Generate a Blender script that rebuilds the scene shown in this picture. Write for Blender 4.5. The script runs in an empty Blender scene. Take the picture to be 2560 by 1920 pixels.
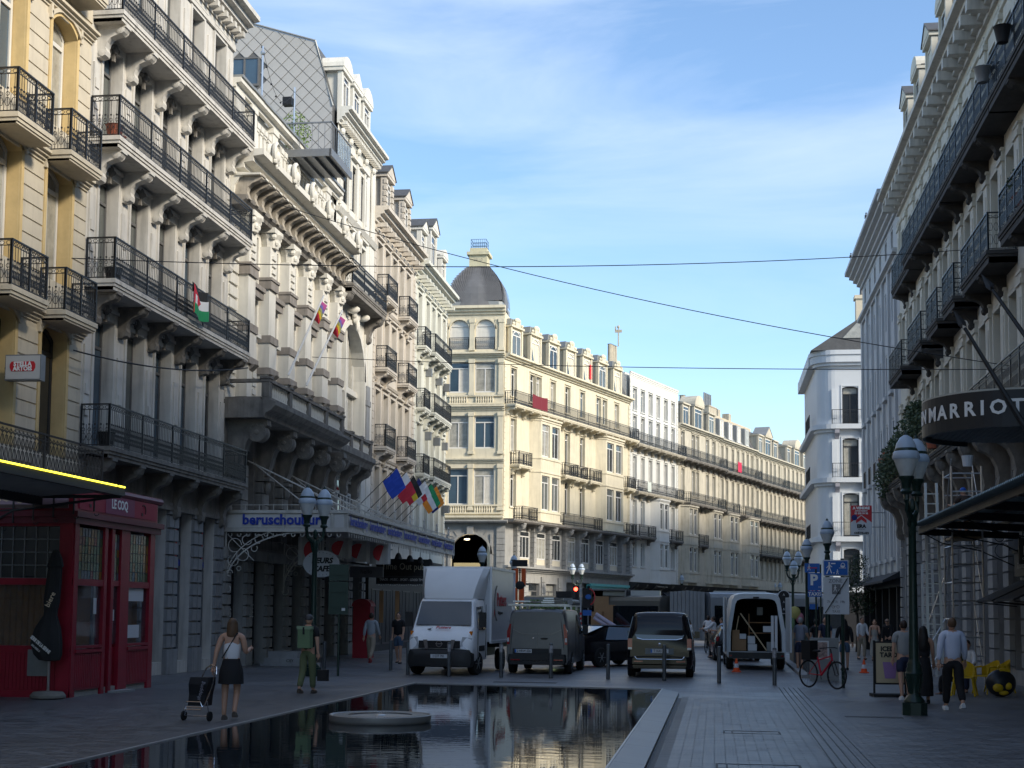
import bpy, math, random
from math import sin, cos, pi, radians as R, atan2, sqrt
from mathutils import Vector, Matrix
random.seed(7)
S = bpy.context.scene
COL = S.collection
# ------------------------------------------------------------ camera
PITCH = math.atan(295/3600.0); ROLL = 0.0093; YAW = R(8.05); H = 1.88
f = Vector((-sin(YAW)*cos(PITCH), cos(YAW)*cos(PITCH), sin(PITCH)))
r = Vector((cos(YAW), sin(YAW), 0.0)); u = r.cross(f)
r2 = r*cos(ROLL)+u*sin(ROLL); u2 = u*cos(ROLL)-r*sin(ROLL)
cd = bpy.data.cameras.new('camera'); cam = bpy.data.objects.new('camera', cd); COL.objects.link(cam)
cam.matrix_world = Matrix(((r2.x, u2.x, -f.x, 0), (r2.y, u2.y, -f.y, 0), (r2.z, u2.z, -f.z, H), (0, 0, 0, 1)))
cd.sensor_width = 36.0; cd.sensor_fit = 'HORIZONTAL'; cd.lens = 36.0*3600/2560
cd.shift_y = 275/2560.0; cd.clip_end = 3000; cd.clip_start = 0.1
S.camera = cam
# ------------------------------------------------------------ sky, sun, exposure
SUN_AZ = R(118); SUN_EL = R(28)      # azimuth measured from +Y clockwise (to +X)
S.view_settings.view_transform = 'Standard'; S.view_settings.look = 'None'
S.view_settings.exposure = 1.42; S.view_settings.gamma = 1.0
W = bpy.data.worlds.new('World'); S.world = W; W.use_nodes = True
nt = W.node_tree; nt.nodes.clear()
def wn(t, **k):
    n = nt.nodes.new(t)
    for a, b in k.items(): setattr(n, a, b)
    return n
wo = wn('ShaderNodeOutputWorld'); bg = wn('ShaderNodeBackground'); sky = wn('ShaderNodeTexSky')
sky.sky_type = 'NISHITA'; sky.sun_disc = False; sky.sun_elevation = SUN_EL; sky.sun_rotation = SUN_AZ
sky.air_density = 1.0; sky.dust_density = 0.6; sky.ozone_density = 2.0; sky.altitude = 50
tc = wn('ShaderNodeTexCoord'); mp = wn('ShaderNodeMapping'); mp.inputs['Scale'].default_value = (1.6, 1.6, 9.0)
mp.inputs['Rotation'].default_value = (R(10), R(-6), R(20))
n1 = wn('ShaderNodeTexNoise'); n1.inputs['Scale'].default_value = 1.7; n1.inputs['Detail'].default_value = 7
n1.inputs['Roughness'].default_value = 0.55; n1.inputs['Distortion'].default_value = 0.6
cr = wn('ShaderNodeValToRGB'); cr.color_ramp.elements[0].position = 0.42; cr.color_ramp.elements[1].position = 0.80
cr.color_ramp.elements[0].color = (0, 0, 0, 1); cr.color_ramp.elements[1].color = (.75, .75, .75, 1)
sep = wn('ShaderNodeSeparateXYZ'); mr = wn('ShaderNodeMapRange')
mr.inputs['From Min'].default_value = 0.10; mr.inputs['From Max'].default_value = 0.42
mul = wn('ShaderNodeMath', operation='MULTIPLY')
mx = wn('ShaderNodeMixRGB'); mx.inputs[2].default_value = (3.6, 4.1, 4.9, 1)
tint = wn('ShaderNodeMixRGB', blend_type='MULTIPLY'); tint.inputs[0].default_value = 1.0; tint.inputs[2].default_value = (.80, .87, .92, 1)
l = nt.links.new
l(tc.outputs['Generated'], mp.inputs['Vector']); l(mp.outputs[0], n1.inputs['Vector']); l(n1.outputs['Fac'], cr.inputs[0])
l(tc.outputs['Generated'], sep.inputs[0]); l(sep.outputs['Z'], mr.inputs['Value'])
l(cr.outputs[0], mul.inputs[0]); l(mr.outputs[0], mul.inputs[1]); l(mul.outputs[0], mx.inputs[0])
l(sky.outputs[0], tint.inputs[1]); l(tint.outputs[0], mx.inputs[1]); l(mx.outputs[0], bg.inputs[0]); l(bg.outputs[0], wo.inputs[0])
bg.inputs[1].default_value = 0.105
sd = bpy.data.lights.new('sun', 'SUN'); sun = bpy.data.objects.new('sun', sd); COL.objects.link(sun)
sd.energy = 2.0; sd.angle = R(12); sd.color = (1.0, 0.90, 0.74)
sv = Vector((sin(SUN_AZ)*cos(SUN_EL), cos(SUN_AZ)*cos(SUN_EL), sin(SUN_EL)))
sun.rotation_euler = sv.to_track_quat('Z', 'Y').to_euler()
# ------------------------------------------------------------ materials
MC = {}
def mat(name, col, rough=0.7, var=0.12, scale=2.0, metal=0.0, bump=0.0, streak=0.0, spec=0.4, emit=None, fine=0.0, dcol=None, trans=0, bscale=None):
    if name in MC: return MC[name]
    m = bpy.data.materials.new(name); m.use_nodes = True; t = m.node_tree; N = t.nodes; lk = t.links.new
    b = N['Principled BSDF']; b.inputs['Roughness'].default_value = rough; b.inputs['Metallic'].default_value = metal
    b.inputs['Specular IOR Level'].default_value = spec
    c = (col[0], col[1], col[2], 1); b.inputs['Base Color'].default_value = c
    if trans: b.inputs['Transmission Weight'].default_value = trans
    if emit:
        b.inputs['Emission Color'].default_value = (*emit[:3], 1); b.inputs['Emission Strength'].default_value = emit[3]
    if var or streak or bump:
        tx = N.new('ShaderNodeTexCoord'); no = N.new('ShaderNodeTexNoise'); no.inputs['Scale'].default_value = scale
        no.inputs['Detail'].default_value = 6; no.inputs['Roughness'].default_value = 0.62
        lk(tx.outputs['Object'], no.inputs['Vector'])
        mr = N.new('ShaderNodeMapRange'); mr.inputs['From Min'].default_value = .3; mr.inputs['From Max'].default_value = .7
        mr.inputs['To Min'].default_value = 1-var; mr.inputs['To Max'].default_value = 1+var*.6
        lk(no.outputs['Fac'], mr.inputs['Value'])
        v = N.new('ShaderNodeVectorMath'); v.operation = 'SCALE'; v.inputs[0].default_value = col[:3]
        lk(mr.outputs[0], v.inputs['Scale']); out = v.outputs[0]
        if streak:
            mp = N.new('ShaderNodeMapping'); mp.inputs['Scale'].default_value = (3.2, 3.2, .35)
            ns = N.new('ShaderNodeTexNoise'); ns.inputs['Scale'].default_value = 1.6; ns.inputs['Detail'].default_value = 5
            lk(tx.outputs['Object'], mp.inputs[0]); lk(mp.outputs[0], ns.inputs['Vector'])
            m2 = N.new('ShaderNodeMapRange'); m2.inputs['From Min'].default_value = .5; m2.inputs['From Max'].default_value = .78
            m2.inputs['To Max'].default_value = streak; lk(ns.outputs['Fac'], m2.inputs['Value'])
            mm = N.new('ShaderNodeMixRGB'); mm.inputs[2].default_value = (*(dcol or (.06, .055, .05)), 1)
            lk(m2.outputs[0], mm.inputs[0]); lk(out, mm.inputs[1]); out = mm.outputs[0]
        lk(out, b.inputs['Base Color'])
        if bump:
            nb = N.new('ShaderNodeTexNoise'); nb.inputs['Scale'].default_value = bscale or scale*6; nb.inputs['Detail'].default_value = 4
            lk(tx.outputs['Object'], nb.inputs['Vector'])
            bp = N.new('ShaderNodeBump'); bp.inputs['Strength'].default_value = bump; bp.inputs['Distance'].default_value = .02
            lk(nb.outputs['Fac'], bp.inputs['Height']); lk(bp.outputs[0], b.inputs['Normal'])
    MC[name] = m; return m
cream = mat('cream_paint', (.56, .50, .39), .8, .10, 1.3, bump=.15, streak=.22)
yellow = mat('yellow_paint', (.60, .45, .22), .8, .12, 2, bump=.15, streak=.18, dcol=(.3, .2, .08))
greyst = mat('grey_plaster', (.55, .53, .49), .85, .14, 1.2, bump=.2, streak=.40)
dirty = mat('sooty_stone', (.20, .185, .165), .9, .30, 2.2, bump=.35, streak=.6, dcol=(.03, .03, .03))
soff = mat('dark_soffit', (.055, .053, .052), .9, .25, 2)  # darker tone for the undersides of the balcony slabs
bluest = mat('blue_stone', (.27, .275, .28), .75, .16, 2.0, bump=.2, streak=.35)
white = mat('white_plaster', (.64, .62, .56), .8, .09, 1.0, bump=.12, streak=.26, dcol=(.16, .15, .13))
beige = mat('beige_plaster', (.55, .50, .43), .85, .12, 1.2, bump=.15, streak=.35, dcol=(.12, .10, .08))
green = mat('pale_green_plaster', (.60, .60, .53), .8, .08, 1.2, bump=.12, streak=.18, dcol=(.2, .2, .16))
ivory = mat('ivory_stone', (.62, .56, .42), .85, .10, 1.0, bump=.15, streak=.30, dcol=(.20, .17, .12))
oldst = mat('weathered_stone', (.42, .38, .30), .9, .20, 1.3, bump=.25, streak=.6, dcol=(.07, .06, .05))
greym = mat('grey_masonry', (.30, .295, .28), .85, .15, 1.5, bump=.2, streak=.3)
modw = mat('modern_white', (.60, .595, .56), .7, .05, 1, streak=.15, dcol=(.35, .33, .3))
hotel = mat('hotel_plaster', (.58, .555, .48), .85, .08, 1.0, bump=.1, streak=.22, dcol=(.2, .18, .15))
h2m = mat('grey_white_render', (.46, .47, .48), .8, .07, 1.0, streak=.18, dcol=(.2, .2, .2))
eram = mat('bright_white_render', (.50, .53, .56), .7, .05, 1.0, streak=.1, dcol=(.35, .36, .38))
iron = mat('black_ironwork', (.018, .019, .021), .45, .2, 5)
ironb = mat('blue_black_ironwork', (.012, .017, .024), .4, .2, 5)
fwhite = mat('white_window_frame', (.60, .59, .56), .5, .06, 3)
fgrey = mat('grey_window_frame', (.115, .115, .115), .6, .12, 3)
fdark = mat('dark_window_frame', (.03, .032, .035), .5, .1, 3)
fbrown = mat('brown_window_frame', (.12, .08, .05), .5, .1, 3)
def glass(name, col, rough=.04, var=.25, sc=.8):
    return mat(name, col, rough, var, sc, spec=.9)
gdark = glass('dark_window_glass', (.020, .024, .028)); gblue = glass('blue_window_glass', (.05, .085, .12))
gcurt = glass('curtained_window_glass', (.33, .32, .28), .12, .35, 3.0); ggrey = glass('grey_blind_glass', (.10, .11, .105), .06)
gwhite = glass('white_curtain_glass', (.62, .58, .50), .15, .15, 4)
slate = mat('slate', (.085, .087, .09), .6, .2, 3, bump=.2)
zinc = mat('zinc_roof', (.24, .25, .25), .45, .12, 2, metal=.2)
diam = mat('grey_diamond_tile', (.36, .355, .345), .6, .06, 1.0)
redp = mat('red_paint', (.25, .010, .026), .40, .18, 3, streak=.25, dcol=(.05, .004, .008), bump=.08)
redd = mat('dark_red_paint', (.13, .018, .034), .45, .15, 3)
wood = mat('varnished_wood', (.30, .15, .06), .5, .25, 6)
blackm = mat('matt_black', (.012, .012, .014), .6, .1, 3)
dgreen = mat('dark_green_castiron', (.010, .028, .022), .35, .2, 4)
steel = mat('brushed_steel', (.50, .51, .52), .3, .06, 6, metal=.9)
galv = mat('galvanised_metal', (.22, .23, .24), .5, .1, 5, metal=.5)
alum = mat('aluminium', (.55, .56, .57), .38, .05, 5, metal=.8)
tyre = mat('tyre_rubber', (.012, .012, .013), .8, .1, 6)
skin = mat('skin', (.45, .26, .18), .55, .05, 8)
skind = mat('dark_skin', (.14, .07, .045), .5, .05, 8)
def plain(name, c, rough=.6, **k): return mat(name, c, rough, k.pop('var', .04), k.pop('scale', 4), **k)
whitep = plain('white_paint', (.80, .81, .83), .3); blackp = plain('black_gloss_paint', (.006, .006, .009), .16, spec=.35)
greyp = plain('grey_metallic_paint', (.125, .13, .14), .28, metal=.4, var=.05)
tblack = plain('black_plastic', (.018, .019, .021), .55); lgl = plain('lamp_glass_red', (.30, .008, .01), .1); chrome = plain('chrome', (.7, .7, .72), .12, metal=1.0)
lwhite = plain('headlamp_glass', (.5, .52, .55), .08, spec=.9)
lettw = plain('white_lettering', (.75, .75, .74)); lettk = plain('black_lettering', (.02, .02, .02)); lettb = plain('blue_lettering', (.015, .04, .32)); lettr = plain('red_lettering', (.45, .03, .04))
blues = plain('sign_blue', (.01, .11, .42), .4); signw = plain('sign_white', (.55, .57, .60), .5); signr = plain('sign_red', (.5, .02, .03), .4)
# ------------------------------------------------------------ mesh building
class MB:
    def __init__(s): s.v = []; s.f = []; s.m = []
    def add(s, vs, fs, mi=0):
        b = len(s.v); s.v.extend(vs); s.f.extend(tuple(b+i for i in q) for q in fs); s.m.extend([mi]*len(fs)); return s
    def box(s, x0, x1, y0, y1, z0, z1, mi=0):
        return s.add([(x0,y0,z0),(x1,y0,z0),(x1,y1,z0),(x0,y1,z0),(x0,y0,z1),(x1,y0,z1),(x1,y1,z1),(x0,y1,z1)],
                     [(0,3,2,1),(4,5,6,7),(0,1,5,4),(1,2,6,5),(2,3,7,6),(3,0,4,7)], mi)
    def bar(s, a, b, w, h=None, mi=0, up=(0, 0, 1)):
        a = Vector(a); b = Vector(b); d = (b-a).normalized(); h = w if h is None else h
        up = Vector(up)
        if abs(d.dot(up)) > .98: up = Vector((1, 0, 0))
        x = d.cross(up).normalized(); y = x.cross(d)
        q = [(-1,-1),(1,-1),(1,1),(-1,1)]
        vs = [tuple(p+x*(i*w/2)+y*(j*h/2)) for p in (a, b) for i, j in q]
        return s.add(vs, [(0,3,2,1),(4,5,6,7),(0,1,5,4),(1,2,6,5),(2,3,7,6),(3,0,4,7)], mi)
    def prism(s, poly, a, b, axis='x', mi=0):
        # poly given in the two remaining axes (x: (y,z); y: (x,z); z: (x,y))
        def P(p, t): return {'x': (t, p[0], p[1]), 'y': (p[0], t, p[1]), 'z': (p[0], p[1], t)}[axis]
        n = len(poly); vs = [P(p, a) for p in poly]+[P(p, b) for p in poly]
        ar = sum(poly[i][0]*poly[(i+1) % n][1]-poly[(i+1) % n][0]*poly[i][1] for i in range(n))
        fl = (ar > 0) != (axis == 'y')
        fs = [(i, (i+1) % n, n+(i+1) % n, n+i) for i in range(n)]+[tuple(range(n-1, -1, -1)), tuple(range(n, 2*n))]
        if not fl: fs = [tuple(reversed(q)) for q in fs]
        return s.add(vs, fs, mi)
    def lathe(s, prof, c=(0, 0, 0), n=12, mi=0, a0=0, sx=1, sy=1):
        vs = []; fs = []; k = len(prof)
        for j in range(n):
            a = a0+2*pi*j/n
            for rr, z in prof: vs.append((c[0]+rr*cos(a)*sx, c[1]+rr*sin(a)*sy, c[2]+z))
        for j in range(n):
            for i in range(k-1): fs.append((j*k+i, ((j+1) % n)*k+i, ((j+1) % n)*k+i+1, j*k+i+1))
        fs.append(tuple(j*k for j in range(n))[::-1]); fs.append(tuple(j*k+k-1 for j in range(n)))
        return s.add(vs, fs, mi)
    def tube(s, pts, rad, n=6, mi=0, closed=False):
        pts = [Vector(p) for p in pts]; m = len(pts); vs = []; fs = []
        if not isinstance(rad, (list, tuple)): rad = [rad]*m
        ref = Vector((0, 0, 1))
        for i, p in enumerate(pts):
            if closed: d = pts[(i+1) % m]-pts[i-1]
            else: d = pts[min(i+1, m-1)]-pts[max(i-1, 0)]
            d.normalize(); rf = ref if abs(d.dot(ref)) < .95 else Vector((0, 1, 0))
            x = d.cross(rf).normalized(); y = x.cross(d)
            for j in range(n):
                a = 2*pi*j/n; vs.append(tuple(p+(x*cos(a)+y*sin(a))*rad[i]))
        for i in range(m if closed else m-1):
            k = (i+1) % m
            for j in range(n): fs.append((i*n+j, i*n+(j+1) % n, k*n+(j+1) % n, k*n+j))
        if not closed: fs += [tuple(range(n)), tuple((m-1)*n+j for j in range(n))[::-1]]
        return s.add(vs, fs, mi)
    def loft(s, rings, mi=0, cap=True):
        k = len(rings[0]); vs = [tuple(p) for q in rings for p in q]; fs = []
        for i in range(len(rings)-1):
            for j in range(k): fs.append((i*k+j, i*k+(j+1) % k, (i+1)*k+(j+1) % k, (i+1)*k+j))
        if cap: fs += [tuple(range(k-1, -1, -1)), tuple((len(rings)-1)*k+j for j in range(k))]
        return s.add(vs, fs, mi)
    def ball(s, c, r, n=10, k=7, mi=0):
        rx, ry, rz = r if isinstance(r, tuple) else (r, r, r)
        prof = [(max(1e-3, sin(pi*i/k)), -cos(pi*i/k)*rz) for i in range(k+1)]
        vs = [];
        b = MB().lathe(prof, (0, 0, 0), n, mi, 0, rx, ry)
        return s.add([(c[0]+x, c[1]+y, c[2]+z) for x, y, z in b.v], b.f, mi)
    def mesh(s, name, mats, smooth=False):
        me = bpy.data.meshes.new(name); me.from_pydata(s.v, [], s.f)
        for m in (mats if isinstance(mats, (list, tuple)) else [mats]): me.materials.append(m)
        if any(s.m): me.polygons.foreach_set('material_index', s.m)
        if smooth:
            me.polygons.foreach_set('use_smooth', [True]*len(s.f))
            try: me.set_sharp_from_angle(angle=R(40))
            except Exception: pass
        me.validate(); me.update(); return me
    def out(s, name, mats, parent=None, loc=(0, 0, 0), rz=0, smooth=False, kind=None):
        return put(s.mesh(name, mats, smooth), name, parent, loc, rz, kind)
def put(me, name, parent=None, loc=(0, 0, 0), rz=0, kind=None, rot=None, sc=None):
    o = bpy.data.objects.new(name, me); COL.objects.link(o); o.location = loc
    o.rotation_euler = rot if rot else (0, 0, rz)
    if sc: o.scale = sc
    if parent: o.parent = parent
    if kind: o['kind'] = kind
    return o
def tag(o, label, cat, group=None):
    o['label'] = label; o['category'] = cat
    if group: o['group'] = group
    return o
def emp(name, loc, rz, label, cat, group=None):
    o = bpy.data.objects.new(name, None); COL.objects.link(o); o.location = loc; o.rotation_euler = (0, 0, rz); o.empty_display_size = .3
    return tag(o, label, cat, group)
def copy_tree(o, par=None, **k):
    c = o.copy(); COL.objects.link(c)
    if par: c.parent = par
    for ch in list(o.children): copy_tree(ch, c)
    return c
def text(s, size, mt, parent=None, loc=(0, 0, 0), rot=(pi/2, 0, 0), name='lettering', sx=1.0, ext=.004, align='CENTER', shear=0, bold=0.0, spacing=1.0):
    cu = bpy.data.curves.new('txt', 'FONT'); cu.body = s; cu.size = size; cu.extrude = ext; cu.align_x = align; cu.align_y = 'CENTER'; cu.shear = shear
    cu.offset = bold; cu.resolution_u = 2; cu.space_character = spacing
    to = bpy.data.objects.new('txt', cu); COL.objects.link(to)
    dg = bpy.context.evaluated_depsgraph_get(); me = bpy.data.meshes.new_from_object(to.evaluated_get(dg))
    bpy.data.objects.remove(to); bpy.data.curves.remove(cu); me.name = name; me.materials.clear(); me.materials.append(mt)
    return put(me, name, parent, loc, rot=rot, sc=(sx, 1, 1))
# ------------------------------------------------------------ facade kit
# local frame: +x along the facade (viewer's left to right), -y outward, z up
def wall(M, u0, u1, z0, z1, ops=(), t=.35, y=0.0, mi=0, ri=None, back=True):
    """front sheet with openings (a,b,c,d[,rise]) and their reveals"""
    ri = mi if ri is None else ri
    us = sorted({u0, u1, *[o[0] for o in ops], *[o[1] for o in ops]}); zs = sorted({z0, z1, *[o[2] for o in ops], *[o[3] for o in ops]})
    us = [a for a in us if u0 <= a <= u1]; zs = [a for a in zs if z0 <= a <= z1]
    for j in range(len(zs)-1):
        run = None
        for i in range(len(us)):
            hole = True
            if i < len(us)-1:
                cu = (us[i]+us[i+1])/2; cz = (zs[j]+zs[j+1])/2
                hole = any(o[0] < cu < o[1] and o[2] < cz < o[3] for o in ops)
            if not hole and run is None: run = us[i]
            if (hole or i == len(us)-1) and run is not None:
                M.add([(run, y, zs[j]), (us[i], y, zs[j]), (us[i], y, zs[j+1]), (run, y, zs[j+1])], [(0, 1, 2, 3)], mi); run = None
    for o in ops:
        a, b, c, d = o[:4]; rise = o[4] if len(o) > 4 else 0; yb = y+t
        M.add([(a, y, c), (b, y, c), (b, yb, c), (a, yb, c)], [(0, 3, 2, 1)][:1], ri)
        M.add([(a, y, c), (a, yb, c), (a, yb, d-rise), (a, y, d-rise)], [(0, 1, 2, 3)], ri)
        M.add([(b, y, c), (b, yb, c), (b, yb, d-rise), (b, y, d-rise)], [(0, 3, 2, 1)], ri)
        if rise:
            n = 10; w = b-a; rr = (w*w/4+rise*rise)/(2*rise); cz = d-rr; aa = math.asin(min(1, w/2/rr))
            if rise > w/2-1e-4: aa = pi/2; rr = w/2; cz = d-rr
            pts = [((a+b)/2+rr*sin(-aa+2*aa*i/n), cz+rr*cos(-aa+2*aa*i/n)) for i in range(n+1)]
            for i in range(n):
                p, q = pts[i], pts[i+1]
                M.add([(p[0], y, p[1]), (q[0], y, q[1]), (q[0], yb, q[1]), (p[0], yb, p[1])], [(0, 1, 2, 3)], ri)
                M.add([(p[0], y, p[1]), (q[0], y, q[1]), (q[0], y, d), (p[0], y, d)], [(0, 1, 2, 3)], mi)
        else:
            M.add([(a, y, d), (b, y, d), (b, yb, d), (a, yb, d)], [(0, 1, 2, 3)], ri)
    if back:
        e = .02
        M.box(u0+e, u1-e, y+t+.06, y+t+.12, z0, z1, mi)
    return M
def mold(M, u0, u1, prof, mi=0):
    """prof: list of (outward, z) from the wall bottom round to the wall top"""
    pts = [(-o, z) for o, z in prof]
    return M.prism(pts, u0, u1, 'x', mi)
def cornice(M, u0, u1, z0, z1, out, mi=0, steps=4):
    prof = [(-.02, z0)]
    for i in range(steps):
        t0 = (i+1)/steps; prof.append((out*(t0**1.3), z0+(z1-z0)*i/steps+.001*i)); prof.append((out*(t0**1.3), z0+(z1-z0)*(i+.8)/steps))
    prof += [(out, z1), (-.02, z1)]
    return mold(M, u0, u1, prof, mi)
WC = {}
def winmesh(w, h, style, fm, arch, d=.07):
    k = (round(w, 2), round(h, 2), style, fm.name, round(arch, 2))
    if k in WC: return WC[k]
    M = MB(); e = .065 if style[0] != 'b' else .09
    zt = h*(.72 if 'T' in style else .8) if ('t' in style or 'T' in style) else None
    M.box(0, e, 0, d, 0, h); M.box(w-e, w, 0, d, 0, h); M.box(e, w-e, 0, d, 0, e*1.4); M.box(e, w-e, 0, d, h-e, h)
    if zt: M.box(e, w-e, -.012, d, zt-e*.6, zt+e*.6)
    if 'm' in style: M.box(w/2-e*.55, w/2+e*.55, -.006, d, e*1.4, (zt-e*.6) if zt else h-e)
    if '3' in style:
        for q in (1/3, 2/3): M.box(w*q-e*.4, w*q+e*.4, -.006, d, e*1.4, (zt-e*.6) if zt else h-e)
    if 'g' in style:
        for q in range(1, 5): M.box(e, w-e, .01, d, h*q/5-.012, h*q/5+.012)
    if arch:
        n = 8; rr = (w*w/4+arch*arch)/(2*arch); 
        if arch > w/2-1e-3: rr = w/2
        cz = h-rr; aa = pi/2 if rr <= w/2+1e-3 else math.asin(w/2/rr)
        P = [(w/2+(rr-.0)*sin(-aa+2*aa*i/n), cz+rr*cos(-aa+2*aa*i/n)) for i in range(n+1)]
        Q = [(w/2+(rr-e)*sin(-aa+2*aa*i/n), cz+(rr-e)*cos(-aa+2*aa*i/n)) for i in range(n+1)]
        for i in range(n): M.prism([P[i], P[i+1], Q[i+1], Q[i]], -.008, d, 'y')
    panes = []
    if 'm' in style:
        top = (zt-e*.6) if zt else h-e
        panes += [(e, w/2-e*.55, e*1.4, top), (w/2+e*.55, w-e, e*1.4, top)]
        if zt: panes.append((e, w-e, zt+e*.6, h-e))
    elif zt: panes += [(e, w-e, e*1.4, zt-e*.6), (e, w-e, zt+e*.6, h-e)]
    else: panes += [(e, w-e, e*1.4, h-e)]
    WC[k] = (M.mesh('window', [fm]), panes); return WC[k]
PC = {}
def panemesh(w, h, gm, tilt):
    k = (round(w, 2), round(h, 2), gm.name, tilt)
    if k not in PC:
        a = tilt*.012
        M = MB().add([(0, 0, 0), (w, a, 0), (w, a+tilt*.006, h), (0, tilt*.006, h)], [(0, 1, 2, 3)])
        M.add([(0, .012, 0), (w, .012+a, 0), (w, .012+a, h), (0, .012, h)], [(3, 2, 1, 0)]); PC[k] = M.mesh('pane', [gm])
    return PC[k]
def window(par, u, z, w, h, y=.26, style='tm', fm=None, gl=(gdark,), arch=0, far=False, name='window'):
    fm = fm or fwhite; me, panes = winmesh(w, h, style, fm, arch)
    o = put(me, name, par, (u, y, z))
    g0 = random.choice(gl)
    if far: panes = [(.05, w-.05, .05, h-.05)]
    for i, (a, b, c, d) in enumerate(panes):
        g = g0 if random.random() < .7 else random.choice(gl)
        put(panemesh(b-a, d-c, g, random.choice((-1, 0, 1))), 'pane', o, (a, .035, c))
    return o
def ring(M, cx, cz, rx, rz, w, y=0, n=8, a0=0, a1=2*pi, mi=0, d=.012):
    P = [(cx+rx*cos(a0+(a1-a0)*i/n), y, cz+rz*sin(a0+(a1-a0)*i/n)) for i in range(n+1)]
    for i in range(n): M.bar(P[i], P[i+1], d, w, mi, up=(0, 1, 0)) if False else M.bar(P[i], P[i+1], w, w, mi)
RC = {}
def railing_unit(M, x, w, h, orn, side=False):
    """one bar module between x and x+w, bottom z=0"""
    b = .0105
    def V(a, z0, z1): M.box(a-b/2, a+b/2, -b/2, b/2, z0, z1)
    if orn == 'rich':
        V(x+w/2, .05, h-.13); ring(M, x+w/2, h-.075, w*.38, .045, b, n=6)
        ring(M, x+w/2, .24, w*.40, .10, b, n=6); ring(M, x+w/2, .42, w*.28, .05, b, n=5)
        V(x, .05, .55); M.box(x+w/2-.02, x+w/2+.02, -.012, .012, .53, .57)
    elif orn == 'lace':
        V(x+w/2, .05, h-.05); ring(M, x+w/2, h-.12, w*.42, .05, b, n=5); ring(M, x+w/2, h*.62, w*.40, .12, b*1.1, n=6)
        ring(M, x+w/2, h*.28, w*.42, .15, b*1.1, n=6)
    elif orn == 'plain': V(x+w/2, .04, h-.03)
    elif orn == 'far':
        M.box(x+w*.34, x+w*.66, -.006, .006, .05, h-.05); M.box(x+w*.04, x+w*.96, -.005, .005, .10, .16); M.box(x+w*.1, x+w*.9, -.005, .005, .26, .32)
        M.box(x+w*.1, x+w*.9, -.005, .005, h-.16, h-.135)
def railing(L, h=1.0, orn='rich', step=.115, posts=2.1, thick=.03):
    M = MB(); n = max(1, round(L/step)); w = L/n
    for i in range(n): railing_unit(M, i*w, w, h, orn)
    M.box(0, L, -thick*.8, thick*.8, h-.015, h+.02); M.box(0, L, -.012, .012, .03, .05)
    if orn in ('rich', 'lace'): M.box(0, L, -.01, .01, h-.14, h-.125)
    k = max(1, round(L/posts))
    for i in range(k+1):
        a = min(max(L*i/k, .02), L-.02); q = .02 if orn != 'far' else .014; M.box(a-q, a+q, -q, q, 0, h)
    return M
def bal_rail(u0, u1, z, out, h=1.0, orn='rich', step=.115, posts=2.1):
    """front and two return sides as one mesh in facade coordinates"""
    M = railing(u1-u0, h, orn, step, posts); A = MB(); A.add([(x+u0, y-out+.05, zz+z) for x, y, zz in M.v], M.f)
    E = railing(out-.08, h, orn, step*1.3 if orn != 'plain' else step, 9)
    for a in (u0+.02, u1-.02): A.add([(a+y, -out+.05+x, zz+z) for x, y, zz in E.v], E.f)
    return A
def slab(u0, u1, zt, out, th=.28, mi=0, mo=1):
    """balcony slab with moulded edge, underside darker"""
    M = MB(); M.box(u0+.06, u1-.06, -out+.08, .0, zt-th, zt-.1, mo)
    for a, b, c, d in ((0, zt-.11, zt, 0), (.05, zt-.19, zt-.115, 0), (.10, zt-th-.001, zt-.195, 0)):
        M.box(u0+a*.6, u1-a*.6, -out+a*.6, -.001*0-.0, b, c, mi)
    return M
def console_prof(d, h, k=0):
    """S-shaped bracket outline in (outward, z), top at z=0"""
    P = [(-.03, 0), (d, 0), (d, -h*.10), (d*.93, -h*.20), (d*.84, -h*.27), (d*.66, -h*.31), (d*.48, -h*.38), (d*.36, -h*.52), (d*.30, -h*.68), (d*.34, -h*.80), (d*.30, -h*.93), (d*.16, -h), (-.03, -h)]
    return P
BC = {}
def console(par, u, z, w, d, h, mt, name='bracket'):
    k = (w, d, h, mt.name)
    if k not in BC:
        M = MB(); pr = console_prof(d, h)
        mold(M, -w/2, w/2, pr)
        M.box(-w/2-.03, w/2+.03, -d-.03, .0, -.07, .012)
        for q in (-1, 1):   # volutes on the cheeks
            a = MB().lathe([(d*.16, 0), (d*.16, .02), (d*.09, .035), (.001, .04)], (0, 0, 0), 10)
            M.add([(q*(w/2+z_), -d*.82+x_, -h*.13+y_) for x_, y_, z_ in a.v], a.f)
            a = MB().lathe([(d*.13, 0), (d*.13, .02), (.001, .03)], (0, 0, 0), 8)
            M.add([(q*(w/2+z_), -d*.20+x_, -h*.86+y_) for x_, y_, z_ in a.v], a.f)
        BC[k] = M.mesh(name, [mt])
    return put(BC[k], name, par, (u, 0, z))
def balcony(par, u0, u1, zt, out, h=1.0, orn='rich', smat=None, bmat=None, rmat=None, br=(), bw=.22, bh=.75, th=.28, step=.115, posts=2.1, bd=None):
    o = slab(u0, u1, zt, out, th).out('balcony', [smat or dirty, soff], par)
    bal_rail(u0+.03, u1-.03, zt, out, h, orn, step, posts).out('railing', [rmat or iron], o)
    for b in br: console(o, b, zt-th+.005, bw, bd or out*.88, bh, bmat or smat or dirty)
    return o
def body(par, L, depth, z1, mt, z0=0, y0=.5, name='wall_body'):
    M = MB().box(0, L, y0, depth, z0, z1); return M.out(name, [mt], par)
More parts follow.
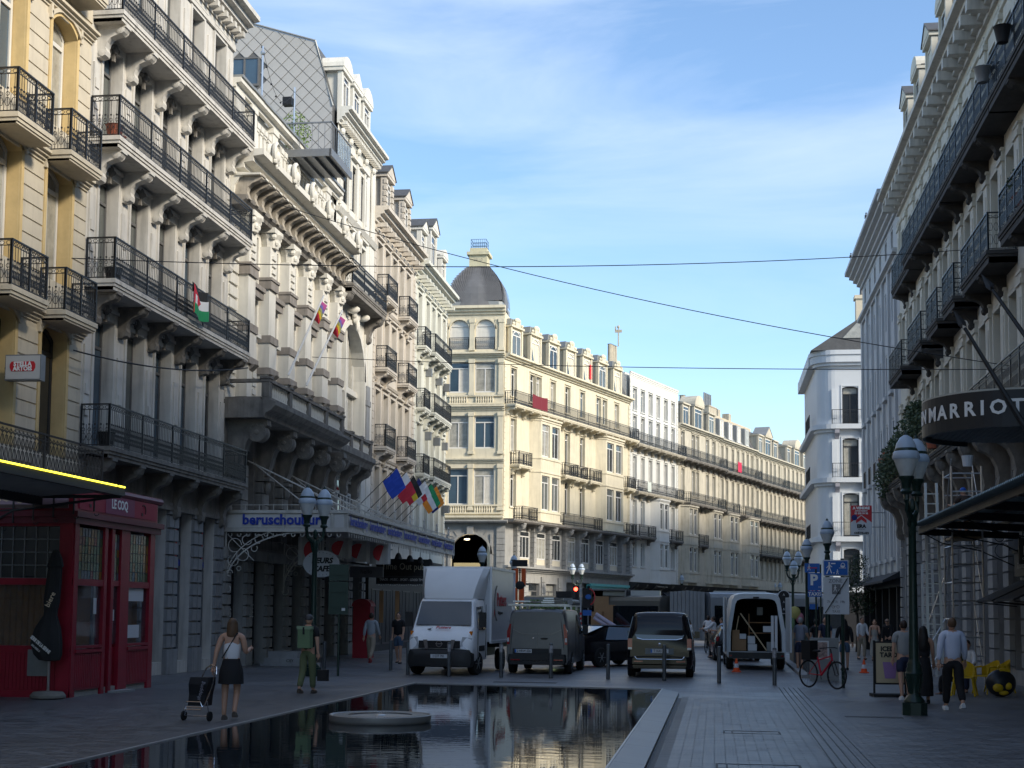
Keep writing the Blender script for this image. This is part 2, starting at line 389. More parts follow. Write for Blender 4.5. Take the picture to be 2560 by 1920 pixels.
def surround(M, a, b, c, d, w=.14, p=.05, mi=0, rise=0, top=True):
    """architrave around an opening, proud of the wall"""
    M.box(a-w, a-.004, -p, .01, c, d+ (w if top and not rise else 0), mi); M.box(b+.004, b+w, -p, .01, c, d+(w if top and not rise else 0), mi)
    if top and not rise: M.box(a-.004, b+.004, -p+.002, .01, d+.004, d+w, mi)
    if rise:
        n = 10; ww = b-a+.008; rr = (ww*ww/4+rise*rise)/(2*rise); cz = d-rr; aa = pi/2 if rise > ww/2-.01 else math.asin(min(1, ww/2/rr)); cx = (a+b)/2
        for i in range(n):
            a0 = -aa+2*aa*i/n; a1 = -aa+2*aa*(i+1)/n
            M.prism([(cx+rr*sin(a0), cz+rr*cos(a0)), (cx+rr*sin(a1), cz+rr*cos(a1)), (cx+(rr+w)*sin(a1), cz+(rr+w)*cos(a1)), (cx+(rr+w)*sin(a0), cz+(rr+w)*cos(a0))], -p, .01, 'y', mi)
    return M
def rustic(M, u0, u1, z0, z1, ch, mi=0, p=.03, g=.03):
    """horizontal courses of a rusticated pier, each proud with a joint between"""
    n = max(1, round((z1-z0)/ch)); h = (z1-z0)/n
    for i in range(n): M.box(u0, u1, -p, .01, z0+i*h+g/2, z0+(i+1)*h-g/2, mi)
# ============================================================ left row (facades face +X)
LX = -15.7
def lbuild(name, Y0, label, cat='building', group=None):
    return emp(name, (LX, Y0, 0), pi/2, label, cat, group)
GL = (gdark, gblue, ggrey)
# ---- cream building with yellow reveals
b1 = lbuild('terraced_house', 21.75, 'cream rusticated building with ochre yellow arched window reveals, left edge of the street')
L1 = 12.0; M = MB(); ops = []
for k in range(5):
    c = 10.47-2.62*k
    if c < .8: break
    for zt, h in ((20.2, 2.7), (16.2, 2.75), (12.55, 2.85), (8.62, 3.1)):
        ops.append((c-.66, c+.66, zt-h, zt, .28))
wall(M, 0, L1, 3.2, 22.5, ops, .42, mi=0, ri=1)
M.box(0, L1, 0, .3, 0, 3.2, 0)
for o in ops:
    surround(M, o[0], o[1], o[2], o[3], .13, .05, 1, rise=o[4])
    surround(M, o[0]-.1, o[1]+.1, o[3]-.30, o[3]+.08, .10, .10, 0, rise=.30)
us = [0]+sorted(x for o in ops[::1] for x in (o[0]-.14, o[1]+.14) if o[3] == 12.55)+[L1]
for i in range(0, len(us), 2):
    for z0, z1 in ((5.2, 8.35), (9.0, 12.3), (12.95, 16.0), (16.7, 20.0)):
        rustic(M, us[i]+.01, us[i+1]-.01, z0, z1, .37, p=.03, g=.035)
for z in (8.80, 12.62, 16.45):
    cornice(M, -.02, L1+.02, z-.28, z, .24)
M.out('wall', [cream, yellow], b1); body(b1, L1, 10, 22.5, cream)
for i, o in enumerate(ops):
    w = o[1]-o[0]-.06
    low = o[3] == 8.62
    window(b1, o[0]+.03, o[2]+.02, w, o[3]-o[2]-.04, .30, 'btm', fdark if low else fwhite, (gcurt, gblue, gdark, gcurt) if not low else (gdark,), arch=.27)
for k in range(4):
    c = 10.47-2.62*k
    for zt in (12.62, 8.80): balcony(b1, c-.88, c+.88, zt+.02, .72, 1.0, 'rich', cream, th=.24, step=.12, posts=.85)
    balcony(b1, c-.88, c+.88, 17.0, .72, 1.0, 'rich', cream, th=.24, step=.12, posts=.85)
# ---- grey building with four long iron balconies
b2 = lbuild('balcony_house', 33.75, 'weathered grey building with four full-width black iron balconies stacked above blue stone piers')
L2 = 10.68; wc = [1.30+2.02*k for k in range(5)]; M = MB(); ops = []
for c in wc:
    for a, b in ((5.95, 9.35), (10.2, 13.1), (13.85, 16.55)): ops.append((c-.58, c+.58, a, b))
    ops.append((c-.5, c+.5, 18.25, 20.1))
    ops.append((c-.62, c+.62, .35, 4.75))
wall(M, 0, L2, 0, 21.0, ops, .38, mi=0)
for o in ops[:]:
    if o[2] > 5: surround(M, o[0], o[1], o[2], o[3], .12, .04); M.box(o[0]-.2, o[1]+.2, -.09, .01, o[3]+.24, o[3]+.33)
for k in range(6):        # pilaster strips with small panels
    a = wc[0]-1.01+2.02*k
    for z0, z1 in ((6.0, 9.0), (10.2, 12.9), (13.9, 16.3), (17.2, 20.3)):
        M.box(max(.02, a-.16), min(L2-.02, a+.16), -.05, .01, z0, z1-.5); M.box(max(.02, a-.11), min(L2-.02, a+.11), -.08, -.045, z0+.7, z0+1.0)
        M.box(max(.02, a-.11), min(L2-.02, a+.11), -.08, -.045, z0+1.25, z0+1.5)
cornice(M, -.05, L2+.1, 20.55, 21.4, .85, steps=5); mold(M, 0, L2, [(-.01, 20.2), (.08, 20.2), (.08, 20.5), (-.01, 20.5)])
for i in range(26): M.box(.15+i*.41, .33+i*.41, -.42, -.05, 20.62, 20.8)
M.out('wall', [greyst], b2); body(b2, L2, 10, 21.3, greyst)
for o in ops:
    w = o[1]-o[0]-.06
    if o[2] > 5: window(b2, o[0]+.03, o[2]+.03, w, o[3]-o[2]-.06, .27, 'tm' if o[2] < 18 else 'm', fgrey, (ggrey, ggrey, gdark, gblue))
for i, zt in enumerate((5.9, 10.13, 13.8, 17.08)):
    brs = [wc[0]-1.01+2.02*k for k in range(6)]; brs[0] += .18; brs[-1] -= .1
    balcony(b2, .02, L2-.04, zt, .84, 1.05, 'rich', dirty if i == 0 else greyst, dirty if i == 0 else (dirty if i == 1 else greyst), br=brs, bw=.26, bh=1.15 if i == 0 else .82, bd=.76)
    f_ = MB()
    for c in wc:          # keystone ornaments under each balcony
        f_.ball((c, -.06, zt-.52), (.13, .09, .15), 8, 6); f_.ball((c-.2, -.05, zt-.5), (.1, .06, .07), 6, 4); f_.ball((c+.2, -.05, zt-.5), (.1, .06, .07), 6, 4); f_.box(c-.05, c+.05, -.07, 0, zt-.85, zt-.6)
    f_.out('keystone_ornaments', [dirty], b2)
M = MB(); M.box(-.0, L2, -.10, .0, 4.8, 5.55); M.box(0, L2, -.14, 0, 4.72, 4.86); M.out('entablature', [dirty], b2)
SB = {}
def block(par, u, z, w, h, mt, p=.10, name='stone_block'):
    k = (round(w, 2), round(h, 2), mt.name, p)
    if k not in SB:
        e = .018; M = MB(); M.add([(0, 0, 0), (w, 0, 0), (w, 0, h), (0, 0, h), (e, -p, e), (w-e, -p, e), (w-e, -p, h-e), (e, -p, h-e)],
            [(4, 5, 6, 7), (0, 1, 5, 4), (1, 2, 6, 5), (2, 3, 7, 6), (3, 0, 4, 7)]); SB[k] = M.mesh(name, [mt])
    return put(SB[k], name, par, (u, -random.uniform(0, .012), z))
for k in range(6):
    a = 5.9+2.12*(k-0) if False else 0.05+2.02*k-.0
    c = wc[0]-1.01+2.02*k; w0 = .78; x0 = max(.02, c-w0/2); x1 = min(L2-.02, c+w0/2)
    z = .75
    while z < 4.6:
        n = 2 if int(z*10) % 2 else 1
        for q in range(2): block(b2, x0+(x1-x0)*q/2+.01, z, (x1-x0)/2-.02, .36, bluest)
        z += .385
    M = MB(); M.box(x0-.02, x1+.02, -.15, 0, 0, .72); M.out('plinth', [bluest], b2)
for c in wc:
    o = window(b2, c-.6, .38, 1.2, 4.34, .3, 'tm', galv, (gblue, gdark), name='shop_window')
M = MB()
for cc, s_ in ((wc[3], 'LONDON'), (wc[4], 'LONDON'), (wc[2], 'LONDON')):
    text(s_, .26, lettb, b2, (cc, .24, 3.25), sx=.72, name='shop_lettering', bold=.012)
M = MB()
for cc in (wc[2], wc[3]):     # clock tower silhouette
    M.box(cc-.07, cc+.07, .22, .235, 2.95, 4.1); M.prism([(cc-.09, 4.1), (cc+.09, 4.1), (cc, 4.5)], .22, .235, 'y')
for q in (-.2, .2): M.box(wc[4]+q-.035, wc[4]+q+.035, .22, .235, 3.35, 4.35)
M.box(wc[4]-.2, wc[4]+.2, .22, .235, 3.95, 4.02); M.out('red_window_print', [lettr], b2)
# ---- theatre building: colonnade, coved cornice, balustrade
b3 = lbuild('theatre_building', 44.45, 'white theatre with giant pilasters, coved cornice with medallions and sooty balustrade')
La = 13.15; M = MB(); ops = []; pc = [1.35+2.27*k for k in range(6)]
for k in range(6):
    c = pc[k]-1.13 if k else .35
for k in range(5):
    c = pc[k]+1.135
    ops += [(c-.56, c+.56, 9.3, 12.55), (c-.56, c+.56, 12.95, 14.75)]
ops2 = [(pc[k]+1.135-.62, pc[k]+1.135+.62, 4.3, 7.25, .55) for k in range(5)]
wall(M, 0, La, 8.2, 17.2, ops, .4, mi=0); wall(M, 0, La, 3.9, 8.2, ops2, .4, mi=1)
for k in range(6):
    c = pc[k]; a = c-.42; b = min(c+.42, La)
    M.box(a+.02, b-.02, -.40, 0, 8.9, 10.0, 0); M.box(a-.05, b+.05, -.50, 0, 10.0, 10.22, 2); M.prism([(-.30, 9.7), (-.62, 10.0), (-.30, 10.0)], c-.2, c+.2, 'x', 2)
    for q in range(3): M.box(b-.3, b+.06, -.44, -.1, 9.05+q*.28, 9.22+q*.28, 0)
    M.box(a, b, -.42, 0, 10.24, 11.1, 0); M.box(a-.04, b+.04, -.47, 0, 11.1, 11.36, 2)
    M.box(a+.04, b-.04, -.36, 0, 11.36, 13.0, 0); M.box(a-.03, b+.03, -.44, 0, 13.0, 13.34, 2); M.box(a-.06, b+.06, -.48, 0, 13.30, 13.40, 2)
    M.box(a+.03, b-.03, -.37, 0, 13.40, 14.5, 0)
    for q in range(3): M.box(c-.2, c+.2, -.43, -.3, 13.6+q*.25, 13.72+q*.25, 0)
    M.lathe([(.30, 0), (.33, .12), (.36, .3), (.44, .42), (.46, .46)], (c, -.22, 14.5), 10, 0)
    for q in (-1, 1):
        M.ball((c+q*.3, -.44, 14.88), (.13, .12, .12), 8, 5, 0); M.ball((c+q*.12, -.50, 14.68), (.1, .08, .12), 6, 4, 0)
    M.box(a-.06, b+.06, -.55, 0, 14.98, 15.16, 0)
    # rusticated lower pier
    z = 4.3
    while z < 6.6: M.box(a+.06, b-.06, -.28 if int(z*5) % 2 else -.2, 0, z, z+.36, 1); z += .40
    for q in (-1, 1): pass
for o in ops:
    if o[2] < 10:
        M.box(o[0]-.02, o[1]+.02, -.22, 0, 12.55, 12.95, 2); M.box(o[0]-.02, o[1]+.02, -.30, 0, 12.80, 12.95, 2); M.box(o[0], o[1], -.18, .05, 11.2, 11.34, 0)
# quoins on the left strip
for q in range(14): M.box(.05, .85, -.07, 0, 9.2+q*.42, 9.2+q*.42+.32, 0)
# entablature, coving, cornice
mold(M, -.05, La, [(-.01, 15.10), (.42, 15.10), (.46, 15.2), (.56, 15.28), (.58, 15.40), (-.01, 15.44)], 1)
pr = [(-.01, 15.5), (.12, 15.5), (.14, 15.75), (.30, 16.0), (.62, 16.15), (-.01, 16.2)]; mold(M, 0, La, pr, 0)
cornice(M, -.05, La+.05, 16.12, 16.92, 1.12, 0, 4)
M.box(-.05, La+.05, -1.02, -.2, 16.06, 16.12, 0)
M.out('wall', [white, dirty, mat('stained_stone', (.27, .245, .22), .9, .2, 2, bump=.2, streak=.4), greym], b3); body(b3, La, 11, 18.6, white, 0)
pr = [(.12, 15.52), (.20, 15.52), (.24, 15.62), (.36, 15.78), (.62, 15.9), (.88, 15.98), (1.0, 16.08), (.97, 16.14), (.3, 16.14), (.12, 15.8)]
cm = MB(); mold(cm, -.14, .14, [(.10, 15.3), (.62, 15.3), (.56, 15.44), (.52, 15.56), (.56, 15.7), (.70, 15.82), (.92, 15.9), (1.02, 15.98), (1.04, 16.13), (.10, 16.13)])
cm.box(-.19, .19, -1.06, -.1, 16.04, 16.125); cme = cm.mesh('cove_bracket', [mat('brown_stained_stone', (.40, .36, .30), .9, .3, 3, bump=.2, streak=.5)])
for i in range(17): put(cme, 'cove_bracket', b3, (.25+i*.78, 0, 0))
mm = MB(); mm.lathe([(.30, 0), (.34, .05), (.34, .12), (.27, .16), (.25, .08), (.001, .05)], (0, 0, 0), 16)
me_ = MB(); me_.add([(x, -1.10-z, 17.12+y*1.15) for x, y, z in mm.v], mm.f); me_.ball((0, -1.22, 17.0), (.13, .1, .2), 8, 6); me_.ball((-.16, -1.18, 16.82), (.12, .08, .1), 6, 4); me_.ball((.16, -1.18, 16.82), (.12, .08, .1), 6, 4); me_.ball((0, -1.18, 16.68), (.07, .07, .12), 6, 4)
me_.add([(x*.9, -1.06+z, 17.12+y*1.0) for x, y, z in mm.v], mm.f)
mme = me_.mesh('medallion', [white], True)
for k in range(6): put(mme, 'medallion', b3, (1.15+2.27*k, 0, 0))
# attic parapet with colonnettes
M = MB(); M.box(0, La, .12, .5, 16.9, 19.1)
for k in range(6):
    c = 1.95+2.4*k
    if c < La: M.box(c-.3, min(c+.3, La), -.10, .2, 17.0, 19.0); M.box(c-.34, min(c+.34, La), -.14, .2, 18.85, 19.05); M.box(c-.34, min(c+.34, La), -.14, .2, 16.95, 17.15)
    for q in range(4):
        x = c+.62+q*.42
        if x < La-.2: M.box(x-.11, x+.11, -.02, .2, 17.1, 18.5); M.box(x-.16, x+.16, -.08, .2, 18.5, 18.68); M.box(x-.14, x+.14, -.05, .2, 18.4, 18.5)
M.box(0, .9, -.12, .2, 16.95, 19.05)
cornice(M, -.05, La+.02, 19.05, 19.36, .3, 0, 2); M.out('parapet', [white], b3)
M = MB()
for i in range(11): M.box(-.05+i*1.2, min(1.14+i*1.2, La), -.36, .3, 19.36+(.015 if i % 2 else 0), 19.44+(.015 if i % 2 else 0))
M.out('coping', [zinc], b3)
for o in ops: window(b3, o[0]+.02, o[2]+.02, o[1]-o[0]-.04, o[3]-o[2]-.04, .3, 'tm' if o[2] < 10 else 'm', fwhite, (gdark, ggrey, gdark))
for o in ops2: window(b3, o[0]+.02, o[2]+.02, o[1]-o[0]-.04, o[3]-o[2]-.04, .3, 'btm', fwhite, (gdark, ggrey), arch=.54)
# great balcony with balustrade
def balustrade(par, u0, u1, z, out, h=.62, bays=4, end=True, mt=dirty, bm=None, step=.19):
    P = MB(); L = u1-u0; n = bays
    P.box(u0, u1, -out-.02, -out+.22, z, z+.1); P.box(u0-.03, u1+.03, -out-.05, -out+.25, z+h-.1, z+h)
    for i in range(n+1):
        c = u0+.14+(L-.28)*i/n; P.box(c-.15, c+.15, -out-.03, -out+.23, z+.1, z+h-.1); P.box(c-.2, c+.2, -out-.08, -out+.28, z+h, z+h+.07)
    if end: P.box(u0, u0+.22, -out+.25, 0, z, z+.1); P.box(u0, u0+.22, -out+.25, 0, z+h-.1, z+h)
    o = P.out('balustrade', [mt], par)
    B = MB().lathe([(.06, 0), (.06, .06), (.04, .1), (.07, h*.33), (.03, h*.55), (.05, h-.26), (.06, h-.2)], (0, 0, 0), 7).mesh('baluster', [bm or white], True)
    for i in range(n):
        a = u0+.14+(L-.28)*i/n+.2; b = u0+.14+(L-.28)*(i+1)/n-.2; k = int((b-a)/step)
        for j in range(k+1): put(B, 'baluster', o, (a+(b-a)*j/k, -out+.1, z+.1))
    return o
M = MB(); mold(M, -.1, 9.55, [(-.01, 8.05), (1.35, 8.05), (1.4, 8.2), (1.6, 8.3), (1.72, 8.45), (1.72, 8.55), (1.55, 8.62), (-.01, 8.66)]); mold(M, 9.55, 17.0, [(-.01, 8.0), (.75, 8.0), (.85, 8.2), (.95, 8.3), (.95, 8.5), (-.01, 8.55)])
bal = M.out('balcony', [dirty], b3); balustrade(bal, .0, 9.45, 8.64, 1.45, .68, 4); balustrade(bal, 9.9, 16.9, 8.54, .78, .68, 4, False)
cmb = MB(); mold(cmb, -.22, .22, [(-.01, 8.05), (1.3, 8.05), (1.32, 7.85), (1.1, 7.72), (.85, 7.62), (.62, 7.3), (.48, 6.8), (.36, 6.5), (-.01, 6.4)])
cy = MB().lathe([(.30, 0), (.30, .46)], (0, 0, 0), 16); cmb.add([(z-.23, -.98+x, 7.62+y) for x, y, z in cy.v], cy.f)
cy = MB().lathe([(.31, 0), (.31, .04), (.2, .05), (.2, .03), (.08, .03), (.06, .07), (.001, .08)], (0, 0, 0), 16); cmb.add([(-.25-z*.8, -.98+x, 7.62+y) for x, y, z in cy.v], cy.f)
for q in range(12): cmb.ball((-.28, -.98+.24*cos(q*pi/6), 7.62+.24*sin(q*pi/6)), .035, 5, 4)
cmb.box(-.26, .26, -.5, 0, 6.32, 6.42); cmb.ball((0, -.34, 6.1), (.16, .14, .26), 8, 6)
cbe = cmb.mesh('scroll_bracket', [dirty], True)
for k in range(5): put(cbe, 'scroll_bracket', b3, (pc[k]-.75 if k == 0 else pc[k]-.05, 0, 0))
for k in range(4): console(b3, 11.0+1.9*k, 8.02, .3, .8, 1.3, dirty)
# right bay: great arched window, balcony, upper storeys, mansard
M = MB(); o1 = (13.9, 18.2, 9.35, 14.3, 2.15); opb = [o1]
opw = [(14.0+1.55*k, 15.05+1.55*k, z0, z1) for k in range(3) for z0, z1 in ((15.5, 18.1), (19.3, 21.3))]; opl = [(13.9, 18.2, 4.6, 7.6)]
wall(M, La, 19.9, 3.9, 22.4, opb+opw+opl, .5, mi=0)
surround(M, *o1[:4], .22, .1, 0, rise=2.15); surround(M, o1[0]-.24, o1[1]+.24, o1[2], o1[3]+.24, .12, .05, 0, rise=2.38)
for o in opw: surround(M, *o, .12, .05); M.box(o[0]-.16, o[1]+.16, -.16, .01, o[3]+.28, o[3]+.38)
M.box(18.4, 19.0, -.16, 0, 8.6, 12.0, 1); M.box(13.25, 13.62, -.16, 0, 8.6, 15.0, 1); M.box(18.36, 19.04, -.2, 0, 11.1, 11.35, 1)
for k in range(5): M.box(13.4+k*1.4, 13.62+k*1.4, -.1, 0, 19.0, 22.0); M.ball((13.5+k*1.4, -.12, 22.1), (.16, .12, .16), 8, 5)
mold(M, La, 19.9, [(-.01, 18.6), (.1, 18.6), (.22, 18.8), (-.01, 18.85)])
cornice(M, La-.1, 20.0, 22.35, 23.05, .62, 0, 5)
for k in range(24): M.box(13.3+k*.27, 13.42+k*.27, -.34, 0, 22.35, 22.5)
M.box(19.0, 19.9, -.03, 0, 4, 22.2, 0)
M.out('bay_wall', [white, bluest], b3); body(b3, 19.9, 11, 22.5, white, 0).data  # main block
bb = [c for c in b3.children if c.name.startswith('wall_body')]
wb = bb[-1]; wb.data = MB().box(La, 19.9, .56, 9.5, 0, 22.9).mesh('wall_body', [white])
window(b3, 13.93, 9.38, 2.06, 4.6, .42, 'bm', fwhite, (gblue,), arch=0, name='arched_window'); window(b3, 16.1, 9.38, 2.06, 4.6, .42, 'bm', fwhite, (gblue, gcurt), name='arched_window')
M = MB(); M.box(15.95, 16.15, .2, .5, 9.35, 14.2); M.box(13.9, 18.2, .25, .45, 11.4, 11.65); M.out('stone_mullion', [white], b3)
for o in opw: window(b3, o[0]+.02, o[2]+.02, o[1]-o[0]-.04, o[3]-o[2]-.04, .3, 'tm', fwhite, (gdark, gcurt))
for k in range(4): window(b3, 13.92+k*1.08, 4.62, 1.04, 2.95, .35, 'btm', fwhite, (gdark, gblue))
balcony(b3, 12.7, 18.9, 15.42, .92, 1.0, 'lace', dirty, dirty, br=(13.0, 18.5), bw=.42, bh=1.15, th=.36)
sc = MB()
for c in (15.1, 16.9): sc.ball((c-.15, -.35, 14.75), (.12, .3, .18), 8, 5); 
sc.ball((16.05, -.18, 14.55), (.4, .14, .28), 10, 6); sc.ball((16.05, -.26, 14.25), (.14, .12, .3), 8, 6); sc.ball((15.75, -.2, 14.7), (.2, .12, .2), 8, 5); sc.ball((16.35, -.2, 14.7), (.2, .12, .2), 8, 5)
sc.out('carved_keystone', [white], b3, smooth=True)
# mansard roof with diamond tiles on the gable (faces the camera)
gy = 12.75        # local u of the gable plane
prf = [(.15, 17.5), (.15, 22.95), (.95, 25.75), (4.6, 26.9), (9.0, 26.95), (9.0, 17.5)]   # (local y, z)
M = MB(); M.prism(prf, gy, 19.85, 'x', 0); rf = M.out('mansard_roof', [slate], b3)
M = MB(); M.tube([(gy-.03, .12, 22.95), (gy-.03, .93, 25.8), (gy-.03, 4.6, 26.96), (gy-.03, 9, 26.96)], .05, 6); M.out('roof_edge_flashing', [zinc], rf)
def inpoly(x, y, P):
    c = False
    for i in range(len(P)):
        a, b = P[i], P[i-1]
        if (a[1] > y) != (b[1] > y) and x < (b[0]-a[0])*(y-a[1])/(b[1]-a[1])+a[0]: c = not c
    return c
dt = .31; e = .008
dm = MB(); dm.add([(0, 0, -dt+.012), (0, dt-.012, 0), (0, 0, dt-.012), (0, -dt+.012, 0), (-.034, 0, -dt+.018), (-.022, dt-.018, 0), (-.010, 0, dt-.018), (-.022, -dt+.018, 0)],
                  [(4, 7, 6, 5), (0, 3, 7, 4), (3, 2, 6, 7), (2, 1, 5, 6), (1, 0, 4, 5)]); dme = dm.mesh('diamond_tile', [diam])
def clip(P, Q):
    """clip polygon P against the convex outline Q"""
    ar = sum(Q[i][0]*Q[(i+1) % len(Q)][1]-Q[(i+1) % len(Q)][0]*Q[i][1] for i in range(len(Q)))
    sg_ = 1 if ar > 0 else -1
    for i in range(len(Q)):
        a, b = Q[i], Q[(i+1) % len(Q)]; out = []
        d = lambda p: sg_*((b[0]-a[0])*(p[1]-a[1])-(b[1]-a[1])*(p[0]-a[0]))
        for k in range(len(P)):
            p, q = P[k-1], P[k]; dp_, dq = d(p), d(q)
            if (dp_ > 0) != (dq > 0): t = dp_/(dp_-dq); out.append((p[0]+(q[0]-p[0])*t, p[1]+(q[1]-p[1])*t))
            if dq > 0: out.append(q)
        P = out
        if len(P) < 3: return []
    return P
for j in range(40):
    for i in range(20):
        y = i*2*dt+(dt if j % 2 else 0)-.4; z = 18.0+j*dt
        if 3.3 < y < 4.7 and 23.8 < z < 25.3 or y > 7: continue
        full = [(y, z-dt+.014), (y+dt-.014, z), (y, z+dt-.014), (y-dt+.014, z)]
        if all(inpoly(a, b, prf) for a, b in full): put(dme, 'diamond_tile', rf, (gy-.008, y, z))
        else:
            c_ = clip(full, prf)
            if len(c_) > 2: MB().prism(c_, gy-.03, gy-.008, 'x').out('diamond_tile', [diam], rf)
gb = MB(); gb.prism(prf, gy-.006, gy, 'x'); gb.out('gable_sheet', [mat('dark_joint', (.11, .11, .11), .8, .1)], rf)
wo_ = window(b3, 0, 0, 1.3, 1.25, 0, 'm', fgrey, (gblue,), name='roof_window'); wo_.location = (gy-.08, 4.65, 23.95); wo_.rotation_euler = (0, 0, -pi/2)
for k in range(3):
    c = 14.0+1.85*k; M = MB()
    M.box(c-.55, c+.55, -.02, 1.4, 23.0, 24.75); M.box(c-.68, c-.5, -.10, .1, 23.0, 24.7); M.box(c+.5, c+.68, -.10, .1, 23.0, 24.7)
    M.box(c-.78, c+.78, -.18, 1.4, 24.7, 24.86)
    if k % 2: M.prism([(c-.82, 24.86), (c+.82, 24.86), (c, 25.5)], -.2, 1.4, 'y')
    else: M.prism([(c+.82*cos(pi*i/10), 24.86+.62*sin(pi*i/10)) for i in range(11)], -.2, 1.4, 'y')
    d_ = M.out('dormer', [white], b3)
    window(d_, c-.42, 23.1, .84, 1.5, -.10, 'tm', fwhite, (gdark,), name='dormer_window').parent = d_
# glass balcony on the parapet
M = MB(); M.box(6.0, 8.9, -1.7, .1, 18.66, 18.80); M.box(5.95, 8.95, -1.75, -1.66, 18.58, 18.86); M.box(5.95, 6.03, -1.7, .1, 18.58, 18.86)
for q in range(4): M.box(6.0, 8.9, -1.5+q*.42, -1.42+q*.42, 18.52, 18.66)
gbp = M.out('roof_balcony', [galv], b3)
M = MB()
for i in range(13): x = 6.0+i*.24; M.box(x-.008, x+.008, -1.7, -1.684, 18.8, 19.85)
for i in range(8): y = -1.7+i*.24; M.box(6.0, 6.016, y, y+.016, 18.8, 19.85)
M.box(5.98, 8.95, -1.72, -1.67, 19.84, 19.89); M.box(5.98, 6.03, -1.7, .1, 19.84, 19.89); M.out('railing', [galv], gbp)
M = MB(); M.box(7.0, 8.9, -1.69, -1.68, 18.95, 19.8); M.out('glass_panel', [mat('balcony_glass', (.5, .55, .55), .05, 0, trans=.85)], gbp)
# ---- beige building
b4 = lbuild('beige_house', 64.35, 'pinkish beige stone house with paired small balconies beside the pale green house')
def house(root, L, mt, wins, levels, ch, cz, co, fm=fwhite, gl=GL, t=.34, pil=True, top=None, gf=3.9, nb=None, far=False, grd=True):
    M = MB(); ops = [(c-w/2, c+w/2, z0, z1) for c, w in wins for z0, z1 in levels]
    wall(M, 0, L, 0 if grd else gf, cz, ops, t)
    for o in ops:
        surround(M, *o, .11, .045); M.box(o[0]-.17, o[1]+.17, -.14, .005, o[3]+.2, o[3]+.29); M.box(o[0]-.12, o[1]+.12, -.09, .005, o[2]-.1, o[2]-.002)
    for z0, z1 in levels: mold(M, 0, L, [(-.01, z1+.42), (.06, z1+.42), (.12, z1+.52), (-.01, z1+.56)])
    if pil:
        for a in (.2, L-.2): rustic(M, a-.18, a+.18, gf, cz-.8, .34, p=.05)
    cornice(M, -.04, L+.04, cz-.1, cz+ch, co, 0, 4)
    n = int(L/.9)
    for i in range(n): M.box(.35+i*L/n, .57+i*L/n, -co*.75, 0, cz-.28, cz-.08)
    M.out('wall', [mt], root); body(root, L, 10, cz+.2, mt)
    for o in ops: window(root, o[0]+.02, o[2]+.02, o[1]-o[0]-.04, o[3]-o[2]-.04, .25, 'tm', fm, gl, far=far)
    return ops
house(b4, 9.3, beige, [(1.15+1.6*k, 1.0) for k in range(5)], [(16.7, 19.2), (13.35, 15.75), (9.65, 12.2), (6.0, 8.6)], .62, 20.1, .68)
for zt in (16.58, 13.2, 9.5):
    for a in (.55, 5.3): balcony(b4, a, a+2.1, zt, .62, 1.02, 'far' if False else 'rich', beige, beige, br=(a+.3, a+1.8), bw=.2, bh=.6, step=.14, th=.24)
def dormer(par, c, z, w, h, mt, kind='tri', dep=1.4, y=-.05, gl=(gdark,), rust=False, arch=False, roofm=None):
    M = MB(); M.box(c-w/2, c+w/2, y, y+dep, z, z+h)
    for q in (-1, 1): M.box(c+q*(w/2+.02)-.1, c+q*(w/2+.02)+.1, y-.1, y+.15, z, z+h-.05)
    M.box(c-w/2-.18, c+w/2+.18, y-.2, y+dep, z+h-.02, z+h+.12)
    if kind == 'tri': M.prism([(c-w/2-.2, z+h+.12), (c+w/2+.2, z+h+.12), (c, z+h+.12+w*.42)], y-.22, y+dep, 'y')
    elif kind == 'seg': M.prism([(c+(w/2+.2)*cos(pi*i/10), z+h+.12+w*.42*sin(pi*i/10)) for i in range(11)], y-.22, y+dep, 'y')
    elif kind == 'old':
        M.box(c-w*.22, c+w*.22, y-.2, y+.1, z+h+.12, z+h+.62); M.ball((c, y-.15, z+h+.55), (w*.26, .12, .2), 8, 5); M.ball((c-w*.4, y-.15, z+h+.25), (.16, .1, .14), 6, 4); M.ball((c+w*.4, y-.15, z+h+.25), (.16, .1, .14), 6, 4)
    if rust:
        for q in (-1, 1):
            for j in range(int(h/.3)): M.box(c+q*(w/2)-.15, c+q*(w/2)+.15, y-.15, y, z+.05+j*.3, z+.26+j*.3)
    o = M.out('dormer', [mt], par)
    R_ = MB(); R_.box(c-w/2-.2, c+w/2+.2, y-.02, y+dep+.6, z+h+.121, z+h+.16)
    if kind in ('tri',): R_.prism([(c-w/2-.24, z+h+.13), (c-w/2-.24, z+h+.19), (c, z+h+.19+w*.44), (c+w/2+.24, z+h+.19), (c+w/2+.24, z+h+.13), (c, z+h+.14+w*.42)], y-.26, y+dep, 'y')
    elif kind == 'old': R_.prism([(c-w*.42, z+h+.16), (c+w*.42, z+h+.16), (c+w*.34, z+h+.66), (c-w*.34, z+h+.66)], y+.12, y+dep+.7, 'y')
    R_.out('dormer_roof', [roofm or slate], o)
    window(o, c-w/2+.14, z+.1, w-.28, h-.3, y-.04, 'tm', fwhite, gl, arch=(w/2-.15 if arch else 0), name='dormer_window', far=True)
    return o
def mansard(par, L, z0, z1, dep=1.4, back=9, mt=None, u0=0):
    M = MB(); M.prism([(.1, z0), (dep, z1), (back, z1+.1), (back, z0)], u0, L, 'x'); return M.out('roof', [mt or slate], par)
mansard(b4, 9.3, 20.7, 23.2); dormer(b4, 2.3, 20.72, 1.3, 1.9, beige, 'tri', rust=True); dormer(b4, 6.3, 20.72, 1.3, 1.9, beige, 'tri', rust=True)
b5 = lbuild('pale_green_house', 73.65, 'pale green house with iron balconies at the corner of the side street')
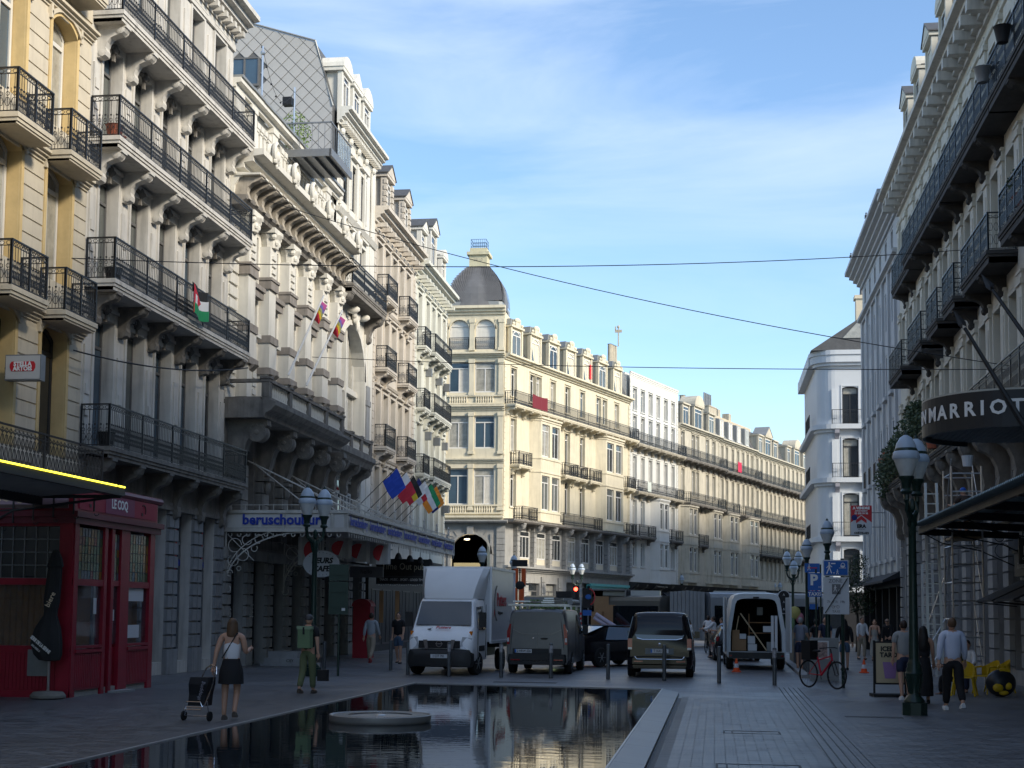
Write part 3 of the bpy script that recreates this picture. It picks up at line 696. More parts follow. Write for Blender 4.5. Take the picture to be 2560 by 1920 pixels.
house(b5, 9.0, green, [(1.25, .95), (3.4, .95), (5.0, .95), (6.6, .95), (8.2, .8)], [(16.1, 18.9), (12.8, 15.3), (9.3, 11.9), (5.9, 8.4)], .62, 19.8, .75)
for zt in (15.95, 12.65, 9.15):
    balcony(b5, .45, 2.0, zt, .55, 1.0, 'rich', green, green, br=(.7, 1.8), bw=.2, bh=.6, step=.14, th=.22)
    balcony(b5, 2.45, 7.4, zt, .7, 1.0, 'rich', green, green, br=(2.7, 4.2, 5.8, 7.2), bw=.22, bh=.7, step=.14, th=.26)
mansard(b5, 9.0, 20.35, 22.9); dormer(b5, 1.4, 20.4, 1.2, 1.9, white, 'tri'); dormer(b5, 4.2, 20.4, 1.5, 2.6, white, 'tri'); dormer(b5, 7.2, 20.4, 1.1, 1.8, white, 'seg')
for k, (u_, z_) in enumerate(((3.0, 14.9), (6.0, 14.9), (8.4, 14.9), (3.0, 11.4), (5.6, 11.4), (7.9, 11.4), (8.6, 7.8))):
    M = MB().box(-.14, .14, -.35, 0, -.22, .22); o = M.out('wall_floodlight', [galv], None, (LX+.02, 73.65+u_, z_), pi/2)
    tag(o, 'grey box floodlight fixed between the windows of the pale green house', 'floodlight', 'floodlights on the pale green house')
# ---- ground floor of theatre / pub frontage (dark)
M = MB()
for k in range(9):
    a = .0+2.27*k
    if a > 19: break
    z = .55
    while z < 3.7:
        for q in range(2): block(b3, a+.02+q*.36, z, .34, .34, greym, .12)
        z += .37
M.box(0, 19.9, 0, .3, 3.85, 4.0); M.box(0, 19.9, -.1, .1, 3.55, 3.9)
for k in range(9): M.box(2.27*k, min(2.27*k+.76, 19.9), -.14, .3, 0, .5); M.box(2.27*k, min(2.27*k+.76, 19.9), -.0, .4, .5, 3.9)
M.out('ground_floor_piers', [greym], b3)
for k in range(8):
    a = 2.27*k+.78; window(b3, a, .1, 1.46, 3.4, .32, 'tm', fdark, (gdark,), name='shop_window')
M = MB(); M.box(0, 9.3, -.02, .2, 0, 4.3); b4g = M.out('shopfront', [blackm], b4)
M = MB(); M.box(0, 9.0, -.02, .2, 0, 4.6); M.out('shopfront', [blackm], b5)
for c in range(4): window(b4, .6+c*2.2, .3, 1.7, 2.6, -.04, 'm', fdark, (gdark,), name='shop_window')
for c in range(4): window(b5, .6+c*2.1, .3, 1.7, 2.6, -.04, 'm', fdark, (gdark,), name='shop_window')
for cx, cz, s_ in ((0.78+.73, 1.75, 'BEURS'), (.78+.73, 1.35, 'CROW'), (2.27*4+1.5, 2.1, 'HOUSE'), (2.27*4+1.5, 1.65, 'THE MIDDLE'), (2.27*4+1.5, 1.2, 'OUR STREET'), (2.27*1+1.5, 1.9, 'HOUSE'), (2.27*1+1.5, 1.5, 'STREET')):
    text(s_, .42 if len(s_) < 7 else .34, lettw, b3, (cx, .26, cz), sx=.62 if len(s_) < 7 else .5, name='window_lettering')
# ============================================================ red cafe terrace, canopies
kx = -13.4; ky0 = 28.8; ky1 = 33.3
kr = emp('cafe_terrace', (LX, ky0, 0), 0, 'dark red glazed cafe terrace with LE COQ signs jutting out at the left', 'cafe')
# local here: x = X-LX (0..2.3), y = Y-28.8
M = MB(); W_ = 2.3; D_ = ky1-ky0
# near face (y=0): frames
for a, b, c, d in ((0-1.5, W_, 0, .14), (-1.5, W_, .95, 1.08), (-1.5, W_, 2.36, 2.5), (-1.5, W_, 3.6, 3.66)): M.box(a, b, -.04, .06, c, d)
M.box(W_-.30, W_, -.05, .25, 0, 3.66); M.box(-1.5, W_-.3, -.01, .05, .14, .95)
for i in range(40): x = -1.4+i*.085; M.box(x, x+.06, -.025, 0, .16, .93) if x < W_-.32 else None
# side face (x = W_)
for a, b in ((0, .18), (1.52, 1.68), (1.9, 2.05), (2.42, 2.9), (4.12, 4.4)): M.box(W_-.16, W_+.02, a, b, .0, 3.66)
for a, b in ((.18, 1.52), (2.9, 4.12)):
    M.box(W_-.1, W_, a, b, .14, .93); M.box(W_-.14, W_+.05, a, b, .93, 1.0); M.box(W_-.14, W_+.03, a, b, 1.02, 1.08); M.box(W_-.1, W_+.01, a, b, 2.36, 2.5)
    for i in range(14): y = a+.04+i*.09; M.box(W_-.02, W_+.012, y, y+.065, .18, .9) if y < b-.06 else None
M.box(W_-.4, W_-.32, 2.05, 2.42, .1, 3.6); M.box(W_-.2, W_-.1, 2.05, 2.42, .12, 1.0); M.box(W_-.14, W_, 2.05, 2.42, 2.38, 2.5)
M.out('red_frame', [redp], kr)
M = MB(); M.box(-1.5, W_-.06, .06, .3, -.02, .13); M.box(W_-.1, W_-.04, .1, D_-.1, 0, .14); M.box(-1.5, W_-.2, .3, D_-.1, 3.5, 3.6); M.out('plinth', [greym], kr)
# cornice and fascia
M = MB(); M.box(-1.5, W_+.08, -.12, D_+.1, 3.66, 3.80); M.box(-1.5, W_+.14, -.18, D_+.16, 3.80, 3.92); M.out('cornice', [redd], kr)
M = MB(); M.box(-1.5, W_+.02, -.06, D_+.0, 3.92, 4.42); M.out('fascia', [redp], kr)
M = MB(); M.tube([(W_-.02, -.02, 4.46), (W_-.02, D_+.25, 4.46)], .09, 8); M.box(-1.5, W_, -.02, D_, 4.42, 4.5); M.out('awning_roll', [redd], kr)
pk = plain('faded_pink_sign', (.42, .30, .36)); rs = plain('sign_maroon', (.30, .02, .045)); 
M = MB(); M.box(-1.4, W_-.12, -.08, -.062, 3.98, 4.38); M.out('sign_panel', [pk], kr)
M = MB(); M.box(-1.4, W_-.12, -.086, -.081, 3.985, 4.06); M.out('sign_band', [plain('brown_band', (.10, .07, .06))], kr)
text('LE COQ', .30, plain('cream_lettering', (.75, .62, .45)), kr, (.62, -.09, 4.22), bold=.01)
M = MB(); M.box(W_+.022, W_+.035, .12, D_-.1, 3.98, 4.38); M.out('sign_panel', [rs], kr)
M = MB(); M.box(W_+.036, W_+.042, 1.45, 3.05, 3.98, 4.38); M.out('sign_centre', [plain('mauve_panel', (.22, .05, .10))], kr)
text('LE COQ', .29, lettw, kr, (W_+.045, 2.2, 4.2), rot=(pi/2, 0, pi/2), bold=.008, sx=.85)
M = MB()
for c in (.75, 3.6):
    for i in range(7):
        a = -.6+i*.4; M.bar((W_+.042, c+.13*cos(a)-.02, 4.18+.13*sin(a)), (W_+.042, c+.13*cos(a+.4)-.02, 4.18+.13*sin(a+.4)), .02)
    M.box(W_+.037, W_+.046, c-.14, c-.05, 4.05, 4.12)
M.out('rooster_emblem', [plain('emblem_brown', (.05, .03, .03))], kr)
# near lattice window, individual panes
M = MB()
for i in range(13):
    x = -1.4+i*.26
    if x < W_-.32: M.box(x-.008, x+.008, -.02, .0, 2.5, 3.6)
for j in range(4): z = 2.5+j*.275; M.box(-1.5, W_-.3, -.022, .002, z-.008, z+.008)
M.out('lead_lattice', [galv], kr)
pm = MB().box(0, .244, .0, .008, 0, .259).mesh('pane', [gdark])
for i in range(13):
    for j in range(4):
        if -1.4+i*.26+.25 < W_-.3: put(pm, 'pane', kr, (-1.4+i*.26+.008, .01+random.uniform(0, .006), 2.508+j*.275))
M = MB()
for i in range(26): x = -1.45+i*.135; M.prism([(x, .12), (x+.135, .12), (x+.067, .07)], 1.08, 2.36, 'z') if x < W_-.35 else None
M.out('brown_curtain', [mat('brown_curtain_cloth', (.36, .19, .075), .8, .2, 4)], kr)
M = MB(); M.box(-1.5, W_-.3, .02, .03, 1.08, 2.36); g_ = mat('shop_clear_glass', (.06, .08, .10), .04, 0, spec=1); g_.node_tree.nodes['Principled BSDF'].inputs['Alpha'].default_value = .28; M.out('window_glass', [g_], kr)
# side windows: stained glass above, glass with curtain below
sg = [plain('stained_'+n, c, .15, spec=.7) for n, c in (('green', (.06, .11, .05)), ('amber', (.22, .12, .03)), ('olive', (.12, .12, .05)), ('grey', (.10, .12, .13)), ('rust', (.16, .05, .03)), ('sea', (.06, .10, .11)))]
def stained(y0, y1, z0, z1, nx, nz):
    for m_ in range(1): pass
    w = (y1-y0)/nx; h = (z1-z0)/nz
    for i in range(nx):
        for j in range(nz):
            g = random.choice(sg[:3] if .2 < (j+.5)/nz < .75 else sg)
            k = ('sp', round(w, 3), round(h, 3), g.name)
            if k not in PC: PC[k] = MB().box(0, .01, .006, w-.006, .006, h-.006).mesh('pane', [g])
            put(PC[k], 'pane', kr, (W_-.05, y0+i*w, z0+j*h))
    M = MB()
    for i in range(nx+1): M.box(W_-.05, W_-.035, y0+i*w-.006, y0+i*w+.006, z0, z1)
    for j in range(nz+1): M.box(W_-.05, W_-.034, y0, y1, z0+j*h-.005, z0+j*h+.005)
    M.out('lead_cames', [blackm], kr)
stained(.18, 1.52, 2.5, 3.6, 9, 6); stained(2.9, 4.12, 2.5, 3.6, 8, 5); stained(2.05, 2.42, 2.5, 3.55, 3, 6)
M = MB()
for a, b in ((.18, 1.52), (2.9, 4.12), (2.08, 2.4)):
    n = int((b-a)/.12)
    for i in range(n): y = a+i*.12; M.prism([(W_-.3, y), (W_-.24, y+.06), (W_-.3, y+.12)], 1.08, 2.36, 'z')
M.out('brown_curtain', [MC['brown_curtain_cloth']], kr)
M = MB()
for a, b in ((.18, 1.52), (2.9, 4.12), (2.08, 2.4)): M.box(W_-.06, W_-.05, a, b, 1.08, 2.36)
M.out('window_glass', [MC['shop_clear_glass']], kr)
M = MB(); M.box(W_-.045, W_-.04, 1.15, 1.3, 1.75, 2.1); M.box(W_-.045, W_-.04, 3.0, 3.9, 2.05, 2.34); M.box(W_-.045, W_-.04, 2.1, 2.25, 1.6, 1.85); M.box(W_-.045, W_-.04, 2.95, 3.7, 1.2, 1.5); M.out('posters', [signw], kr)
M = MB(); M.box(W_+.0, W_+.25, 1.9, 2.9, -.02, .05); M.out('doorstep', [bluest], kr)
M = MB(); M.box(W_-.9, W_-.45, -.10, -.02, .45, 1.0); M.out('menu_box', [galv], kr)
# brown lace railing above the terrace
o = emp('terrace_railing', (-13.85, 22.4, 4.66), pi/2, 'sooty brown lace-pattern iron railing above the red cafe terrace', 'railing')
brn = mat('rusty_brown_iron', (.060, .052, .045), .7, .3, 6)
Rm = railing(8.7, .82, 'lace', .17, 3); Rm.out('railing_panel', [brn], o); MB().box(0, 8.7, -.03, .05, -.12, .0).out('base_rail', [brn], o)
# corrugated awning with yellow neon line
o = emp('corrugated_awning', (-14.1, 22.0, 4.2), 0, 'grey corrugated awning edged with a glowing yellow neon tube in front of the cafe', 'awning')
M = MB(); n = 44
for i in range(n):
    y = i*6.6/n; h = .05; w = 6.6/n
    M.add([(0, y, 0), (1.8, y, .14), (1.8, y+w*.5, .14+h), (0, y+w*.5, h)], [(0, 1, 2, 3)]); M.add([(0, y+w*.5, h), (1.8, y+w*.5, .14+h), (1.8, y+w, .14), (0, y+w, 0)], [(0, 1, 2, 3)])
M.out('corrugated_sheet', [mat('grey_corrugated_sheet', (.26, .26, .26), .6, .15, 3)], o, kind='stuff')
M = MB(); M.box(1.76, 1.86, 0, 6.65, .02, .20); M.box(-.08, .06, 0, 6.6, -.16, .03); M.box(0, 1.8, 6.56, 6.62, -.02, .05)
M.tube([(1.8, 6.62, .02), (.6, 6.62, -.12), (-.6, 6.62, -.28), (-1.5, 6.62, -.75)], .025, 6); M.tube([(1.8, 6.62, .02), (0, 6.62, -.22), (-1.5, 6.62, -.32)], .02, 6)
for k in range(6):
    x = 1.2-k*.45; M.bar((x, 6.62, .05), (x, 6.62, -.30-.06*k), .03); ring(M, x+.06, -.34-.06*k, .05, .05, .014, 6.62, 6, pi, 2*pi)
M.out('frame', [mat('dark_grey_iron', (.03, .033, .037), .5, .1, 4)], o)
neon = mat('yellow_neon', (.9, .85, .1), .4, 0, emit=(1.0, .85, .05, 1.3))
for a, b in ((0, 1.1), (1.15, 2.95), (3.0, 4.1), (4.15, 5.1), (5.13, 6.2), (6.3, 6.6)): MB().tube([(1.87, a, .205), (1.87, b, .205)], .018, 8).out('neon_tube', [neon], o)
# beer sign box on the cream facade
o = emp('beer_sign_box', (-15.2, 29.9, 6.9), 0, 'square white illuminated beer sign with red cartouche reading STELLA ARTOIS on the cream wall', 'sign')
MB().box(-.42, .42, -.11, .11, 0, .58).out('box', [galv], o); MB().box(-.40, .40, -.125, -.112, .03, .55).out('face', [plain('sign_face', (.50, .49, .47))], o)
MB().prism([(-.26, .2), (-.3, .28), (-.3, .36), (-.26, .42), (.26, .42), (.3, .36), (.3, .28), (.26, .2)], -.132, -.126, 'y').out('cartouche', [signr], o)
text('STELLA', .13, lettw, o, (0, -.136, .36), bold=.006); text('ARTOIS', .13, lettw, o, (0, -.136, .255), bold=.006)
MB().bar((-.5, .05, .3), (-.42, .05, .3), .05).bar((-.5, .05, .1), (-.42, .05, .1), .05).out('mount', [iron], o)
# ---- theatre canopy
cvx = 4.05; cw = mat('canopy_white_iron', (.52, .50, .46), .6, .12, 3, streak=.3)
o = emp('theatre_canopy', (LX, 44.75, 0), 0, 'white wrought-iron theatre canopy lettered beruschouburg in blue', 'canopy')
M = MB(); Lc = 19.0
M.box(0, cvx, 0, .08, 4.42, 5.02); M.box(cvx-.08, cvx, 0.08, Lc, 4.42, 5.02); M.box(-.02, cvx+.05, -.06, .02, 4.98, 5.08); M.box(-.02, cvx+.05, -.06, .02, 4.38, 4.46); M.box(cvx-.02, cvx+.05, 0, Lc, 4.98, 5.08); M.box(cvx-.02, cvx+.05, 0, Lc, 4.38, 4.46)
for x in (1.95, 3.55): M.box(x, x+.05, -.05, 0, 4.46, 4.98)
for k in range(10): M.box(cvx-.01, cvx+.045, k*Lc/9-.02, k*Lc/9+.03, 4.46, 4.98)
M.box(0, cvx, .08, Lc, 4.9, 4.94)
M.out('fascia_frame', [cw], o)
for a, b in ((.08, 1.9), (2.05, 3.5), (3.65, 3.95)): MB().box(a, b, -.02, -.002, 4.52, 4.94).out('fascia_panel', [plain('canopy_panel', (.56, .55, .53))], o)
wx = text('beruschouburg', .46, lettb, o, (2.0, -.065, 4.76), bold=.016, sx=1.0)
for k in range(7): text('beruschouburg', .42, lettb, o, (cvx+.055, 1.4+k*2.7, 4.74), rot=(pi/2, 0, pi/2), bold=.014, sx=.9)
M = MB()     # iron cresting and pendant rings
for k in range(13): ring(M, .2+k*.3, 4.30, .06, .07, .022, -.03, 8, pi*.9, pi*2.1)
for k in range(60): y = .15+k*.315; M.bar((cvx+.02, y, 4.4), (cvx+.02, y+.08, 4.22), .02); M.bar((cvx+.02, y+.08, 4.22), (cvx+.02, y+.16, 4.4), .02)
for k in range(95):
    y = .1+k*.2; M.bar((cvx, y, 5.08), (cvx, y, 5.24), .014)
M.box(cvx-.01, cvx+.01, 0, Lc, 5.2, 5.225); M.box(0, cvx, -.02, 0, 5.24, 5.26)
for k in range(9): x = .2+k*.47; M.bar((x, 0, 5.08), (x, 0, 5.27), .016)
for k in range(7): M.lathe([(.03, 0), (.05, .12), (.02, .25), (.05, .3), (.001, .4)], (cvx, 1.5+k*2.7, 5.2), 6)
M.out('iron_cresting', [cw], o)
M = MB()     # scrolled end bracket under the near edge, and tie rods above
def arc(M, c, r_, a0, a1, w, y=0, n=14): ring(M, c[0], c[1], r_, r_, w, y, n, a0, a1)
for yy in (.02, 6.4, 12.8):
    P = [(2.9*(1-cos(t))*.9, 2.65+1.72*sin(t)) for t in [i*pi/2/14 for i in range(15)]]
    M.tube([(p[0]+.05, yy, p[1]) for p in P], .026, 6); M.tube([(p[0]*.86+.05, yy, p[1]+.12) for p in P], .018, 6); M.bar((.05, yy, 2.5), (.05, yy, 4.4), .04)
    for c, r_, a0, a1 in (((.35, 3.95), .22, 0, 5.2), ((.75, 4.12), .16, 1, 6), ((.3, 3.45), .17, 2, 7.2), ((.62, 3.65), .2, 3, 8), ((1.15, 4.15), .14, 0, 5), ((1.0, 3.85), .1, 2, 7), ((.2, 3.05), .1, 0, 5), ((1.5, 4.26), .09, 0, 5), ((.5, 3.2), .07, 0, 6), ((.12, 2.55), .12, 3, 7)):
        arc(M, c, r_, a0, a1, .022, yy)
    M.bar((.1, yy, 4.3), (1.0, yy, 3.45), .02)
M.out('scroll_bracket', [cw], o)
M = MB()
for x0, y0, in ((0.05, 2.0), (.05, 6.5), (.05, 11.0)):
    M.tube([(x0, y0, 6.9-.0), (cvx-.1, y0+.3, 5.05)], .028, 6); M.tube([(x0, y0+.5, 6.9), (cvx-1.6, y0+.6, 5.05)], .02, 6)
M.out('tie_rods', [cw], o)
# hanging oval cafe sign, fabric flags with red slices, lamps
o = emp('cafe_sign', (-12.97, 46.6, 3.42), 0, 'white oval hanging sign lettered BEURS CAFE under the theatre canopy', 'sign')
M = MB(); M.lathe([(.62, 0), (.62, .05)], (0, 0, 0), 28, 0, 0, 1.0, 1); Q = MB().add([(x, -z, y*.72) for x, y, z in M.v], M.f); Q.out('oval_board', [signw], o)
Q = MB()
for i in range(26):
    a = 2*pi*i/26
    if abs(sin(a)) > .5: Q.ball((.53*cos(a), -.056, .37*sin(a)), (.014, .006, .014), 5, 4)
Q.out('dot_border', [lettk], o); text('BEURS', .25, lettk, o, (.03, -.06, .10), bold=.012, shear=.2); text('CAFE', .25, lettk, o, (0, -.06, -.17), bold=.012, shear=.2)
MB().bar((0, -.02, .4), (0, -.02, 1.2), .02).out('hanger', [iron], o)
for i, (x, y, w, h) in enumerate(((-13.9, 47.0, .9, .95), (-13.2, 47.9, .9, .7), (-13.0, 49.6, .9, .75), (-12.4, 50.6, .85, .8))):
    o = emp('banner', (x, y, 4.35), R(8*i), 'white cloth banner printed with a red melon slice, number %d from the lamp post under the canopy' % (i+1), 'banner', 'melon banners under the canopy')
    o['label'] = ['large white banner with a red melon slice hanging left of the cafe sign', 'white banner with a red melon slice hanging above the oval cafe sign', 'white banner with a red melon slice hanging right of the oval cafe sign', 'small white melon banner hanging furthest back under the canopy'][i]
    M = MB(); n = 8
    for k in range(n): M.add([(w*k/n, .04*sin(k*1.5), -h), (w*(k+1)/n, .04*sin(k*1.5+1.5), -h), (w*(k+1)/n, .04*sin(k*1.5+1.5), 0), (w*k/n, .04*sin(k*1.5), 0)], [(0, 1, 2, 3)])
    M.out('cloth', [mat('banner_cloth', (.42, .41, .40), .9, .1, 3)], o)
    P = [(w*.55+.32*w*cos(a), -h*.5+.36*h*sin(a)) for a in [pi*.35+i_*pi*.11 for i_ in range(11)]]
    MB().prism(P, -.065, -.055, 'y').out('melon_slice', [lettr], o)
for i, (x, y) in enumerate(((-11.9, 53.5), (-11.9, 55.6), (-11.9, 57.6), (-11.9, 59.6))):
    M = MB(); M.lathe([(.05, .12), (.10, .05), (.16, -.12), (.15, -.13), (.001, -.10)], (0, 0, 0), 10); M.bar((0, 0, .1), (0, 0, .5), .02)
    tag(M.out('spotlight', [blackm], None, (x, y, 3.95)), 'black bell-shaped spotlight hanging under the far part of the theatre canopy', 'spotlight', 'spotlights under the canopy')
# shop signs under canopy
o = emp('hello_sign', (-13.75, 54.0, 3.15), 0, 'grey projecting sign lettered hello beside the pub', 'sign'); MB().box(-.15, 1.15, 0, .12, 0, .42).out('panel', [plain('grey_sign_panel', (.16, .16, .165))], o); text('hello', .24, lettk, o, (.5, -.01, .22))
o = emp('pub_sign', (-13.6, 58.0, 3.3), R(20), 'black pub fascia lettered Time Out pub in pale gothic letters', 'sign'); MB().box(-.2, 2.0, 0, .25, 0, .72).out('fascia', [blackm], o); text('Time Out pub', .40, plain('gold_lettering', (.55, .50, .38)), o, (.9, -.01, .40), sx=.78)
MB().box(-.2, 2.05, -.5, .1, -.32, -.02).out('awning_valance', [blackm], o); text('SNACK - MUSIC - SPORT - GOOD TIME FUN', .14, lettw, o, (.9, -.51, -.15), sx=.75)
M = MB()
for i in range(24): M.ball((-.15+i*.093, -.5, -.36-.02*sin(i*1.3)), .022, 5, 4)
M.out('bulb_string', [lettw], o)
M = MB()
for q in (-.1, .55): M.box(q, q+.17, -.3, -.25, -1.9, -.6)
M.out('menu_boards', [plain('wood_board', (.35, .2, .09))], o)
o = emp('phone_booth', (-13.95, 56.5, 0), 0, 'red phone box standing in the dark by the pub', 'phone booth'); MB().box(-.35, .35, -.35, .35, 0, 2.05).out('casing', [plain('booth_red', (.32, .015, .03))], o); MB().prism([(.40*cos(a), 2.05+.3*sin(a)) for a in [i*pi/8 for i in range(9)]], -.4, .4, 'y').out('domed_top', [MC['booth_red']], o)
# worn stone steps
o = emp('stone_steps', (-15.2, 47.2, 0), 0, 'worn stone steps at the theatre door with a graffiti tag', 'steps'); M = MB()
for i, (a, b, w) in enumerate(((0, .08, 1.75), (.08, .26, 1.55), (.26, .48, 1.2))): MB().box(.1*i, w, .12*i, 1.2, a, b).out('step', [bluest], o)
text('CXY', .13, lettk, o, (1.0, .10, .17))
# flags on poles on the beige house
def flag(px, label, strips, w=1.15, h=.75, dirn=1, mtl=None, extra=None, vert=True):
    pass
def flagobj(base, tip, label, bands, w, h, vertical=True, grp='flags on the pub facade', sw=.5):
    o = emp('flag', base, 0, label, 'flag', grp); b = Vector(base); t = Vector(tip)-b; M = MB().tube([(0, 0, 0), tuple(t)], .018, 6); M.out('pole', [iron], o)
    d = t.normalized(); n = len(bands); s0 = t-d*h
    for i, m_ in enumerate(bands):
        M = MB(); k = 6
        for a in range(k):
            for c in range(2):
                def P(sa, sb):     # sa along fly (down/outwards), sb along hoist
                    if vertical: ff = (i+sa)/n; hh = sb
                    else: ff = sa; hh = (n-1-i+sb)/n
                    p = s0+d*(h*hh)+Vector((.45*ff*w, .08*sin(ff*7+hh*2), -ff*w*.86-.05*sin(ff*5+hh*3)))
                    return tuple(p)
                M.add([P(a/k, c/2), P((a+1)/k, c/2), P((a+1)/k, (c+1)/2), P(a/k, (c+1)/2)], [(0, 1, 2, 3)])
        M.out('flag_stripe', [m_], o)
    return o
fc = {n: plain('flag_'+n, c, .8) for n, c in (('blue', (.02, .06, .38)), ('navy', (.02, .03, .16)), ('white', (.7, .7, .7)), ('red', (.55, .03, .05)), ('black', (.02, .02, .02)), ('yellow', (.75, .5, .04)), ('green', (.02, .26, .10)), ('orange', (.8, .27, .03)), ('pink', (.6, .12, .35)), ('violet', (.22, .18, .5)), ('olive', (.4, .4, .15)))}
fl = [(61.6, 'deep blue flag with a ring of gold stars, leftmost of the pub flags', ['blue'], 1.5), (63.6, 'white and red flag just right of the starred blue flag', ['white', 'red'], 1.6), (65.2, 'black yellow and red flag in the middle of the pub flags', ['black', 'yellow', 'red'], 1.5),
      (66.4, 'small navy and white flag high behind the tricolour flags', ['navy', 'white'], 1.2), (67.8, 'white flag with a red cross left of the green one', ['white', 'red', 'white'], 1.2), (69.4, 'green white and orange striped flag near the corner', ['green', 'white', 'orange'], 1.7), (70.7, 'orange and navy flag at the far end of the pub flags', ['orange', 'navy'], 1.5)]
for i, (y, lb, bd, w) in enumerate(fl):
    fo = flagobj((-15.4, y-1.2, 6.2), (-13.85, y, 8.15), lb, [fc[b] for b in bd], w*.64, .92, vertical=(i in (0, 1, 3)))
    if i == 0:
        M = MB()
        for k in range(10): a = 2*pi*k/10; M.ball((1.40+.17*cos(a), 1.02, 1.02+.17*sin(a)), (.035, .03, .035), 5, 4)
        M.out('star_ring', [fc['yellow']], fo)
for i, (y, z0) in enumerate(((46.75, 9.8), (48.92, 9.8))):
    o = emp('flagpole', (-14.3, y, z0), 0, ['slanting white flagpole with a tattered rainbow flag over the balustrade, left one', 'slanting white flagpole with a tattered rainbow flag, the one nearer the arched window'][i], 'flagpole', 'rainbow flagpoles on the theatre'); tip = Vector((.9, 1.0+.35*i, 2.95))
    MB().tube([(0, 0, 0), tuple(tip)], [.04, .03], 6).out('pole', [lettw], o)
    for j, cn in enumerate(('pink', 'violet', 'olive', 'yellow', 'red')):
        M = MB(); p = tip*.93; a = Vector((-.03*j, -.03*j, -.10*j)); M.add([tuple(p+a), tuple(p+Vector((.20-.05*j, .05, -.16-.11*j))), tuple(p+Vector((.12-.05*j, .02, -.34-.12*j))), tuple(p+Vector((-.05-.05*j, 0, -.2-.11*j)))], [(0, 1, 2, 3)]); M.out('flag_stripe', [fc[cn]], o)
# palestinian-coloured cloth on the grey balcony
o = emp('flag', (-14.80, 38.65, 11.12), pi/2, 'black white and green flag with red triangle tied to the grey building balcony', 'flag')
for j, cn in enumerate(('black', 'white', 'green')):
    M = MB(); k = 8
    for a in range(k):
        def P(sa, sb): return (sa*1.25, -.10-.05*sin(sa*9)-.02*j, -.28*j-.3*sb-.12*sin(pi*sa)*(1)+.05*(1-sa))
        M.add([P(a/k, 1), P((a+1)/k, 1), P((a+1)/k, 0), P(a/k, 0)], [(0, 1, 2, 3)])
    M.out('flag_stripe', [fc[cn]], o)
MB().add([(0, -.16, .02), (.55, -.16, -.5), (0, -.16, -.85)], [(0, 2, 1)]).out('red_triangle', [fc['red']], o)
# ============================================================ far row in the sun, corner tower
RA = R(18.3); rd = Vector((sin(RA), cos(RA), 0)); r0 = Vector((-14.79, 100.0, 0)); rrz = pi/2-RA
def rsec(name, s, label, group=None): 
    p = r0+rd*s; return emp(name, tuple(p), rrz, label, 'building', group)
def oriel(par, a, b, z0, z1, out, mt, levels, n=2, fm=fwhite):
    M = MB(); w = b-a; ops = []
    e = .45
    for q in range(n):
        for l0, l1 in levels: ops.append((a+e+(w-2*e)*(q+.12)/n, a+e+(w-2*e)*(q+.88)/n, l0, l1))
    wall(M, a+e, b-e, z0, z1, ops, .2, y=-out, back=False)
    for (x0, y0, x1, y1) in ((a, 0, a+e, -out), (b, 0, b-e, -out)):
        M.add([(x0, y0, z0), (x1, y1, z0), (x1, y1, z1), (x0, y0, z1)], [(0, 1, 2, 3), (3, 2, 1, 0)])
    pl = [(a, 0), (a+e, -out), (b-e, -out), (b, 0)]
    for z, t in ((z0-.12, .12), (z1-.02, .14)) : M.prism([(a-.1, .0), (a+e-.05, -out-.12), (b-e+.05, -out-.12), (b+.1, 0)], z, z+t, 'z')
    for l0, l1 in levels:
        M.prism([(a-.04, 0), (a+e-.03, -out-.06), (b-e+.03, -out-.06), (b+.04, 0)], l1+.2, l1+.3, 'z'); M.prism([(a-.04, 0), (a+e-.03, -out-.06), (b-e+.03, -out-.06), (b+.04, 0)], l0-.2, l0-.1, 'z')
    M.prism([(a+.1, 0), (a+e, -out*.8), (b-e, -out*.8), (b-.1, 0)], z0-.4, z0-.12, 'z')
    o = M.out('oriel', [mt], par)
    for x0, x1, l0, l1 in ops: 
        w_ = window(o, x0+.01, l0+.01, x1-x0-.02, l1-l0-.02, -out+.12, 'tm', fm, (gdark, gcurt, ggrey), far=True)
        for c in list(w_.children): pass
    return o
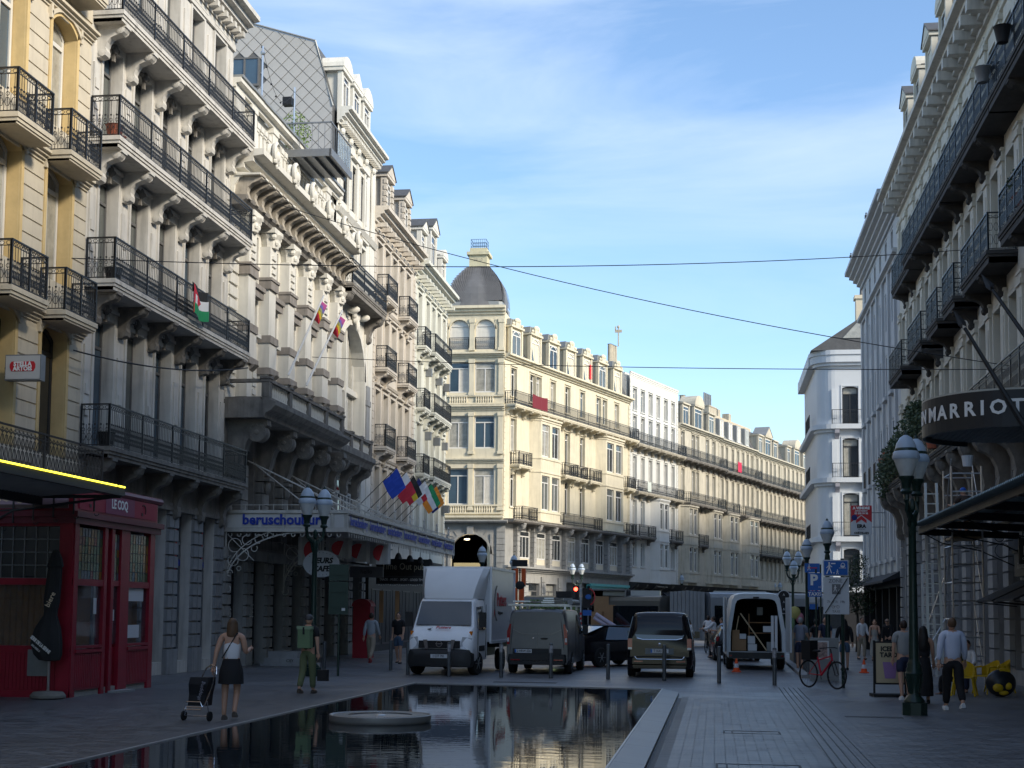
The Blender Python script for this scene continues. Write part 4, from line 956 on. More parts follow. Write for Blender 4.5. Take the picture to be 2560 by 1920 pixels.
def row_house(root, L, mt, cols, levels, cz, bal=(), ground=5.0, gm=None, oriels=(), dorm=(), dkind='old', slabz=(), br=1.6, gmat=None, cor=.5, mez=None, rust=False):
    M = MB(); G = gmat or oldst
    lv = [(z0, z1, w) for z0, z1, w in levels]
    ops = []
    for z0, z1, w in lv:
        for c in cols:
            if any(a-.1 < c < b+.1 and oz0 < z1 and oz1 > z0 for a, b, oz0, oz1 in [(q[0], q[1], q[2], q[3]) for q in oriels]): continue
            ops.append((c-w/2, c+w/2, z0, z1))
    wall(M, 0, L, ground, cz, ops, .3)
    for o in ops:
        M.box(o[0]-.1, o[1]+.1, -.10, .01, o[3]+.12, o[3]+.2); M.box(o[0]-.1, o[1]+.1, -.08, .01, o[2]-.09, o[2]-.003)
        M.box(o[0]-.1, o[0]-.004, -.04, .01, o[2], o[3]+.1); M.box(o[1]+.004, o[1]+.1, -.04, .01, o[2], o[3]+.1)
    for a in (.16, L-.16): rustic(M, a-.15, a+.15, ground, cz-.3, .4, p=.05)
    if rust:
        for z in [ground+.4*i for i in range(int((cz-ground)/.4))]: M.box(.3, L-.3, -.012, .0, z, z+.36)
    cornice(M, -.02, L+.02, cz-.15, cz+.25, cor, 0, 3)
    M.out('wall', [mt], root)
    MB().box(.02, L-.02, .45, 9, 0, cz+.2).out('wall_body', [mt], root)
    for o in ops: window(root, o[0]+.01, o[2]+.01, o[1]-o[0]-.02, o[3]-o[2]-.02, .2, 'tm', fwhite, (gdark, gcurt, ggrey, gblue), far=True)
    for a, b, z0, z1, out in oriels: oriel(root, a, b, z0, z1, out, mt, [(l0, l1) for l0, l1, w in lv if l0 > z0-.1 and l1 < z1+.1])
    for a, b, z, out, sm in bal:
        k = max(2, round((b-a)/br)); balcony(root, a, b, z, out, .95, 'far', sm, sm, br=[a+.25+(b-a-.5)*i/(k-1) for i in range(k)] , bw=.2, bh=.5, th=.22, step=.13)
    if dorm:
        mansard(root, L, cz+.2, cz+2.9, dep=1.5)
        for c, w, h, kd in dorm: dormer(root, c, cz+.22, w, h, mt, kd, gl=(gdark, ggrey), arch=(kd == 'old'), roofm=zinc)
    return ops
t1 = rsec('corner_block', 0, 'cream stone block with a row of seven ornate dormers beside the domed corner tower')
dk = mat('dark_aged_stone', (.20, .185, .165), .9, .3, 2, bump=.3, streak=.5)
cols1 = [1.6, 5.6, 7.2, 8.2+1.6, 11.0, 13.8, 17.9, 19.5, 21.9]
row_house(t1, 24.0, ivory, [1.55, 4.7, 5.75, 8.3, 11.0, 13.9, 17.2, 18.5, 21.1], [(17.3, 19.35, .95), (13.3, 15.7, .95), (9.35, 11.9, .95)], 19.95,
    bal=((.0, 24.0, 16.55, .95, ivory), (1.0, 3.2, 12.35, .8, ivory), (9.0, 11.5, 12.3, .8, ivory), (11.6, 13.6, 12.3, .7, ivory), (13.8, 16.2, 12.3, .8, ivory), (22.0, 23.8, 12.4, .7, ivory), (1.6, 4.2, 8.45, .8, dk), (8.8, 16.4, 8.45, .8, dk), (21.6, 23.9, 8.45, .8, dk)),
    oriels=((4.2, 8.6, 8.6, 16.1, .75), (16.6, 21.3, 8.6, 16.1, .75)), ground=8.2, dorm=[(1.75+3.2*k, 1.7, 2.1, 'old') for k in range(7)], br=1.3)
M = MB(); ops = [(a, a+1.75, 5.35, 7.75) for a in (2.6, 5.35, 8.1, 10.9, 13.6, 16.6, 19.6)]
wall(M, 0, 24, 4.6, 8.3, ops, .12)
for k in range(9):
    a = [1.9, 4.7, 7.4, 10.3, 12.9, 15.8, 18.7, 21.7, 23.6][k]; z = 5.1
    while z < 7.9: M.box(a-.22, a+.22, -.35, 0, z, z+.33); z += .37
mold(M, -.1, 24.1, [(-.01, 8.15), (.85, 8.2), (.95, 8.3), (.95, 8.42), (-.01, 8.45)], 1); cornice(M, -.1, 24.1, 4.75, 5.15, .5, 0, 3)
M.out('mezzanine_wall', [greym, dk], t1)
for k, o in enumerate(ops):
    MB().box(o[0]+.02, o[1]-.02, .02, .1, 5.15, 5.75).out('panel', [mat('cream_panel', (.60, .54, .42), .6, .08, 3)], t1)
    window(t1, o[0]+.02, 5.75, o[1]-o[0]-.04, 1.98, .0, 't3', fwhite, (gdark, gcurt, gdark))
for a in [1.9, 4.7, 7.4, 10.3, 12.9, 15.8, 18.7, 21.7]: console(t1, a, 8.18, .35, .85, 1.5, greym)
M = MB(); ops = [(a, a+2.0, 1.2, 4.0) for a in (1.2, 4.2, 7.2)]+[(11.0, 13.4, .2, 4.2), (14, 23.6, .2, 4.2)]
wall(M, 0, 24, 0, 4.62, ops, .3); 
for a in (.7, 3.7, 6.7, 9.7): rustic(M, a-.35, a+.35, 0, 4.5, .4, p=.12)
M.out('shop_wall', [greym], t1)
for o in ops[:4]: window(t1, o[0]+.02, o[2]+.02, o[1]-o[0]-.04, o[3]-o[2]-.04, .22, 'tmg' if o[2] > 1 else 'tm', fgrey, (gdark, gcurt))
text('TECOH', .42, plain('yellow_lettering', (.55, .50, .25)), t1, (5.9, -.05, 2.0), bold=.01)
tq = mat('turquoise_paint', (.10, .40, .38), .5, .08, 3); o = emp('turquoise_shopfront', tuple(r0+rd*15.0+Vector((.25, -.08, 0))), rrz, 'turquoise timber shopfront with slatted openings at the foot of the cream block', 'shopfront')
M = MB(); wall(M, 0, 8.2, 2.3, 4.15, [(.8, 2.2, 2.85, 3.75), (3.6, 4.8, 2.85, 3.75), (6.0, 7.6, 2.85, 3.75)], .2); M.box(-.05, 8.25, -.12, .02, 4.0, 4.2); M.box(0, 8.2, .0, .3, 0, 2.3); M.out('timber_front', [tq], o)
M = MB()
for a, b in ((.8, 2.2), (3.6, 4.8), (6.0, 7.6)):
    for i in range(int((b-a)/.22)): M.box(a+.05+i*.22, a+.13+i*.22, .08, .14, 2.85, 3.75)
M.out('pale_slats', [mat('pale_wood', (.50, .38, .26), .6, .1, 5)], o)
for a in (.8, 3.6, 6.0): MB().box(a-.1, a+1.6, -.08, .02, 2.74, 2.84).out('sill', [tq], o)
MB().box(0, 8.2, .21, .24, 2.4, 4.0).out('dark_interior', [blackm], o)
# the tower
tw = emp('corner_tower', (-19.25, 100, 0), 0, 'cream corner tower with slate dome, small lantern and iron rail on top', 'tower')
Lt = 4.45; M = MB(); cs = (1.20, 3.08); ops = []
for c in cs: ops += [(c-.74, c+.74, 17.4, 19.6), (c-.74, c+.74, 13.4, 15.75), (c-.74, c+.74, 9.4, 12.0), (c-.72, c+.72, 20.5, 22.65, .7)]
wall(M, 0, Lt, 8.3, 23.0, ops, .25)
for z, h_, o_ in ((23.0, .6, .45), (19.9, .35, .4), (16.1, .4, .3), (12.35, .35, .25), (8.2, .4, .5)): cornice(M, -.05, Lt+.08, z, z+h_, o_, 0, 3)
for c in (.18, 2.14, 4.25):
    for z0, z1 in ((9.0, 12.3), (13.0, 16.0), (17.2, 19.8), (20.4, 22.7)): M.box(c-.17, c+.17, -.10, 0, z0, z1); M.box(c-.22, c+.22, -.15, 0, z1-.3, z1); M.box(c-.22, c+.22, -.15, 0, z0, z0+.2)
for o in ops:
    if len(o) > 4: surround(M, *o[:4], .1, .06, 0, rise=.7)
for z in (16.55, 8.75):
    M.box(0, Lt, -.12, 0, z, z+.1); M.box(0, Lt, -.12, 0, z+.55, z+.66)
    for c in cs:
        for i in range(8): M.lathe([(.045, 0), (.07, .2), (.035, .33), (.055, .45)], (c-.6+i*.17, -.07, z+.1), 6)
M.out('wall', [ivory], tw); 
MB().box(.02, Lt-.02, .4, 4.4, 0, 23.3).out('wall_body', [ivory], tw)
for o in ops: window(tw, o[0]+.02, o[2]+.02, o[1]-o[0]-.04, o[3]-o[2]-.04, .16, 'tm' if len(o) < 5 else 't', fwhite, (gcurt, gwhite, gblue, gcurt) if len(o) < 5 else (gwhite,), arch=.68 if len(o) > 4 else 0)
for c in cs: r_ = bal_rail(c-.72, c+.72, 20.5, .06, .85, 'rich', .15, 3); r_.out('window_railing', [iron], tw)
def rsq(hw, z, cx, cy, n=6, p=.28):
    P = []
    for q in range(4):
        for i in range(n):
            a = q*pi/2+pi/4-pi/2+(i+.5)/n*pi/2; c, s = cos(a), sin(a); m_ = max(abs(c), abs(s)); k = (1/m_)*(1-p)+p*1.12; P.append((cx+hw*k*c, cy+hw*k*s, z))
    return P
cx, cy = 2.25, 2.15; dp = [(23.62, 2.0), (24.0, 1.98), (24.6, 1.95), (25.1, 1.86), (25.55, 1.70), (25.95, 1.48), (26.3, 1.22), (26.6, .98), (26.85, .78)]
D = MB(); D.loft([rsq(h, z, cx, cy) for z, h in dp]); dsl = mat('dome_slate', (.14, .14, .145), .55, .15, 3); dome = D.out('dome', [dsl], tw)
sc_ = MB(); nr = 26
def dhw(z):
    for (a, b), (c, d) in zip(dp, dp[1:]):
        if a <= z <= c: return b+(d-b)*(z-a)/(c-a)
    return dp[-1][1]
for j in range(nr):
    z = 24.05+j*2.75/nr; h = dhw(z)+.012; h2_ = dhw(min(26.85, z+.16))+.004; n = max(4, int(2*h/.16))
    for i in range(n):
        x0 = -h+2*h*i/n+(h/n if j % 2 else 0); x1 = min(x0+2*h/n-.01, h); xm = (x0+x1)/2; k = h2_/h
        if x1 <= x0: continue
        for s_ in (0, 1):
            def T(a, hh, zz): return (cx+a, cy-hh, zz) if s_ == 0 else (cx+hh, cy+a, zz)
            sc_.add([T(x0, h+.02, z+.05), T(xm, h+.03, z), T(x1, h+.02, z+.05), T(x1*k, h2_, z+.15), T(x0*k, h2_, z+.15)], [(0, 1, 2, 3, 4)])
sc_.out('slate_scales', [dsl], dome, kind='stuff')
M = MB(); M.prism([(cx-1.98, cy-1.75), (cx-1.75, cy-1.98), (cx+1.75, cy-1.98), (cx+1.98, cy-1.75), (cx+1.98, cy+1.98), (cx-1.98, cy+1.98)], 23.55, 24.0, 'z'); M.out('lead_skirt', [zinc], dome)
M = MB(); M.box(cx-.66, cx+.66, cy-.66, cy+.66, 26.8, 27.9); M.box(cx-.82, cx+.82, cy-.82, cy+.82, 27.72, 27.95); M.box(cx-.62, cx+.62, cy-.62, cy+.62, 27.95, 28.25); M.out('lantern', [mat('pale_lantern_stone', (.50, .47, .33), .8, .2, 3)], tw)
text('1910', .34, oldst, tw, (cx, cy-.67, 27.35))
M = MB()
for q in range(9): x = cx-.55+q*1.1/8; M.box(x-.012, x+.012, cy-.56, cy-.54, 28.25, 28.9); M.box(x-.012, x+.012, cy+.54, cy+.56, 28.25, 28.9)
for z in (28.4, 28.65, 28.9): M.box(cx-.56, cx+.56, cy-.57, cy-.54, z-.012, z+.012); M.box(cx-.56, cx+.56, cy+.54, cy+.57, z-.012, z+.012); M.box(cx-.57, cx-.54, cy-.56, cy+.56, z-.012, z+.012); M.box(cx+.54, cx+.57, cy-.56, cy+.56, z-.012, z+.012)
M.out('top_railing', [mat('blue_iron', (.05, .10, .16), .5, 0)], tw)
M = MB(); wall(M, 0, Lt+.2, 3.8, 8.25, [(.75, 3.6, 4.2, 7.35, 1.42)], .5)
for k in range(11): a = pi*k/10; M.bar((2.17+1.5*cos(a), -.04, 5.93+1.5*sin(a)), (2.17+2.0*cos(a), -.04, 5.93+2.0*sin(a)), .03)
surround(M, .75, 3.6, 4.2, 7.35, .16, .1, 0, rise=1.42); M.box(1.95, 2.4, -.22, 0, 7.3, 7.9)
for q in (.1, 4.35): rustic(M, q-.3, q+.3, 4.0, 7.9, .42, p=.12)
M.box(0, Lt+.2, 0, .4, 0, 3.8); mold(M, -.1, Lt+.4, [(-.01, 8.1), (.5, 8.1), (.6, 8.2), (.6, 8.3), (-.01, 8.32)])
M.out('arched_base', [greym], tw); MB().box(.8, 3.55, .4, .45, 4.2, 7.3).out('arch_glass', [gdark], tw); MB().box(1.0, 3.1, .05, .12, 4.0, 5.3).out('yellow_board', [mat('yellow_ply', (.50, .40, .20), .7, .05)], tw)
MB().lathe([(.001, 0), (.2, .04), (.2, .1), (.001, .12)], (1.9, .2, 6.9), 10).out('lit_ceiling_lamp', [mat('warm_lamp', (1, .8, .5), .5, 0, emit=(1, .8, .5, 2.5))], tw)
M = MB(); M.box(-.6, 6.6, -3.6, 0, 3.75, 3.85); M.box(-.6, 6.6, -3.65, -3.55, 3.6, 3.9); M.out('dark_canopy', [blackm], tw)
# following houses
w2 = rsec('modern_white_house', 24.05, 'plain white modernised house with paired windows between the cream block and its neighbour')
row_house(w2, 12.1, modw, [1.2, 3.1, 5.0, 6.9, 8.9, 10.8], [(19.4, 21.3, .95), (17.0, 18.9, .9), (13.1, 15.4, .85), (9.3, 11.6, .9), (5.9, 8.0, .9)], 22.4, bal=((.0, 12.1, 16.4, .9, oldst), (.2, 11.8, 12.3, .8, oldst), (.5, 4.5, 8.5, .8, dk), (8.5, 11.6, 8.5, .8, dk)), ground=4.5, cor=.12, oriels=((5.0, 8.4, 4.6, 11.9, .7),))
c3 = rsec('dormered_house', 36.15, 'cream house with three dormers and chimney stack right of the white modernised house')
grim = mat('greyed_ivory', (.50, .46, .37), .85, .14, 1.0, bump=.15, streak=.45, dcol=(.14, .12, .10))
row_house(c3, 12.3, grim, [1.4, 4.4, 5.6, 8.6, 10.6], [(17.0, 19.0, 1.0), (13.1, 15.5, .9), (9.3, 11.7, .9), (5.8, 8.1, .9)], 19.4, bal=((.0, 12.3, 16.4, .9, dk), (1.2, 11.9, 12.3, .9, dk), (4.6, 7.4, 8.5, .6, dk)), oriels=((.8, 4.2, 4.9, 11.9, .7), (8.0, 11.6, 4.9, 11.9, .7)), ground=4.5, dorm=[(2.0, 1.8, 2.0, 'flat'), (5.6, 2.4, 2.2, 'seg'), (9.6, 1.8, 2.0, 'flat')])
c4 = rsec('oak_window_house', 48.5, 'cream house with lead-grey mansard skylights and twin glazed oriels')
row_house(c4, 12.1, grim, [.9, 2.4, 4.4, 6.2, 8.0, 9.6, 11.2], [(16.9, 18.9, .8), (13.1, 15.5, .8), (9.3, 11.7, .8), (5.8, 8.1, .8)], 19.3, bal=((.0, 12.1, 16.3, .9, dk), (.2, 4.6, 12.2, .8, dk), (6.5, 12.0, 12.2, .8, dk)), oriels=((.6, 4.4, 4.9, 11.9, .8), (7.4, 11.6, 4.9, 11.9, .8)), ground=4.5)
mansard(c4, 12.1, 19.5, 22.4, 2.2, mt=zinc)
for k in range(4):
    M = MB(); c = 1.6+2.9*k; M.prism([(.3, 19.7), (.3, 21.7), (2.0, 22.0), (2.0, 19.7)], c-.75, c+.75, 'x'); d = M.out('dormer', [zinc], c4); window(d, c-.6, 19.9, 1.2, 1.7, .22, 'm', fwhite, (gcurt, gwhite), far=True, name='dormer_window')
c5 = rsec('long_balcony_house', 60.65, 'cream house with dark full-width balcony and clustered dormers further down the row')
row_house(c5, 10.9, grim, [1.0, 2.6, 4.6, 6.2, 7.8, 9.6], [(16.8, 18.8, .8), (13.0, 15.3, .8), (9.2, 11.6, .8), (5.7, 8.0, .8)], 19.2, bal=((.0, 10.9, 16.2, .9, dk), (.0, 10.8, 12.1, .8, dk), (0, 10.9, 8.4, .8, dk)), ground=4.5, dorm=[(2.0, 1.6, 2.0, 'flat'), (4.8, 2.4, 2.1, 'tri'), (7.8, 1.6, 2.0, 'flat')])
c6 = rsec('end_house', 71.6, 'cream house near the far right end of the sunlit row')
row_house(c6, 12, grim, [1.0, 2.6, 4.6, 6.4, 8.2, 10.0], [(16.8, 18.8, .8), (13.0, 15.3, .8), (9.2, 11.6, .8), (5.7, 8.0, .8)], 19.2, bal=((.0, 12, 16.2, .9, dk), (.0, 12, 12.1, .8, dk), (0, 12, 8.4, .8, dk)), ground=4.5, dorm=[(2.4, 1.6, 2.0, 'flat'), (6.0, 2.4, 2.1, 'seg'), (9.6, 1.6, 2.0, 'flat')])
c7 = rsec('low_white_house', 83.7, 'lower white house with red chimneys at the far end of the row')
row_house(c7, 12, modw, [1.2, 2.8, 5.0, 7.4], [(13.0, 15.0, .8), (9.2, 11.6, .8), (5.7, 8.0, .8)], 15.6, bal=((.0, 9, 12.1, .7, dk), (0, 9, 8.4, .7, dk)), ground=4.5, dorm=[(2.4, 1.6, 1.8, 'tri'), (6.0, 1.6, 1.8, 'tri')])
for rt, L_, items in ((w2, 12.1, ((1.2, 4.6), (7.2, 4.6))), (c3, 12.3, ()), (c4, 12.1, ()), (c5, 10.9, ()), (c6, 12, ()), (c7, 12, ())):
    M = MB(); M.box(0, L_, -.05, .4, 0, 4.5)
    mold(M, 0, L_, [(-.01, 3.9), (.3, 4.0), (.6, 4.3), (.8, 4.5), (-.01, 4.55)])
    M.out('shopfront', [mat('dark_shopfront', (.05, .048, .045), .7, .3, 2)], rt)
    for k in range(int(L_/3)): window(rt, .5+3*k, .3, 2.3, 2.9, -.1, 'm', fdark, (gdark,), far=True, name='shop_window')
    for k in range(int(L_/2.2)): console(rt, .6+2.2*k, 4.35, .25, .6, .9, dk)
for k, (s_, w_) in enumerate(((25.6, 3.6), (31.4, 3.4))):
    p = r0+rd*s_; o = emp('shop_awning', (p.x+.1, p.y, 2.5), rrz, ['black sloping shop awning beside the turquoise shopfront', 'black sloping shop awning, second from the turquoise shopfront'][k], 'awning')
    MB().prism([(-.1, 1.3), (-1.7, .2), (-1.7, -.15), (-1.66, -.15), (-1.66, .16), (-.1, 1.2)], 0, w_, 'x').out('canvas', [mat('dark_canvas', (.02, .022, .03), .8, .1)], o)
# chimneys, parapets above the row
def chimney(s_, back, z, w, d, h, pots, mt, label, pot=.09, ph=.9):
    n = Vector((-cos(RA), sin(RA), 0)); p = r0+rd*s_+n*back; o = emp('chimney', (p.x, p.y, z), rrz, label, 'chimney'); M = MB(); M.box(0, w, 0, d, 0, h); M.box(-.06, w+.06, -.06, d+.06, h-.12, h); M.out('stack', [mt], o)
    for i in range(pots): MB().lathe([(pot, 0), (pot*.9, ph), (pot*1.15, ph)], (w*(i+.5)/pots, d/2, h), 8).out('chimney_pot', [galv if pots > 4 else oldst], o)
    return o
chimney(23.2, 1.0, 21.8, 1.6, 1.2, 1.2, 4, oldst, 'tall chimney with clustered grey pots at the end of the cream block', .2, 2.0)
chimney(41, 3.0, 21.5, 2.4, 1, 1.6, 5, oldst, 'chimney with five pots behind the dormered house'); chimney(45.2, 2.5, 21.2, .8, .8, 1.9, 1, oldst, 'single round-topped chimney right of the five-pot chimney', .32, .6)
chimney(54.2, 3.0, 20, 2.6, 1.2, 3.9, 5, oldst, 'rough stone chimney with five tall pipes over the skylit roof', .1, 1.4); chimney(84.5, 2.0, 15.5, 2.0, 1, 2.2, 5, plain('red_brick_paint', (.25, .10, .06)), 'red chimney with pots over the low white house', .1, .7)
o = rsec('party_wall_block', 57, 'tall blank beige party wall rising behind the far dormers'); MB().box(3, 22, 6, 12, 0, 24.4).out('wall', [mat('beige_render', (.46, .40, .30), .9, .08, 1, streak=.2)], o)
for a in (6, 10, 14): MB().box(a, a+.9, 6.2, 7, 24.4, 25.3).out('chimney_stack', [oldst], o)
o = rsec('stepped_pale_block', 78, 'pale yellow stepped wall behind the end of the row'); MB().box(0, 5, 4, 10, 0, 22.6).box(5, 8, 4, 10, 0, 20.2).box(1.6, 2.8, 4, 6, 22.6, 23.6).out('wall', [mat('pale_yellow_render', (.60, .54, .38), .9, .05, 1)], o)
M = MB(); M.tube([(0, 0, 0), (0, 0, 1.6)], .05, 6); M.ball((0, 0, 1.7), (.12, .12, .14), 8, 6); M.box(-.3, .3, -.03, .03, 1.2, 1.45); M.box(-.3, -.2, -.03, .03, 1.4, 1.75)
p = r0+rd*24+Vector((-1, .5, 0)); tag(M.out('roof_vane', [oldst], None, (p.x, p.y, 24.9)), 'small figure-like vane standing on the clustered chimney', 'weather vane')
# cloths on far balconies
for s_, z, w, h, c, lb in ((2.6, 16.6, 2.6, 1.0, (.16, .02, .03), 'dark red blanket hung over the long balcony of the cream block'), (26.2, 12.4, .9, .9, (.55, .6, .55), 'green and white cloth hanging on the balcony of the white modernised house'), (51.5, 16.4, 1.3, 1.1, (.5, .03, .08), 'bright red cloth on the far balcony over the skylit house'), (15.0, 20.6, .5, 1.2, (.6, .02, .03), 'small red flag hanging at the fifth dormer')):
    p = r0+rd*s_; M = MB(); k = 8
    for i in range(k): M.add([(w*i/k, -.02*sin(i*2), 0), (w*(i+1)/k, -.02*sin(i*2+2), 0), (w*(i+1)/k, -.02*sin(i*2+2), h-.08*sin(pi*(i+1)/k)), (w*i/k, -.02*sin(i*2), h-.08*sin(pi*i/k))], [(0, 1, 2, 3)])
    off = 1.02 if z > 16 and z < 20 else (.85 if z < 20 else .15)
    tag(M.out('hanging_cloth', [plain('cloth_%.2f' % c[0], c, .9)], None, (p.x+cos(RA)*off, p.y-sin(RA)*off, z), rrz), lb, 'cloth')
# ============================================================ right row (facades face -X)
RX = 8.3
def rb(name, Yfar, label, cat='building'): return emp(name, (RX, Yfar, 0), -pi/2, label, cat)
ht = rb('hotel_building', 66.0, 'pale plaster hotel with dark stone balconies and sooty ground arcade along the right side'); Lh = 48.0
sp = 2.32; M = MB(); ops = []; n = int(Lh/sp)
hc = [1.55+sp*k for k in range(n)]
for c in hc:
    for a, b in ((18.0, 19.5), (16.15, 17.05), ): pass
    ops += [(c-.52, c+.52, 17.85, 19.45), (c-.52, c+.52, 14.3, 17.05-.25), (c-.52, c+.52, 12.0, 13.75), ]
ops = []
for c in hc: ops += [(c-.52, c+.52, 16.1, 18.9), (c-.54, c+.54, 12.05, 15.0), (c-.54, c+.54, 7.5, 10.9)]
wall(M, 0, Lh, 7.2, 20.3, ops, .4)
for o in ops:
    surround(M, *o, .13, .05); M.box(o[0]-.02, o[1]+.02, -.04, .01, o[3]+.15, o[3]+.45)
for k in range(n+1):
    a = hc[0]-sp/2+sp*k
    for z0, z1 in ((7.4, 11.2), (12.1, 15.3), (16.2, 19.5)):
        M.box(max(0, a-.30), a+.30, -.10, .01, z0, z1); M.box(max(0, a-.36), a+.36, -.15, .01, z1-.35, z1-.2); M.box(max(0, a-.34), a+.34, -.13, .01, z1-.02, z1+.06)
        M.box(max(0, a-.16), a+.16, -.125, -.09, z0+.2, z1-.7)
mold(M, 0, Lh, [(-.01, 19.35), (.1, 19.4), (.12, 19.5), (-.01, 19.55)])
cornice(M, -.05, Lh, 19.95, 20.85, .95, 1, 5)
for k in range(int(Lh/1.16)): M.box(.3+k*1.16, .62+k*1.16, -.78, -.1, 20.02, 20.34, 1)
M.out('wall', [hotel, greyst], ht)
body(ht, Lh, 12, 21, hotel); mansard(ht, Lh, 20.8, 25.6, 2.6, mt=slate)
for o in ops: window(ht, o[0]+.02, o[2]+.02, o[1]-o[0]-.04, o[3]-o[2]-.04, .30, 'tm', mat('cream_frame', (.42, .41, .36), .6, .05), (ggrey, gcurt, mat('beige_blind', (.30, .29, .24), .4, .1)), far=False)
for k in range(5):
    c = 1.2+3.5*k; dormer(ht, c, 20.85, 1.5, 3.9, hotel, 'tri' if k % 2 == 0 else 'seg', y=.3, dep=2)
cornice_ = MB(); M = MB(); cornice(M, 14.5, Lh, 24.6, 25.4, .5, 0, 3); M.box(14.5, Lh, .5, 3, 20.9, 24.8)
for k in range(14): M.box(15.5+k*2.3, 16.5+k*2.3, .42, .5, 21.4, 24.0)
M.out('attic_wall', [hotel], ht)
for k in range(12): window(ht, 15.55+k*2.3, 21.6, .9, 2.2, .40, 'tm', fwhite, (ggrey,))
# balconies
sooty = mat('black_soot_stone', (.06, .057, .055), .9, .3, 2, bump=.3)
def hb(a, b, z, out=.85, **k):
    nb = [x-sp/2 for x in hc+[hc[-1]+sp] if a+.15 < x-sp/2 < b-.15] or [a+.3, b-.3]
    return balcony(ht, a, b, z, out, 1.05, 'lace', sooty, sooty, ironb, br=nb, bw=.32, bh=.62, th=.36, step=.13, posts=1.1)
hb(1.9, 7.4, 16.1, .62); hb(7.4, 17.0, 16.1, .85); hb(17.0, 25.8, 16.1, .85); hb(25.8, 34, 16.1, .85); hb(34, 44, 16.1, .85)
for a, b in ((2.6, 6.6), (8.6, 12.2), (13.7, 16.1), (17.3, 19.6), (21.0, 25.4), (27.0, 31.0), (33, 37)): hb(a, b, 12.0, .85)
hb(.3, 20.9, 7.45, .95); hb(20.9, 33, 7.45, .95)
# dark ground arcade
M = MB(); ops = [(c-.75, c+.75, .4, 6.0) for c in [1.55+sp*1.0*k for k in range(n)]]
wall(M, 0, Lh, 0, 7.2, ops, .5)
M.out('arcade_wall', [bluest], ht)
for k in range(n+1):
    a = hc[0]-sp/2+sp*k; z = .5
    if a+.4 > Lh: break
    while z < 5.6: block(ht, max(0, a-.4), z, .8 if a > .4 else .5, .42, bluest, .14); z += .44
    if k < 17: console(ht, a, 7.12, .42, 1.0, 1.9, dirty, 'scroll_bracket')
for o in ops: window(ht, o[0]+.02, .42, 1.46, 5.5, .4, 'tm', fdark, (gdark,), name='shop_window')
# grey-white house beyond
h2 = rb('grey_white_house', 82.4, 'grey-white rendered house with plain vertical piers beyond the hotel'); L2_ = 16.35; M = MB(); c2 = [1.5+2.45*k for k in range(6)]; ops = []
for c in c2: ops += [(c-.48, c+.48, 4.6, 7.6), (c-.48, c+.48, 8.8, 11.0), (c-.48, c+.48, 12.4, 14.4), (c-.45, c+.45, 15.7, 17.4), (c-.4, c+.4, 19.0, 20.0)]
wall(M, 0, L2_, 3.6, 20.7, ops, .35)
for k in range(7): a = c2[0]-1.22+2.45*k; M.box(max(0, a-.25), min(L2_, a+.25), -.12, .01, 3.6, 18.2)
for o in ops:
    if o[2] < 15: M.box(o[0]-.15, o[1]+.15, -.22, .01, o[2]-.2, o[2]-.02)
    M.box(o[0]-.1, o[1]+.1, -.03, .01, o[3]+.1, o[3]+.16)
cornice(M, -.3, L2_, 20.3, 21.3, .95, 0, 5); cornice(M, -.1, L2_, 18.2, 18.55, .3, 0, 2)
M.out('wall', [h2m], h2); MB().box(0, L2_, .5, 12, 0, 21).out('wall_body', [h2m], h2)
for o in ops: window(h2, o[0]+.02, o[2]+.02, o[1]-o[0]-.04, o[3]-o[2]-.04, .25, 'tm', fwhite, (gdark, ggrey), far=False)
M = MB()
for c in c2[:4]:
    for i in range(9): M.box(c-.45+i*.11, c-.43+i*.11, -.14, -.12, 7.95+.85, 9.7)
    M.box(c-.48, c+.48, -.15, -.11, 9.68, 9.72)
M.out('window_railing', [iron], h2)
M = MB(); M.box(0, L2_, -.1, .4, 3.2, 3.75); M.box(0, L2_, .3, .5, 0, 3.3)
for k in range(6): M.box(.1+k*2.9, .35+k*2.9, -.1, .3, 0, 3.3)
M.out('shopfront', [blackm], h2); MB().prism([(-.05, 3.9), (-.9, 3.45), (-.9, 3.35), (-.05, 3.6)], 0, L2_, 'x').out('awning_box', [mat('dark_canvas', (.02, .022, .03), .8, .1)], h2)
# white rounded corner house with for-sale board
er = emp('rounded_corner_house', (8.0, 98, 0), 0, 'bright white house with rounded corner and black railings at the end of the right row', 'building'); M = MB()
wn_ = [(1.0, .95), (3.0, .95), (5.0, .95)]; lv = [(14.65, 17.2), (11.05, 13.7), (7.1, 10.0), (3.9, 6.3)]
ops = [(c-w/2-.05, c+w/2+.05, a, b, .12) for c, w in wn_ for a, b in lv]
wall(M, 0, 8, 3.4, 19.2, ops, .3)
pf = [(0, 3.4), (0, 19.2)]
for i in range(8):
    a0 = -pi/2-pi/2*i/8; a1 = -pi/2-pi/2*(i+1)/8; rr_ = 1.15
    for z0, z1, q in ((0, 19.2, 0), (18.6, 18.8, .25), (18.8, 19.3, .42), (19.3, 19.6, .5), (14.3, 14.62, .42), (10.7, 11.02, .42), (6.75, 7.08, .42), (14.1, 14.3, .2), (10.5, 10.7, .2)):
        def Q(a): return ((rr_+q)*cos(a), 1.15+(rr_+q)*sin(a))
        def Q0(a): return ((rr_-.4)*cos(a), 1.15+(rr_-.4)*sin(a))
        M.prism([Q(a0), Q0(a0), Q0(a1), Q(a1)], z0, z1, 'z')
for z0, z1, q in ((18.6, 18.8, .25), (18.8, 19.3, .42), (19.3, 19.6, .5), (14.3, 14.62, .42), (10.7, 11.02, .42), (6.75, 7.08, .42)): M.box(0, 8, -q, .01, z0, z1)
M.box(-1.15, -.9, 1.15, 14, 0, 19.2)
